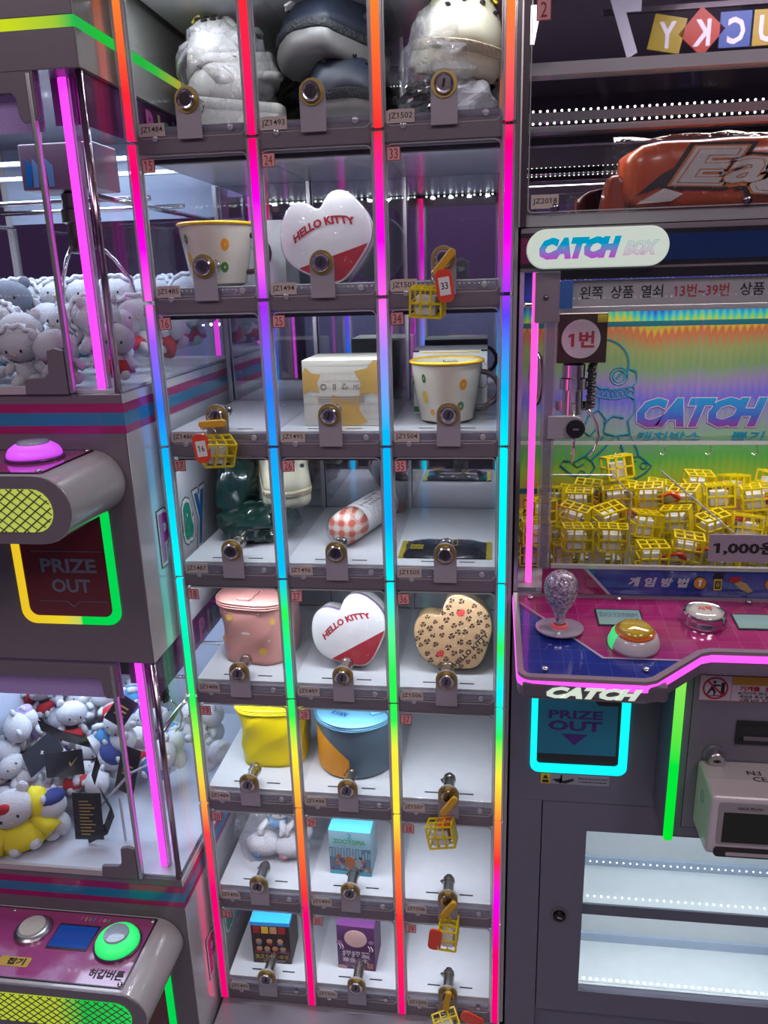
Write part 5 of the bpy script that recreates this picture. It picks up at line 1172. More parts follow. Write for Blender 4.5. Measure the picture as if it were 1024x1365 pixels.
# prize flap with cyan ring
CYAN = mat('cyan_ring_led', (0, 0.9, 1.0), 0.5, emit=1.05, ecol=(0.0, 0.93, 0.95))
G().ring(rrect(0.5605, 0.7125, 0.777, 0.926, 0.014), rrect(0.5705, 0.699, 0.793, 0.9155, 0.006), -0.004, 0.001).out('prize_window_light', CYAN, MC_, bevel=0.001)
pf = G().prism(rrect(0.5705, 0.699, 0.793, 0.9155, 0.006), -0.0012, 0.0).out('prize_flap', mat('flap_black', (0.015, 0.02, 0.025), 0.3), MC_)
G().box(0.572, 0.694, -0.0022, -0.0012, 0.812, 0.913).out('flap_pane', mat('blue_flap', (0.01, 0.13, 0.22), 0.35, emit=0.05, ecol=(0.0, 0.45, 0.75)), pf)
G().prism([(0.655, 0.913), (0.694, 0.913), (0.694, 0.902), (0.664, 0.902)], -0.0028, -0.0022).out('flap_notch', BLACK, pf)
VIOL = mat('violet_lettering', (0.07, 0.02, 0.22), 0.4)
g = G(); text(g, 'PRIZE', (0.6290, -0.0026, 0.8840), XU, ZU, 0.084, 0.0150, bold=0.03); text(g, 'OUT', (0.6290, -0.0026, 0.8640), XU, ZU, 0.084, 0.0185, bold=0.04)
g.prism([(0.6085, 0.849), (0.649, 0.849), (0.6285, 0.829)], -0.0028, -0.0022); g.out('flap_lettering', VIOL, pf)
sk = G().box(0.5785, 0.5935, -0.0008, 0.0, 0.7545, 0.773, 0).box(0.5935, 0.687, -0.0008, 0.0, 0.7545, 0.773, 1).out('caution_sticker', [mat('caution_yellow', (0.7, 0.5, 0.02), 0.4), mat('caution_grey', (0.28, 0.28, 0.34), 0.4)], MC_)
g = G().prism([(0.5815, 0.764), (0.5905, 0.764), (0.586, 0.7715)], -0.0012, -0.0008); g.box(0.581, 0.591, -0.0012, -0.0008, 0.7565, 0.7615)
g.prism([(0.597, 0.763), (0.612, 0.7655), (0.614, 0.7605), (0.630, 0.766), (0.632, 0.7625), (0.618, 0.7560), (0.604, 0.7585)], -0.0012, -0.0008); g.prism([(0.608, 0.756), (0.611, 0.756), (0.613, 0.7715), (0.610, 0.7715)], -0.0012, -0.0008)
text(g, 'Please do not put your hands', (0.661, -0.0012, 0.7665), XU, ZU, 0.046, 0.0038, bold=0.02); text(g, 'or objects into the break exit', (0.661, -0.0012, 0.7605), XU, ZU, 0.044, 0.0038, bold=0.02)
g.out('sticker_print', INK, sk)
# coin box pushing forward on the right
cbx = G().box(0.757, MX1, -0.08, 0.0, 0.730, 1.062).out('coin_box', GREYBL, MC_, bevel=0.003)
G().box(0.7815, 1.20, -0.0812, -0.08, 0.7485, 1.050).out('coin_door', mat('slate_paint_b', (0.17, 0.155, 0.20), 0.38, coat=0.2), cbx, bevel=0.0006)
g = G().ring(rrect(0.7808, 1.2007, 0.7478, 1.0507, 0.001), rrect(0.7822, 1.1993, 0.7492, 1.0493, 0.001), -0.0810, -0.0800); g.out('door_gap', BLACK, cbx)
GLED = ramp_emit('green_corner_led', [(0.72, (0.0, 0.85, 0.03)), (0.86, (0.0, 0.85, 0.05)), (0.90, (0.10, 0.85, 0.06)), (1.02, (0.30, 0.88, 0.12))], 1.05, 2, 0.7, 1.05)
G().box(0.7565, 0.7690, -0.090, -0.078, 0.728, 1.052).out('corner_light_tube', GLED, cbx, bevel=0.003)
My = Matrix.Translation((0.8175, -0.0812, 0.876)) @ Matrix.Rotation(PI/2, 4, 'X')
G().lathe([(0.0165, 0), (0.0165, 0.0025), (0.014, 0.0045)], 28, M=My).out('lock_ring', GREYBL, cbx, smooth=40)
G().lathe([(0.0115, 0.003), (0.0115, 0.016), (0.010, 0.0175), (0, 0.0175)], 28, M=My).out('lock_cylinder', STEEL, cbx, smooth=40)
G().box(-0.005, 0.005, -0.0014, 0.0014, 0.0175, 0.0182, M=My).box(-0.0022, 0.0022, -0.0022, 0.0022, 0.0175, 0.0183, M=My).out('key_slot', INK, cbx)
sl = G().ring(rrect(0.844, 0.930, 0.8975, 0.934, 0.001), rrect(0.8475, 0.926, 0.903, 0.929, 0.001), -0.085, -0.0805).out('coin_slot', BLACK, cbx)
G().box(0.8475, 0.926, -0.0822, -0.0812, 0.903, 0.929).out('slot_throat', RUBBER, sl); G().box(0.855, 0.92, -0.084, -0.0822, 0.903, 0.909).out('slot_lip', GREY, sl)
WRN = G().box(0.7885, 0.9700, -0.0818, -0.0812, 0.964, 1.004).out('warning_label', mat('warning_white', (0.62, 0.52, 0.60), 0.4), cbx)
g = G().ring(rrect(0.7885, 0.9700, 0.964, 1.004, 0.0005), rrect(0.7891, 0.9694, 0.9646, 1.0034, 0.0005), -0.0821, -0.0818, 0)
g.box(0.8315, 0.8321, -0.0821, -0.0818, 0.964, 1.004, 0); g.ring(disc(0.810, 0.984, 0.0175, n=32), disc(0.810, 0.984, 0.0148, n=32), -0.0823, -0.0818, 0)
g.prism([(0.7975, 0.9945), (0.7995, 0.9965), (0.8225, 0.9735), (0.8205, 0.9715)], -0.0824, -0.0818, 0)
g.prism(disc(0.8085, 0.9935, 0.0022, n=12), -0.0822, -0.0818, 1)
g.prism([(0.8055, 0.9900), (0.8170, 0.9895), (0.8170, 0.9875), (0.8100, 0.9870), (0.8085, 0.9830), (0.8110, 0.9790), (0.8100, 0.9730), (0.8080, 0.9730), (0.8080, 0.9780), (0.8050, 0.9810), (0.8000, 0.9730), (0.7985, 0.9740), (0.8030, 0.9840)], -0.0822, -0.0818, 1)
g.prism([(0.8175, 0.9730), (0.8225, 0.9730), (0.8225, 0.9930), (0.8175, 0.9930)], -0.0822, -0.0818, 1); g.box(0.800, 0.824, -0.0822, -0.0818, 0.9715, 0.9725, 1)
g.box(0.8325, 0.9694, -0.0821, -0.0818, 0.990, 1.0030, 2)
text(g, '기계를', (0.8560, -0.0822, 0.9850), XU, ZU, 0.027, 0.0075, 0, bold=0.05); text(g, '흔들거나', (0.8950, -0.0822, 0.9850), XU, ZU, 0.036, 0.0075, 0, bold=0.05)
text(g, '※(지키지 않으면 고장)', (0.872, -0.0822, 0.9775), XU, ZU, 0.062, 0.0055, 1, bold=0.02); text(g, '게임은 즉시 종료되며', (0.872, -0.0822, 0.9720), XU, ZU, 0.058, 0.0055, 1, bold=0.02); text(g, '이때 남은 코인은', (0.868, -0.0822, 0.9665), XU, ZU, 0.048, 0.0048, 1, bold=0.02)
g.out('label_print', [mat('sign_red', (0.50, 0.015, 0.04), 0.4), INK, mat('sign_orange', (0.62, 0.30, 0.02), 0.4)], WRN)
# card terminal
TP = mat('terminal_white', (0.55, 0.50, 0.52), 0.3, coat=0.3)
ct = G().prism([(-0.081, 0.762), (-0.081, 0.868), (-0.128, 0.868), (-0.160, 0.860), (-0.160, 0.770), (-0.150, 0.762)], 0.796, 0.960, ax='x').out('card_terminal', TP, MC_, bevel=0.006, seg=4)
G().prism(rrect(0.8065, 0.950, 0.786, 0.853, 0.005), -0.1612, -0.158).out('terminal_bezel', mat('bezel_grey', (0.30, 0.27, 0.29), 0.3), ct)
G().box(0.8135, 0.944, -0.1620, -0.1610, 0.790, 0.838).out('terminal_screen', mat('dark_lcd', (0.010, 0.014, 0.008), 0.35), ct)
G().prism(rrect(0.805, 0.95, 0.766, 0.781, 0.005), -0.163, -0.158).out('card_slot_surround', BLACK, ct, bevel=0.001)
G().prism(rrect(0.820, 0.945, 0.770, 0.775, 0.002), -0.1645, -0.160).out('card_slot', mat('slot_grey', (0.42, 0.38, 0.38), 0.3), ct)
g = G(); text(g, 'NICE PLUS+', (0.848, -0.1616, 0.8455), XU, ZU, 0.034, 0.0045, bold=0.01)
g.out('terminal_lettering', INK, ct); g = G(); text(g, 'N:I', (0.864, -0.112, 0.8690), XU, (0, 1, 0), 0.018, 0.010, bold=0.0); text(g, 'CE', (0.868, -0.126, 0.8690), XU, (0, 1, 0), 0.018, 0.010, bold=0.0)
g.out('top_lettering', INK, ct)
G().ring([(-0.120+0.007*math.cos(a), 0.832+0.010*math.sin(a)) for a in [2*PI*k/20 for k in range(20)]], [(-0.120+0.0055*math.cos(a), 0.832+0.0085*math.sin(a)) for a in [2*PI*k/20 for k in range(20)]], 0.7952, 0.796, ax='x').out('side_emblem', mat('emblem_teal', (0.1, 0.35, 0.35), 0.4), ct)
# control deck
def deck(P, d): return [(x, y) for x, y in P]
OUT = [(0.5265, -0.002), (0.5265, -0.190)] + [(0.5455-0.019*math.cos(a), -0.196-0.019*math.sin(a)) for a in [PI/2*k/6 for k in range(1, 7)]] + [(0.686, -0.217), (0.700, -0.212), (0.768, -0.150), (0.782, -0.145), (MX1, -0.143), (MX1, -0.002)]
def inset(P, d):
    n = len(P); out = []
    for i in range(n):
        a, b, c = Vector(P[i-1]), Vector(P[i]), Vector(P[(i+1) % n]); e1 = (b-a).normalized(); e2 = (c-b).normalized()
        n1 = Vector((-e1.y, e1.x)); n2 = Vector((-e2.y, e2.x)); m = (n1+n2); m = m/max(m.length, 1e-6); k = d/max(0.3, m.dot(n1)); q = b+m*k; out.append((q.x, q.y))
    return out
TILT = 0.13
def tiltg(g):
    g.v = [(x, y, z + TILT*y) for x, y, z in g.v]; return g
ZD = 1.089
dk = tiltg(G().prism(inset(OUT, 0.002), ZD-0.030, ZD-0.006, ax='z')).out('deck_body', mat('deck_dark', (0.16, 0.13, 0.17), 0.3), MC_)
tiltg(G().ring(OUT, inset(OUT, 0.0055), ZD-0.014, ZD-0.004, ax='z')).out('deck_edge_light', mat('deck_pink_led', (0.3, 0.02, 0.25), 0.5, emit=1.25, ecol=(1.0, 0.10, 0.85)), dk)
tiltg(G().ring(inset(OUT, 0.001), inset(OUT, 0.009), ZD-0.004, ZD+0.001, ax='z')).out('deck_rim', mat('deck_rim_mauve', (0.25, 0.17, 0.22), 0.25, coat=0.4), dk)
def tile_mat(name, col, line, scale=1.0, alt=0.3):
    m = bpy.data.materials.new(name); m.use_nodes = True; nt = m.node_tree; b = nt.nodes['Principled BSDF']; b.inputs['Roughness'].default_value = 0.14; b.inputs['Coat Weight'].default_value = 0.6; b.inputs['Coat Roughness'].default_value = 0.03
    ge = nt.nodes.new('ShaderNodeNewGeometry'); mp = nt.nodes.new('ShaderNodeMapping'); mp.inputs['Rotation'].default_value = (0, 0, 0)
    br = nt.nodes.new('ShaderNodeTexBrick'); br.offset = 0.0; br.inputs['Scale'].default_value = scale; br.inputs['Mortar Size'].default_value = 0.018; br.inputs['Brick Width'].default_value = 1.0; br.inputs['Row Height'].default_value = 1.0; br.inputs['Mortar Smooth'].default_value = 0.0
    br.inputs['Color1'].default_value = (*col, 1); br.inputs['Color2'].default_value = (*[min(1, c*(1+alt)+0.015*alt) for c in col], 1); br.inputs['Mortar'].default_value = (*line, 1)
    nt.links.new(ge.outputs['Position'], mp.inputs[0]); nt.links.new(mp.outputs[0], br.inputs['Vector']); nt.links.new(br.outputs['Color'], b.inputs['Base Color']); return m, mp
TM, _ = tile_mat('magenta_tile_print', (0.27, 0.012, 0.11), (0.36, 0.06, 0.20), 34)
TB, _ = tile_mat('blue_tile_print', (0.012, 0.022, 0.20), (0.04, 0.07, 0.30), 34)
IN = inset(OUT, 0.009)
def halfplane(P, a, b, keep):
    f = lambda p: ((b[0]-a[0])*(p[1]-a[1])-(b[1]-a[1])*(p[0]-a[0]))*keep; out = []
    for i in range(len(P)):
        p, q = P[i-1], P[i]; fp, fq = f(p), f(q)
        if (fp < 0) != (fq < 0): k = fp/(fp-fq); out.append((p[0]+(q[0]-p[0])*k, p[1]+(q[1]-p[1])*k))
        if fq >= 0: out.append(q)
    return out
LA, LB_ = (0.530, -0.028), (0.640, -0.165); LC, LD = (0.640, -0.165), (0.800, -0.165)
mag = halfplane(halfplane(IN, LA, LB_, 1), LC, LD, 1)
mag2 = IN
tiltg(G().prism(IN, ZD-0.006, ZD-0.0010, ax='z')).out('deck_print', TB, dk)
tiltg(G().prism(mag, ZD-0.0010, ZD-0.0002, ax='z')).out('deck_print', TM, dk)
tiltg(G().prism([(0.5355, -0.0290), (0.5385, -0.0290), (0.6415, -0.1635), (0.7420, -0.1635), (0.7400, -0.1665), (0.6385, -0.1665)], ZD-0.0003, ZD+0.0002, ax='z')).out('deck_line', mat('lilac_line', (0.35, 0.28, 0.45), 0.3), dk)
for sx, sy in ((0.553, -0.016), (0.682, -0.014), (0.563, -0.196), (0.690, -0.190), (0.865, -0.014)):
    tiltg(G().ell((sx, sy, ZD+0.002), (0.0048, 0.0048, 0.0024), 14, 6)).out('screw', CHROME, dk, smooth=True)
g = G(); text(g, 'CATCH', (0.623, -0.2175, ZD-0.0395), XU, ZU, 0.118, 0.0165, bold=0.07, shear=0.35)
skb = G().box(0.534, 0.714, -0.216, -0.02, ZD-0.056, ZD-0.034).out('deck_skirt', mat('skirt_dark', (0.10, 0.085, 0.11), 0.3, coat=0.3), MC_, bevel=0.004)
g.v = [(x, y, z-0.006) for x, y, z in g.v]; g.out('skirt_lettering', mat('lit_lettering', (0.8, 0.9, 0.75), 0.4, emit=0.55, ecol=(0.75, 0.95, 0.75)), skb)
G().box(0.714, MX1, -0.142, -0.02, ZD-0.052, ZD-0.030).out('deck_skirt', MATS['deck_dark'], MC_)
# joystick
jx, jy = 0.589, -0.098; jz = ZD+TILT*jy
js = thing('joystick', 'joystick with glittery clear ball knob on the magenta deck', 'joystick', (jx, jy, jz))
G().lathe([(0.0, 0), (0.033, 0.0), (0.033, 0.002), (0.022, 0.0035), (0.016, 0.0030), (0, 0.003)], 36, M=Matrix.Translation((jx, jy, jz+0.001))).out('washer', mat('smoky_disc', (0.32, 0.26, 0.36), 0.1, coat=0.8), js, smooth=40)
G().lathe([(0.012, 0.003), (0.011, 0.007), (0.0085, 0.008), (0.0085, 0.004)], 24, M=Matrix.Translation((jx, jy, jz))).out('collar', mat('collar_red', (0.5, 0.08, 0.1), 0.3, emit=0.2, ecol=(0.9, 0.1, 0.1)), js, smooth=40)
G().lathe([(0.0065, 0.004), (0.0060, 0.018), (0.0095, 0.022), (0.0095, 0.028), (0, 0.028)], 20, M=Matrix.Translation((jx, jy, jz))).out('shaft', CHROME, js, smooth=40)
def glitter(name, c1, c2, sc):
    m = mat(name, c1, 0.08, coat=1.0, bump=1.0, bscale=sc); nt = m.node_tree; b = nt.nodes['Principled BSDF']
    tc = nt.nodes.new('ShaderNodeTexCoord'); vo = nt.nodes.new('ShaderNodeTexVoronoi'); vo.inputs['Scale'].default_value = sc
    rp = nt.nodes.new('ShaderNodeValToRGB'); rp.color_ramp.elements[0].color = (*c1, 1); rp.color_ramp.elements[1].color = (*c2, 1)
    nt.links.new(tc.outputs['Object'], vo.inputs['Vector']); sp = nt.nodes.new('ShaderNodeSeparateColor'); nt.links.new(vo.outputs['Color'], sp.inputs[0]); nt.links.new(sp.outputs[0], rp.inputs[0]); nt.links.new(rp.outputs[0], b.inputs['Base Color'])
    b.inputs['Metallic'].default_value = 0.5; return m
G().lathe([(0.0095, 0.026), (0.0125, 0.031), (0.0190, 0.042), (0.0225, 0.052), (0.0235, 0.062), (0.0215, 0.073), (0.0160, 0.081), (0.0090, 0.0850), (0.0, 0.0862)], 32, M=Matrix.Translation((jx, jy, jz))).out('ball_knob', glitter('glitter_resin', (0.14, 0.09, 0.16), (0.62, 0.50, 0.66), 420), js, smooth=True)
# big round button, white button, displays
def on_deck(x, y): return Vector((x, y, ZD+TILT*y))
b1 = thing('push_button', 'large push button with amber cap, orange ring and white bell base', 'button', on_deck(0.684, -0.132))
M1 = Matrix.Translation(on_deck(0.684, -0.132)) @ Matrix.Rotation(R_(8), 4, 'X')
ba = G().lathe([(0.033, 0.0), (0.0335, 0.006), (0.030, 0.016), (0.0255, 0.021), (0.023, 0.022)], 40, M=M1).out('bell_base', mat('white_glow_base', (0.62, 0.58, 0.60), 0.25, coat=0.5), b1, smooth=True)
gl = G().lathe([(0.0338, 0.001), (0.0342, 0.006), (0.0307, 0.0165), (0.0262, 0.0215)], 40, M=M1)
n_ = 40; keep = [f for f in gl.f if len(f) == 4 and all(15 <= (i % n_) <= 23 for i in f)]; gl.f = keep; gl.m = [0]*len(keep)
gl.out('green_glow', mat('green_base_glow', (0.1, 0.8, 0.3), 0.4, emit=0.6, ecol=(0.05, 0.85, 0.25)), ba, smooth=True)
G().lathe([(0.0262, 0.0185), (0.0262, 0.0225), (0.0225, 0.0255)], 36, M=M1).out('orange_ring', mat('orange_ring', (0.60, 0.13, 0.02), 0.15, coat=1.0), b1, smooth=40)
G().lathe([(0.0228, 0.0235), (0.0225, 0.0270), (0.0170, 0.0305), (0.0, 0.0325)], 36, M=M1).out('cap', mat('amber_cap', (0.55, 0.36, 0.03), 0.06, coat=1.0), b1, smooth=True)
b2 = thing('push_button', 'white push button with red lettering in chrome ring on the magenta deck', 'button', on_deck(0.789, -0.068))
M2 = Matrix.Translation(on_deck(0.789, -0.068)) @ Matrix.Rotation(R_(7), 4, 'X')
G().lathe([(0.0305, 0.0), (0.0305, 0.004), (0.0285, 0.008), (0.0285, 0.015), (0.026, 0.017), (0.0245, 0.016)], 40, M=M2).out('chrome_ring', CHROME, b2, smooth=40)
cp = G().lathe([(0.0245, 0.012), (0.0242, 0.0165), (0.015, 0.0195), (0.0, 0.0205)], 36, M=M2).out('cap', mat('pearl_cap', (0.58, 0.54, 0.54), 0.08, coat=1.0), b2, smooth=True)
g = G(); text(g, '시작', (0, 0.001, 0.0209), XU, (0, 1, 0), 0.020, 0.011, bold=0.05); g.v = [tuple(M2 @ Vector(p)) for p in g.v]; g.out('cap_lettering', mat('coral_ink', (0.60, 0.12, 0.06), 0.4), cp)
LCD = mat('pale_lcd', (0.20, 0.32, 0.33), 0.15, emit=0.10, ecol=(0.35, 0.55, 0.55), coat=0.6)
for x0, x1, y0, y1, w_ in ((0.645, 0.705, -0.085, -0.046, 0), (0.832, 0.900, -0.085, -0.050, 1)):
    tiltg(G().prism([(x0-0.002, y0-0.003), (x1+0.002, y0-0.003), (x1+0.002, y1+0.003), (x0-0.002, y1+0.003)], ZD-0.0002, ZD+0.0010, ax='z')).out('display_frame', BLACK, dk)
    tiltg(G().prism([(x0, y0), (x1, y0), (x1, y1), (x0, y1)], ZD+0.0010, ZD+0.0015, ax='z')).out('display', LCD, dk)
g = G(); text(g, 'DO:13700M', (0.675, -0.060, 0.0), XU, (0, 1, 0), 0.052, 0.011); g.v = [(x, y, ZD+0.0018+TILT*y) for x, y, z in g.v]; g.out('display_digits', mat('lcd_ink', (0.06, 0.10, 0.16), 0.4), dk)
# instruction strip
Zs0, Zs1 = 1.0905, 1.1315
ins = G().box(0.570, MX1, -0.003, 0.0, Zs0, Zs1).out('instruction_strip', TB, MC_)
def vt(name, col, line):
    m, mp = tile_mat(name, col, line, 62); mp.inputs['Rotation'].default_value = (PI/2, 0, 0); return m
TBv = vt('blue_tile_print_upright', (0.014, 0.035, 0.20), (0.035, 0.07, 0.30)); TMv = vt('magenta_tile_print_upright', (0.19, 0.008, 0.07), (0.26, 0.03, 0.12))
ins.data.materials[0] = TBv
G().prism([(0.570, Zs0), (0.667, Zs0), (0.630, Zs1), (0.570, Zs1)], -0.0036, -0.003).out('magenta_block', TMv, ins)
G().prism([(0.667, Zs0), (0.672, Zs0), (0.635, Zs1), (0.630, Zs1)], -0.0038, -0.003).out('diagonal_line', mat('pale_line', (0.4, 0.38, 0.45), 0.4), ins)
LTR = mat('pale_lettering', (0.42, 0.42, 0.50), 0.4)
g = G()
for k, ch_ in enumerate('게임방법'): text(g, ch_, (0.7045+k*0.0232, -0.0042, 1.1120), XU, ZU, 0.0175, 0.0150, 0, bold=0.05, shear=0.2)
g.out('strip_lettering', LTR, ins)
g = G().prism(disc(0.7975, 1.1120, 0.0092, n=20), -0.0042, -0.003, 0).prism(disc(0.8975, 1.1120, 0.0092, n=20), -0.0042, -0.003, 0).ring(disc(0.7975, 1.1120, 0.0098, n=20), disc(0.7975, 1.1120, 0.0090, n=20), -0.0044, -0.003, 1)
text(g, '1', (0.7975, -0.0046, 1.1120), XU, ZU, 0.005, 0.011, 2, bold=0.06, shear=0.2); text(g, '2', (0.8975, -0.0046, 1.1120), XU, ZU, 0.006, 0.011, 2, bold=0.06, shear=0.2)
g.box(0.8170, 0.8280, -0.0042, -0.003, 1.101, 1.120, 3).box(0.8150, 0.8300, -0.0044, -0.003, 1.119, 1.1225, 1).prism([(0.816, 1.1235), (0.829, 1.1235), (0.8315, 1.1285), (0.8185, 1.1285)], -0.0042, -0.003, 1)
g.box(0.8185, 0.8265, -0.0044, -0.0042, 1.1035, 1.116, 1)
text(g, '₩', (0.8225, -0.0047, 1.110), XU, ZU, 0.005, 0.009, 3)
g.box(0.8385, 0.8540, -0.0042, -0.003, 1.1140, 1.1225, 4); g.prism([(0.845, 1.112), (0.853, 1.116), (0.862, 1.113), (0.8720, 1.101), (0.866, 1.0985), (0.856, 1.103)], -0.0044, -0.003, 5)
text(g, '1,000원 투입 또는 카드결제', (0.846, -0.0044, 1.0965), XU, ZU, 0.050, 0.0040, 1)
g.out('strip_pictures', [mat('disc_orange', (0.48, 0.20, 0.02), 0.4), INK, PAPER, mat('note_yellow', (0.5, 0.38, 0.03), 0.4), mat('card_red', (0.30, 0.02, 0.03), 0.4), mat('hand_tan', (0.38, 0.28, 0.12), 0.4)], ins)
# game window: frame, posts, glass
FR = mat('window_frame_grey', (0.24, 0.20, 0.24), 0.3, coat=0.3)
G().box(MX0, 0.534, 0.0, 0.45, ZS0, ZS1).out('left_post', CHROME, MC_)
G().box(MX0, MX1, 0.0, 0.45, ZS1, 1.6115).out('header_beam', FR, MC_, bevel=0.001)
fr = G().box(0.562, 0.580, -0.004, 0.006, ZS0+0.04, ZS1).box(0.5655, 0.5765, -0.004, 0.003, ZS0+0.04, 1.49).out('door_frame', clearmat('frame_acrylic', (0.75, 0.72, 0.78), 0.1, 0.1, 1.4, haze=0.15), MC_)
G().box(0.549, 0.582, -0.005, 0.010, 1.488, ZS1).out('top_bracket', FR, MC_, bevel=0.002)
G().ell((0.563, -0.006, 1.5215), (0.0035, 0.0025, 0.0035), 12, 6).out('screw', DCHROME, MC_, smooth=True)
G().box(0.582, MX1, -0.003, 0.001, 1.544, ZS1).box(0.5745, 0.582, -0.003, 0.001, 1.505, ZS1).out('black_border', BLACK, MC_)
G().box(0.582, MX1, 0.0015, 0.005, 1.1316, 1.544).out('front_glass', CLEARF, MC_)
G().box(0.534, 0.562, 0.001, 0.004, ZS0, ZS1).out('front_glass', CLEARF, MC_)
G().box(0.5465, 0.5560, 0.024, 0.034, ZS0+0.001, ZS1-0.001).out('neon_tube', NEONPK, MC_, bevel=0.002)
G().box(0.582, MX1, -0.006, 0.0015, 1.1316, 1.1370).out('glass_rail', EDGE, MC_)
# header band with illuminated sign
G().box(MX0, MX1, -0.0020, 0.0, 1.5605, 1.6045).out('header_panel', BLACK, MC_)
G().box(MX0, 0.600, -0.0030, -0.0020, 1.5655, 1.5985, 0).box(0.600, MX1, -0.0030, -0.0020, 1.5655, 1.5985, 1).out('header_print', [mat('header_maroon', (0.18, 0.01, 0.08), 0.3, coat=0.3), mat('header_navy', (0.008, 0.035, 0.14), 0.2, coat=0.4)], MC_)
sg = G().prism(rrect(0.5355, 0.7155, 1.5585, 1.6080, 0.0245, 10), -0.026, -0.003).out('lit_sign', mat('sign_face', (0.8, 0.85, 0.75), 0.3, emit=0.42, ecol=(0.72, 0.95, 0.80)), MC_, bevel=0.002)
def zramp(name, stops, lo, hi):
    m = ramp_emit(name, stops, 0.62, 2, lo, hi); return m
SGL = zramp('sign_lettering', [(1.570, (0.75, 0.10, 0.85)), (1.578, (0.45, 0.25, 0.90)), (1.588, (0.0, 0.5, 0.90)), (1.600, (0.0, 0.55, 0.85))], 1.568, 1.602)
g = G(); text(g, 'CATCH', (0.603, -0.0268, 1.5835), XU, ZU, 0.104, 0.0270, 0, bold=0.085, shear=0.3); g.out('sign_lettering', SGL, sg)
g = G(); vs, fs, _a, _b, _c, _d = text_mesh('BOX', 0.09, 0.35)
text(g, 'BOX', (0.6800, -0.0264, 1.5815), XU, ZU, 0.043, 0.0175, 0, bold=0.075, shear=0.35, ref=0.05); text(g, 'BOX', (0.6800, -0.0268, 1.5815), XU, ZU, 0.043, 0.0175, 1, bold=0.045, shear=0.35, ref=0.05); text(g, 'BOX', (0.6800, -0.0272, 1.5815), XU, ZU, 0.043, 0.0175, 0, bold=0.0, shear=0.35, ref=0.05); text(g, 'BOX', (0.6800, -0.0276, 1.5815), XU, ZU, 0.043, 0.0175, 1, bold=-0.02, shear=0.35, ref=0.05)
g.out('sign_outline_lettering', [ramp_emit('box_outline', [(1.570, (0.9, 0.15, 0.7)), (1.582, (0.7, 0.45, 0.8)), (1.592, (0.3, 0.8, 0.75))], 0.6, 2, 1.568, 1.6), MATS['sign_face']], sg)
# banner inside glass
bn = G().box(0.5985, MX1, 0.0055, 0.0065, 1.5085, 1.5425).out('paper_banner', mat('banner_white', (0.42, 0.41, 0.42), 0.4, emit=0.02), MC_)
G().box(0.5765, 0.5985, -0.0042, -0.003, 1.5065, 1.5415).out('blue_tape', mat('blue_tape', (0.02, 0.12, 0.42), 0.35, bump=0.6, bscale=900), MC_)
g = G(); REDT = mat('banner_red', (0.42, 0.03, 0.05), 0.5)
def bt(s, x0, x1, mi): text(g, s, ((x0+x1)/2, 0.0050, 1.5262), XU, ZU, x1-x0, 0.0165, mi, bold=0.012)
bt('왼쪽', 0.609, 0.6395, 0); bt('상품', 0.6495, 0.6795, 0); bt('열쇠', 0.689, 0.7175, 0); bt('13번~39번', 0.7315, 0.802, 1); bt('상품', 0.8155, 0.8465, 0)
g.out('banner_lettering', [INK, REDT], bn)
g = G().prism(rrect(0.583, MX1-0.001, 1.500, 1.507, 0.003), 0.02, 0.035); g.out('light_housing', mat('housing_grey', (0.35, 0.33, 0.36), 0.2, coat=0.5), MC_)
# interior
area('game_light', (0.87, 0.10, 1.548), 0.55, 0.10, 3.4, (1.0, 0.98, 0.92), (0, 0, 0), MC_)
G().box(0.534, 1.20, 0.004, 0.40, ZS0, ZS0+0.006).out('prize_tray', mat('tray_grey', (0.45, 0.45, 0.5), 0.3), MC_)
G().box(MX1-0.01, MX1, 0.0, 0.45, ZS0, ZS1).out('right_wall', GREY, MC_)
# holographic backboard, its shifting diffraction rainbow painted in as fixed colour bands
hm = bpy.data.materials.new('painted_holo_rainbow'); hm.use_nodes = True; nt = hm.node_tree; b = nt.nodes['Principled BSDF']
ge = nt.nodes.new('ShaderNodeNewGeometry'); sp = nt.nodes.new('ShaderNodeSeparateXYZ'); nt.links.new(ge.outputs['Position'], sp.inputs[0])
wv = nt.nodes.new('ShaderNodeTexWave'); wv.bands_direction = 'X'; wv.wave_profile = 'TRI'; wv.inputs['Scale'].default_value = 26; wv.inputs['Distortion'].default_value = 1.6; nt.links.new(ge.outputs['Position'], wv.inputs[0])
nz = nt.nodes.new('ShaderNodeTexNoise'); nz.inputs['Scale'].default_value = 5; mp = nt.nodes.new('ShaderNodeMapping'); mp.inputs['Scale'].default_value = (2.2, 1, 0.7); nt.links.new(ge.outputs['Position'], mp.inputs[0]); nt.links.new(mp.outputs[0], nz.inputs[0]); nz.inputs['Detail'].default_value = 4
a1 = nt.nodes.new('ShaderNodeMath'); a1.operation = 'MULTIPLY_ADD'; a1.inputs[1].default_value = 0.014; nt.links.new(wv.outputs['Fac'], a1.inputs[0]); nt.links.new(sp.outputs[2], a1.inputs[2])
a2 = nt.nodes.new('ShaderNodeMath'); a2.operation = 'MULTIPLY_ADD'; a2.inputs[1].default_value = 0.050; nt.links.new(nz.outputs['Fac'], a2.inputs[0]); nt.links.new(a1.outputs[0], a2.inputs[2])
mr = nt.nodes.new('ShaderNodeMapRange'); mr.inputs[1].default_value = 1.12+0.032; mr.inputs[2].default_value = 1.50+0.032; nt.links.new(a2.outputs[0], mr.inputs[0])
rp = nt.nodes.new('ShaderNodeValToRGB'); els = rp.color_ramp.elements
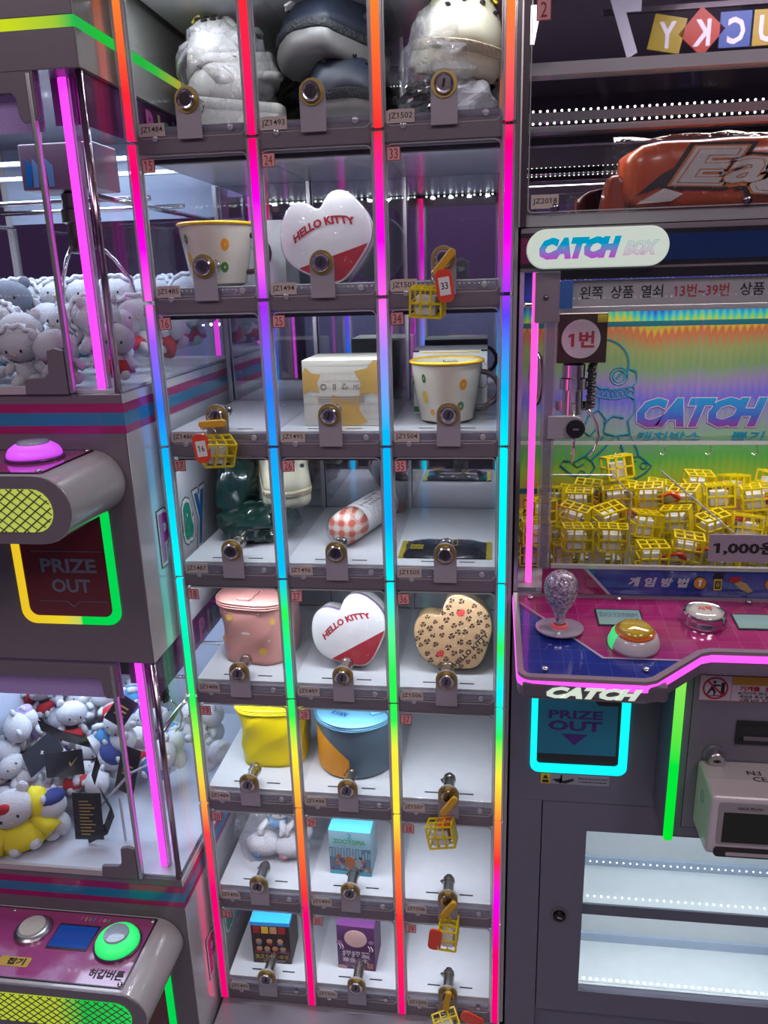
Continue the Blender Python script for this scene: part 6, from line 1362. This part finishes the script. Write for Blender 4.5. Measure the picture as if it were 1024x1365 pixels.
HS = [(0.0, (0.75, 0.30, 0.12)), (0.09, (0.80, 0.45, 0.10)), (0.17, (0.50, 0.72, 0.06)), (0.27, (0.15, 0.62, 0.12)), (0.38, (0.28, 0.42, 0.34)), (0.46, (0.30, 0.34, 0.48)), (0.55, (0.16, 0.14, 0.70)), (0.63, (0.30, 0.22, 0.48)), (0.71, (0.22, 0.36, 0.16)), (0.80, (0.36, 0.42, 0.16)), (0.875, (0.80, 0.20, 0.08)), (0.905, (0.95, 0.65, 0.06)), (0.93, (0.30, 0.80, 0.12)), (0.96, (0.0, 0.60, 0.80)), (1.0, (0.02, 0.06, 0.85))]
while len(els) < len(HS): els.new(0.5)
for e, (p, c) in zip(els, HS): e.position = p
for e, (p, c) in zip(els, HS): e.color = (*[q*0.78 for q in c], 1)
nt.links.new(mr.outputs[0], rp.inputs[0]); nt.links.new(rp.outputs[0], b.inputs['Base Color']); b.inputs['Roughness'].default_value = 0.3; b.inputs['Metallic'].default_value = 0.15
hb = G().box(0.534, 1.21, 0.35, 0.356, ZS0+0.006, ZS1).out('rainbow_backboard', hm, MC_)
TEALB = mat('teal_bar', (0.0, 0.12, 0.17), 0.3); HLN = mat('teal_line', (0.0, 0.20, 0.34), 0.35)
G().box(0.534, 1.21, 0.349, 0.35, 1.4595, 1.4685).box(0.534, 1.21, 0.349, 0.35, 1.1500, 1.1600).out('backboard_bar', TEALB, hb)
g = G(); text(g, 'CATCH', (0.8700, 0.3488, 1.3050), XU, ZU, 0.225, 0.0540, 1, bold=0.095, shear=0.35, ref=0.06); text(g, 'CATCH', (0.8700, 0.3485, 1.3050), XU, ZU, 0.225, 0.0540, 2, bold=0.082, shear=0.35, ref=0.06); text(g, 'CATCH', (0.8700, 0.3482, 1.3050), XU, ZU, 0.225, 0.0540, 0, bold=0.06, shear=0.35)
zr = ramp_emit('x', [(0, (0, 0, 0)), (1, (1, 1, 1))], 0, 2); 
gm = bpy.data.materials.new('blue_red_lettering'); gm.use_nodes = True; n2 = gm.node_tree; bb = n2.nodes['Principled BSDF']; ge2 = n2.nodes.new('ShaderNodeNewGeometry'); s2 = n2.nodes.new('ShaderNodeSeparateXYZ'); m2 = n2.nodes.new('ShaderNodeMapRange'); m2.inputs[1].default_value = 1.278; m2.inputs[2].default_value = 1.332; r2 = n2.nodes.new('ShaderNodeValToRGB')
r2.color_ramp.elements[0].color = (0.20, 0.02, 0.22, 1); r2.color_ramp.elements[1].color = (0.0, 0.20, 0.45, 1); e = r2.color_ramp.elements.new(0.35); e.color = (0.03, 0.08, 0.40, 1)
n2.links.new(ge2.outputs['Position'], s2.inputs[0]); n2.links.new(s2.outputs[2], m2.inputs[0]); n2.links.new(m2.outputs[0], r2.inputs[0]); n2.links.new(r2.outputs[0], bb.inputs['Base Color'])
g.out('backboard_lettering', [gm, mat('outline_maroon', (0.28, 0.04, 0.20), 0.4), mat('inner_lilac', (0.45, 0.42, 0.6), 0.4)], hb)
g = G(); text(g, '캐치박스', (0.815, 0.3485, 1.2610), XU, ZU, 0.115, 0.018, bold=0.02, shear=0.2); text(g, '뽑기', (0.955, 0.3485, 1.2610), XU, ZU, 0.06, 0.018, bold=0.02, shear=0.2); g.out('backboard_lettering', HLN, hb)
# line drawing of a walking figure with a round helmet
g = G(); FY = 0.3485; LW = 0.0016
def line(pts, closed=False, r=LW): g.tube([(x, FY, z) for x, z in pts], r, 5, closed=closed)
line([(0.690+0.048*math.cos(a), 1.392+0.046*math.sin(a)) for a in [-0.5+2*PI*0.62*k/24 for k in range(25)]])
line(disc(0.722, 1.372, 0.0155, n=20), True, 0.0011); line(disc(0.722, 1.372, 0.0105, n=20), True, 0.0011); line([(0.716, 1.366), (0.728, 1.378)])
line([(0.735, 1.386), (0.752, 1.380), (0.754, 1.362), (0.742, 1.352)]); line([(0.682, 1.378), (0.676, 1.360), (0.690, 1.350), (0.706, 1.350)])
for k in range(8): line(disc(0.684+k*0.0085, 1.345-0.006*math.sin(PI*k/7)+0.0, 0.0075, 0.009, n=12), True, 0.0009)
line([(0.690, 1.335), (0.690, 1.310), (0.704, 1.292), (0.700, 1.270)]); line([(0.738, 1.338), (0.752, 1.330), (0.753, 1.305), (0.742, 1.290), (0.748, 1.265)])
line([(0.690, 1.312), (0.672, 1.300), (0.662, 1.272), (0.676, 1.262), (0.690, 1.280)]); line([(0.700, 1.285), (0.715, 1.300), (0.735, 1.296)]); line(disc(0.743, 1.340, 0.006, n=12), True, 0.0009)
line([(0.700, 1.268), (0.722, 1.262), (0.748, 1.266)])
line([(0.700, 1.262), (0.684, 1.240), (0.667, 1.222)]); line([(0.722, 1.262), (0.700, 1.236), (0.680, 1.216)]); line([(0.726, 1.262), (0.738, 1.232), (0.745, 1.218)]); line([(0.750, 1.262), (0.762, 1.236), (0.766, 1.222)])
line([(0.667, 1.224), (0.650, 1.212), (0.630, 1.216), (0.624, 1.206), (0.640, 1.192), (0.664, 1.180), (0.676, 1.184), (0.688, 1.202), (0.682, 1.214)], True)
line([(0.744, 1.220), (0.738, 1.210), (0.756, 1.198), (0.762, 1.180), (0.782, 1.194), (0.790, 1.206), (0.768, 1.224)], True)
line(disc(0.664, 1.190, 0.006, n=12), True, 0.0009); line(disc(0.776, 1.206, 0.006, n=12), True, 0.0009); line([(0.645, 1.212), (0.655, 1.202), (0.668, 1.210)], r=0.0010); line([(0.750, 1.206), (0.762, 1.216)], r=0.0010)
g.out('backboard_drawing', HLN, hb)
# acrylic ledge with hooks
lg = G().box(0.540, 1.21, 0.285, 0.342, 1.2605, 1.2635).out('acrylic_ledge', clearmat('ledge_acrylic', (0.92, 0.92, 0.95), 0.03, 0.1, 1.4), MC_)
G().box(0.540, 1.21, 0.283, 0.286, 1.2590, 1.2650).out('ledge_edge', EDGE, lg)
for k in range(5):
    x = 0.640+0.0775*k
    g = G().tube([(x, 0.288, 1.260), (x+0.003, 0.288, 1.252), (x+0.004, 0.288, 1.244), (x, 0.288, 1.239), (x-0.005, 0.288, 1.243)], 0.0012, 6); g.out('hook', CHROME, lg, smooth=True)
# claw and carriage
claw(MC_, (0.6130, 0.082, 1.4265), 1.0)
cg = G().box(0.5850, 0.6560, 0.060, 0.120, 1.4265, 1.497).out('claw_carriage', mat('carriage_bronze', (0.10, 0.06, 0.04), 0.15, metal=0.6), MC_, bevel=0.001)
G().prism(disc(0.6190, 1.461, 0.0275, n=36), 0.0585, 0.060).out('number_disc', mat('disc_white', (0.62, 0.58, 0.60), 0.4), cg)
g = G(); text(g, '1번', (0.6195, 0.0580, 1.4605), XU, ZU, 0.037, 0.0235, bold=0.03); g.out('disc_lettering', REDT, cg)
G().box(0.6415, 0.6550, 0.0590, 0.060, 1.484, 1.4950).out('yellow_square', mat('olive_square', (0.45, 0.40, 0.02), 0.4), cg)
G().tube([(0.54, 0.10, 1.510), (1.21, 0.10, 1.510)], 0.004, 8).tube([(0.54, 0.20, 1.505), (1.21, 0.20, 1.505)], 0.004, 8).out('gantry_rail', CHROME, MC_, smooth=True)
g = G()
for rr in (0.026, 0.020): g.tube([(0.5600+0.35*rr*math.cos(a), 0.14, 1.395+1.5*rr*math.sin(a)) for a in [2*PI*k/28 for k in range(28)]], 0.002, 6, closed=True)
g.out('cable_loop', CHROME, MC_, smooth=True)
g = G().tube([(0.5600+0.45*0.030*math.cos(a), 0.142, 1.395+1.4*0.030*math.sin(a)) for a in [PI*1.5+PI*k/16 for k in range(17)]], 0.003, 6); g.out('cable', RUBBER, MC_, smooth=True)
# window lock plate
g = G().prism([(0.570, 1.3285), (0.604, 1.3285)] + [(0.606+0.0160*math.cos(a), 1.3445+0.0160*math.sin(a)) for a in [-PI/2+PI*k/14 for k in range(15)]] + [(0.570, 1.3605)], -0.012, -0.005)
wl = g.out('window_lock', LOCKG, MC_, bevel=0.001)
My = Matrix.Translation((0.6085, -0.012, 1.3435)) @ Matrix.Rotation(PI/2, 4, 'X')
G().lathe([(0.0130, 0), (0.0130, 0.006), (0.0115, 0.0075), (0, 0.0075)], 24, M=My).out('lock_cylinder', mat('lock_black', (0.03, 0.03, 0.035), 0.2, metal=0.5), wl, smooth=40)
G().box(-0.004, 0.004, -0.0012, 0.0012, 0.0075, 0.0083, M=My).out('key_slot', STEEL, wl)
# inner acrylic fences
for pts, nm in (([(0.580, 1.134), (0.6985, 1.134), (0.6955, 1.240), (0.668, 1.268), (0.580, 1.268)], 'fence'),):
    fc = G().prism(pts, 0.020, 0.023).out('acrylic_fence', CLEAR, MC_); G().tube([(x, 0.0215, z) for x, z in pts[1:]], 0.0012, 5).out('fence_edge', EDGE, fc)
fc = G().prism([(0.745, 1.265), (0.868, 1.160), (0.868, 1.115), (0.745, 1.115)], 0.060, 0.063).out('acrylic_fence', CLEAR, MC_); G().tube([(0.745, 0.0615, 1.265), (0.868, 0.0615, 1.160)], 0.0014, 5).out('fence_edge', EDGE, fc)
G().box(0.580, 1.20, 0.012, 0.0135, 1.134, 1.156).out('low_fence', CLEAR, MC_)
# price card
pc = G().box(0.8050, 0.935, -0.0055, -0.0030, 1.1465, 1.1875).out('price_card', mat('lilac_card', (0.33, 0.27, 0.34), 0.4), MC_)
g = G(); text(g, '1,000원', (0.8545, -0.0058, 1.1670), XU, ZU, 0.088, 0.0210, bold=0.04); g.out('price_lettering', INK, pc)

# caged key tags heaped in the machine ------------------------------
cg0 = thing('caged_tag', 'x', 'caged key tag', (0, 0, 0))
cage_geo().out('cage', YEL, cg0, local=True); cage_block().out('block', PAPER, cg0, bevel=0.001, local=True)
cg1 = copy_tree(cg0)
g = G(); MTG = Matrix.Translation((0.030, -0.004, -0.004)) @ Euler((0.9, 0.8, 0.4)).to_matrix().to_4x4(); tag_geo(g, MTG); g.out('tag', [REDP, PAPER], cg1, bevel=0.0006, local=True)
CG = 'caged key tags heaped in the game window'
spots = [  # x, y, z, rz, rx, ry, with tag, label or None
 (0.7010, 0.185, 1.2420, 0.25, -0.15, -0.12, 0, 'yellow caged tag sitting highest, alone on top of the heap at left'),
 (0.6250, 0.048, 1.1630, 0.05, 0, 0, 0, 'yellow caged tag standing in the left front beside the neon tube'),
 (0.6780, 0.048, 1.1630, -0.08, 0, 0, 0, 'yellow caged tag standing second from the left in the front row'),
 (0.5640, 0.085, 1.1600, 0.1, 0, 0, 0, 'yellow caged tag partly hidden by the pink neon tube'),
 (0.7370, 0.044, 1.1370, 0.1, 0.1, 0, 1, 'low yellow caged tag with red oval tag at the window foot'),
 (0.7890, 0.050, 1.1500, -0.15, 0.1, 0.1, 1, 'yellow caged tag with red tag just left of the price card'),
]
for k, (x, y, z) in enumerate([(0.625, 0.105, 1.178), (0.680, 0.110, 1.176), (0.735, 0.100, 1.170), (0.785, 0.110, 1.175), (0.838, 0.100, 1.168), (0.890, 0.105, 1.165), (0.945, 0.100, 1.163), (0.575, 0.150, 1.176),
        (0.640, 0.165, 1.188), (0.700, 0.168, 1.196), (0.752, 0.165, 1.198), (0.808, 0.160, 1.196), (0.862, 0.165, 1.200), (0.918, 0.162, 1.198), (0.975, 0.160, 1.195),
        (0.600, 0.215, 1.180), (0.660, 0.222, 1.188), (0.720, 0.225, 1.186), (0.780, 0.220, 1.190), (0.842, 0.222, 1.205), (0.900, 0.225, 1.200), (0.960, 0.220, 1.208), (1.02, 0.215, 1.20),
        (0.840, 0.040, 1.125), (0.895, 0.042, 1.125), (0.945, 0.040, 1.125), (0.735, 0.280, 1.165), (0.860, 0.285, 1.17), (0.64, 0.285, 1.16), (0.96, 0.285, 1.17)]):
    spots.append((x, y, z, rnd.uniform(-0.6, 0.6), rnd.uniform(-0.25, 0.25), rnd.uniform(-0.2, 0.2), 1 if k % 3 == 1 else 0, None))
for k in range(36):   # lower layer that carries the rest
    spots.append((0.560+(k % 12)*0.053, 0.105+(k//12)*0.085, 1.118+0.0*k, rnd.uniform(-0.3, 0.3), 0, 0, 0, None))
used = [False, False]; HEAP = []
for x, y, z, rz, rx, ry, tg, lb_ in spots:
    src = (cg0, cg1)[tg]; o = src if not used[tg] else copy_tree(src); used[tg] = True
    o.location = (x, y, z); o.rotation_euler = (rx, ry, rz); o['group'] = CG
    ri = sum(1 for q in (0.07, 0.13, 0.19, 0.25) if y > q); lay = 'bottom layer' if z < 1.12 else 'upper layer'
    HEAP.append((o, lay, ri, x, tg, lb_)); o['label'] = lb_ or ('yellow lattice caged tag with red plastic tag in the middle of the heap' if tg else 'yellow lattice caged tag around white block, in the middle of the heap')

ORD = ('first', 'second', 'third', 'fourth', 'fifth', 'sixth', 'seventh', 'eighth', 'ninth', 'tenth', 'eleventh', 'twelfth', 'thirteenth', 'fourteenth')
def number_heap(H, fmt):
    seen = {}
    for o, lay, ri, x, tg, lb_ in sorted([h for h in H if not h[5]], key=lambda h: h[3]):
        k = (lay, ri); seen[k] = seen.get(k, -1)+1; o['label'] = fmt(lay, ri, seen[k], tg, o)
number_heap(HEAP, lambda lay, ri, n, tg, o: 'yellow caged tag%s, %s, %s row from glass, %s from left' % (' with red tag' if tg else '', lay, ORD[ri], ORD[n]))
# ================================================================ display case above the claw machine
DC = thing('display_case', 'wide clear display case with lights above the large claw machine', 'display case', (0.87, 0.2, 1.612))
G().box(MX0, MX1, 0.0, 0.45, 1.6125, 1.628).out('base_rail', mat('case_rail_grey', (0.34, 0.33, 0.36), 0.3), DC, bevel=0.001)
G().box(0.5265, 0.5345, -0.004, 0.03, 1.6125, 2.30).out('corner_post', mat('dark_brown_post', (0.05, 0.035, 0.045), 0.3), DC)
G().box(0.524, 0.5262, -0.005, 0.02, 1.6125, 2.30).out('corner_trim', STEEL, DC)
G().box(0.5265, 0.529, 0.03, 0.44, 1.628, 2.30).out('side_glass', CLEAR, DC); G().box(MX1-0.01, MX1, 0.0, 0.44, 1.628, 2.30).out('side_panel', GREY, DC)
G().box(MX0, MX1, 0.0, 0.45, 2.30, 2.32).out('top_panel', GREY, DC)
G().box(MX0, MX1, 0.40, 0.404, 1.628, 2.30).out('mirror_back', mat('dim_mirror', (0.50, 0.47, 0.55), 0.01, metal=1.0), DC)
fg = G().prism(rrect(0.5355, MX1-0.012, 1.6295, 2.295, 0.006), -0.0045, -0.0015).out('door', CLEARF, DC)
o_, i_ = rrect(0.5355, MX1-0.012, 1.6295, 2.295, 0.006), rrect(0.5370, MX1-0.0135, 1.631, 2.2935, 0.005); G().ring(o_, i_, -0.005, -0.001).out('door_rim', EDGE, fg)
for sx in (0.571, 0.811):
    My = Matrix.Translation((sx, -0.0045, 1.6345)) @ Matrix.Rotation(PI/2, 4, 'X'); G().lathe([(0.0055, 0), (0.0055, 0.003), (0.004, 0.004), (0, 0.004)], 16, M=My).out('screw', DCHROME, fg, smooth=40)
G().box(0.5400, 0.5755, -0.0056, -0.0046, 1.6345, 1.6515).out('code_sticker', CODE, fg); g = G(); text(g, 'JZ2018', (0.5578, -0.0060, 1.6430), XU, ZU, 0.031, 0.0085, bold=0.005); g.out('sticker_code', INK, fg)
g = G().box(0.5410, 0.5590, -0.0056, -0.0046, 1.852, 1.8755).ring(rrect(0.541, 0.559, 1.852, 1.8755, 0.0004, 1), rrect(0.5418, 0.5582, 1.8528, 1.8747, 0.0004, 1), -0.0060, -0.0056, 1); g.out('number_sticker', [STK, REDINK], fg)
g = G(); text(g, '2', (0.5500, -0.0062, 1.8640), XU, ZU, 0.008, 0.0165); g.out('sticker_number', REDINK, fg)
bm_ = G().box(0.5365, MX1-0.012, 0.085, 0.115, 1.8110, 1.8265).out('beam_reflection', mat('beam_reflection_white', (0.62, 0.62, 0.66), 0.3, coat=0.4), DC)  # bar standing in for the reflection of the light housing
hs = G().box(0.5365, MX1-0.012, 0.095, 0.120, 1.7560, 1.7665).box(0.5365, MX1-0.012, 0.098, 0.12, 1.742, 1.750).out('light_bar', mat('bar_grey', (0.25, 0.24, 0.28), 0.25, coat=0.5), DC)
d = G()
for k in range(66):
    for yy, zz in ((0.0985, 1.7690), (0.0955, 1.7530)): d.ell((0.545+k*0.0098, yy, zz), (0.0016, 0.0012, 0.0016), 6, 4)
d.out('led_dots', mat('case_led', (1, 1, 1), 0.5, emit=6, ecol=(1.0, 1.0, 0.88)), hs)
area('case_light', (0.87, 0.09, 1.735), 0.6, 0.02, 0.55, (1.0, 0.97, 0.92), (0, 0, 0), DC)
# orange wrapped cushion roll
ORC = mat('orange_satin', (0.55, 0.085, 0.02), 0.28, coat=0.4, bump=0.4, bscale=20)
t = thing('wrapped_towel', 'orange sports towel with black and white lettering in clear wrap', 'towel', (0.84, 0.10, 1.6285))
n = 40; vs = []; rows_ = 20
L0, L1 = 0.668, 1.150
for i in range(rows_+1):
    x = L0+(L1-L0)*i/rows_; e_ = 1-0.35*max(0, 1-i/1.2)-0.012*(1+math.sin(i*1.9))
    for j in range(n):
        a = 2*PI*j/n; c_, s_ = math.cos(a), math.sin(a); c_ = math.copysign(abs(c_)**0.4, c_); s_ = math.copysign(abs(s_)**0.55, s_)
        vs.append((x, 0.105+0.048*e_*c_, 1.6285+0.0465+0.046*e_*s_+0.004*i/rows_))
g = G().add(vs, [(i*n+j, i*n+(j+1) % n, (i+1)*n+(j+1) % n, (i+1)*n+j) for i in range(rows_) for j in range(n)] + [list(range(n))[::-1], [rows_*n+j for j in range(n)]])
g.out('roll', ORC, t, smooth=True)
g = G(); WTI = mat('white_print_ink', (0.62, 0.60, 0.58), 0.4); yq = 0.0555
WV = lambda a, b: (a, b+0.003*math.sin(a*22))
for q_, (mi_, bo_) in enumerate(((0, 0.16), (2, 0.105), (1, 0.075), (2, 0.03), (1, 0.015))):
    text(g, 'Eagles', (0.885, yq-0.0004-q_*0.0004, 1.6790), XU, ZU, 0.300, 0.056, mi_, bold=bo_, shear=0.3, warp=WV, ref=0.03)
g.prism([(0.682, 1.650), (0.715, 1.676), (0.760, 1.700), (0.800, 1.702), (0.760, 1.690), (0.735, 1.672), (0.745, 1.655), (0.715, 1.662)], yq-0.0006, yq+0.001, 0); g.prism([(0.684, 1.640), (0.72, 1.659), (0.745, 1.651), (0.73, 1.642)], yq-0.0005, yq+0.001, 1)
g.out('lettering', [mat('black_print_ink', (0.02, 0.02, 0.025), 0.35), WTI, mat('orange_outline', (0.62, 0.20, 0.05), 0.35)], t)
G().prism([(0.640, 1.6290), (0.676, 1.6290), (0.672, 1.672), (0.664, 1.682), (0.650, 1.680)], 0.075, 0.125).out('folded_end', mat('dark_orange', (0.30, 0.05, 0.02), 0.3, coat=0.4), t, bevel=0.006, seg=3)
vs2 = []
for i in range(rows_+1):
    x = L0-0.016+(L1-L0+0.02)*i/rows_; e_ = 1.05+0.03*math.sin(i*2.3)
    for j in range(n):
        a = 2*PI*j/n; k2 = 1+0.03*math.sin(5*a+i); c_, s_ = math.cos(a), math.sin(a); c_ = math.copysign(abs(c_)**0.4, c_); s_ = math.copysign(abs(s_)**0.55, s_)
        vs2.append((x, 0.105+0.050*e_*k2*c_, max(1.6288, 1.6285+0.0485+0.0485*e_*k2*s_)))
G().add(vs2, [(i*n+j, i*n+(j+1) % n, (i+1)*n+(j+1) % n, (i+1)*n+j) for i in range(rows_) for j in range(n)]).out('clear_wrap', FILM, t, smooth=True)

# plush keychains in clear bags behind door 20 ----------------------
ZF = zj(6)+0.0205
for c, col, acc, lb_ in (((0.088, 0.150), FUR, BCL, 'small plush doll with blue clothes in clear bag behind door 20'), ((0.140, 0.150), FUR, PKC, 'small plush doll with pink clothes in clear bag behind door 20')):
    t = thing('plush_doll', lb_, 'plush toy', (c[0], c[1], ZF)); x, y = c
    G().ell((x-0.020, y-0.052, ZF+0.024), (0.036, 0.026, 0.022), 20, 12).out('body', FUR, t, smooth=True)
    G().ell((x-0.030, y-0.070, ZF+0.014), (0.010, 0.008, 0.008), 12, 8).out('paw', acc, t, smooth=True)
    G().ell((x+0.002, y-0.030, ZF+0.062), (0.020, 0.016, 0.018), 16, 10).out('clothes', acc, t, smooth=True)
    G().ell((x+0.006, y-0.034, ZF+0.090), (0.024, 0.020, 0.019), 18, 12).out('head', col, t, smooth=True)
    G().ell((x+0.014, y-0.030, ZF+0.103), (0.014, 0.014, 0.009), 14, 8).out('hat', acc, t, smooth=True)
    for s in (-1, 1):
        G().tube([(x+s*0.014, y-0.040, ZF+0.068), (x+s*0.022-0.004, y-0.052, ZF+0.058), (x+s*0.020-0.006, y-0.056, ZF+0.046)], 0.0065, 8).out('arm', col, t, smooth=True)
        G().ell((x+0.006+s*0.009, y-0.0535, ZF+0.090), (0.0016, 0.001, 0.0022), 8, 5).out('eye', INK, t, smooth=True)
    G().ell((x+0.006, y-0.0545, ZF+0.085), (0.002, 0.001, 0.0014), 8, 5).out('nose', MATS['yellow_print'], t, smooth=True)
poly_bag((0.086, 0.100, ZF+0.056), (0.072, 0.060, 0.056), 'crinkled clear bag around the plush dolls behind door 20', 12, 0.045, FILM2)

# ================================================================ machines across the aisle and behind
def back_machine(x, y, z, label, rz=0.0):
    """simple full claw cabinet seen through glass and in the mirrors"""
    t = thing('claw_machine', label, 'claw machine', (x, y, z)); t.rotation_euler = (0, 0, rz)
    w_ = 0.34
    G().box(-w_, w_, 0, 0.5, 0.0, 0.75).out('cabinet', GREYBL, t, local=True); G().box(-w_, w_, 0, 0.5, 1.55, 1.95).out('header', mat('back_plum_header', (0.11, 0.07, 0.17), 0.4, emit=0.03, ecol=(0.5, 0.2, 0.8)), t, local=True)
    G().box(-w_, w_, 0.48, 0.5, 0.75, 1.55).out('back_panel', mat('back_slate_panel', (0.13, 0.15, 0.22), 0.4), t, local=True)
    for s in (-1, 1):
        G().box(s*w_-0.012, s*w_+0.012, 0.0, 0.03, 0.75, 1.55).out('post', PALE, t, local=True); G().box(s*(w_-0.035)-0.006, s*(w_-0.035)+0.006, 0.012, 0.024, 0.75, 1.55).out('neon_tube', NEONP, t, local=True)
    G().box(-w_, w_, 0.002, 0.006, 0.75, 1.55).out('front_glass', CLEAR, t, local=True)
    G().box(-w_, w_, -0.16, 0.0, 0.60, 0.68).out('console', CAPG, t, bevel=0.02, local=True)
    d = G()
    for k in range(26):
        d.ell((-0.31+k*0.0248, 0.03, 1.53), (0.0045, 0.003, 0.0045), 6, 4); d.ell((-0.31+k*0.0248, 0.03, 1.44), (0.0045, 0.003, 0.0045), 6, 4)
    d.out('led_dots', DOTS, t, local=True)
    g = G(); r_ = random.Random(int(x*100))
    for k in range(30): g.ell((r_.uniform(-0.28, 0.28), r_.uniform(0.08, 0.42), 0.78+r_.uniform(0, 0.08)), (0.05, 0.045, 0.045), 10, 7)
    o = g.out('prize_heap', FUR, t, smooth=True, local=True); o['kind'] = 'stuff'
    l = area('cabinet_light', (0, 0.2, 1.5), 0.5, 0.3, 3.0, (0.8, 0.8, 1.0)); l.parent = t
    return t
for k, (x, pos) in enumerate(((-1.9, 'far left'), (-1.15, 'left'), (-0.40, 'middle'), (0.35, 'right of middle'), (1.10, 'right'), (1.85, 'far right'))):
    back_machine(x, -3.0, 0.0, 'purple topped claw machine across the aisle, %s of the row' % pos, PI)
for k, (x, y) in enumerate(((-0.62, 1.15), (-1.35, 1.25))):
    back_machine(x, y, 0.0, ('white lit claw machine seen through the upper left machine glass' if k == 0 else 'dim claw machine furthest left behind the glass'))
# lettered sign across the aisle that the display case mirrors
t = thing('letter_sign', 'hanging sign of coloured lettered tiles mirrored in the display case glass', 'sign', (1.35, -1.9, 2.5))
SGW = [(1.745, 'L', (0.45, 0.35, 0.03), 0.0), (1.615, 'U', (0.45, 0.33, 0.05), 0.0), (1.492, 'C', (0.06, 0.12, 0.35), 0.0), (1.355, 'K', (0.45, 0.06, 0.03), 0.72), (1.216, 'Y', (0.45, 0.35, 0.03), 0.2)]
for i, (x, ch_, col, ro) in enumerate(SGW):
    Mx = Matrix.Translation((x, -1.9, 2.51)) @ Matrix.Rotation(ro, 4, 'Y')
    tl = G().box(-0.066, 0.066, -0.01, 0.0, -0.066, 0.066, 0, Mx).out('letter_tile', mat('tile_%d' % i, col, 0.4, emit=0.5, ecol=col), t)
    g = G(); text(g, ch_, (x, -1.8985, 2.505), (-1, 0, 0), ZU, 0.07, 0.10, bold=0.03); g.out('letter', mat('lit_white', (0.8, 0.8, 0.85), 0.4, emit=0.6, ecol=(0.8, 0.8, 0.9)), tl)
g = G(); text(g, '7', (1.04, -1.8985, 2.54), (-1, 0, 0), ZU, 0.13, 0.23, bold=0.05); g.out('numeral', MATS['lit_white'], t)
G().box(0.95, 1.85, -1.935, -1.912, 2.60, 2.62).out('sign_rail', GREY, t)
for o in list(bpy.data.materials):
    if o.name == 'x': bpy.data.materials.remove(o)
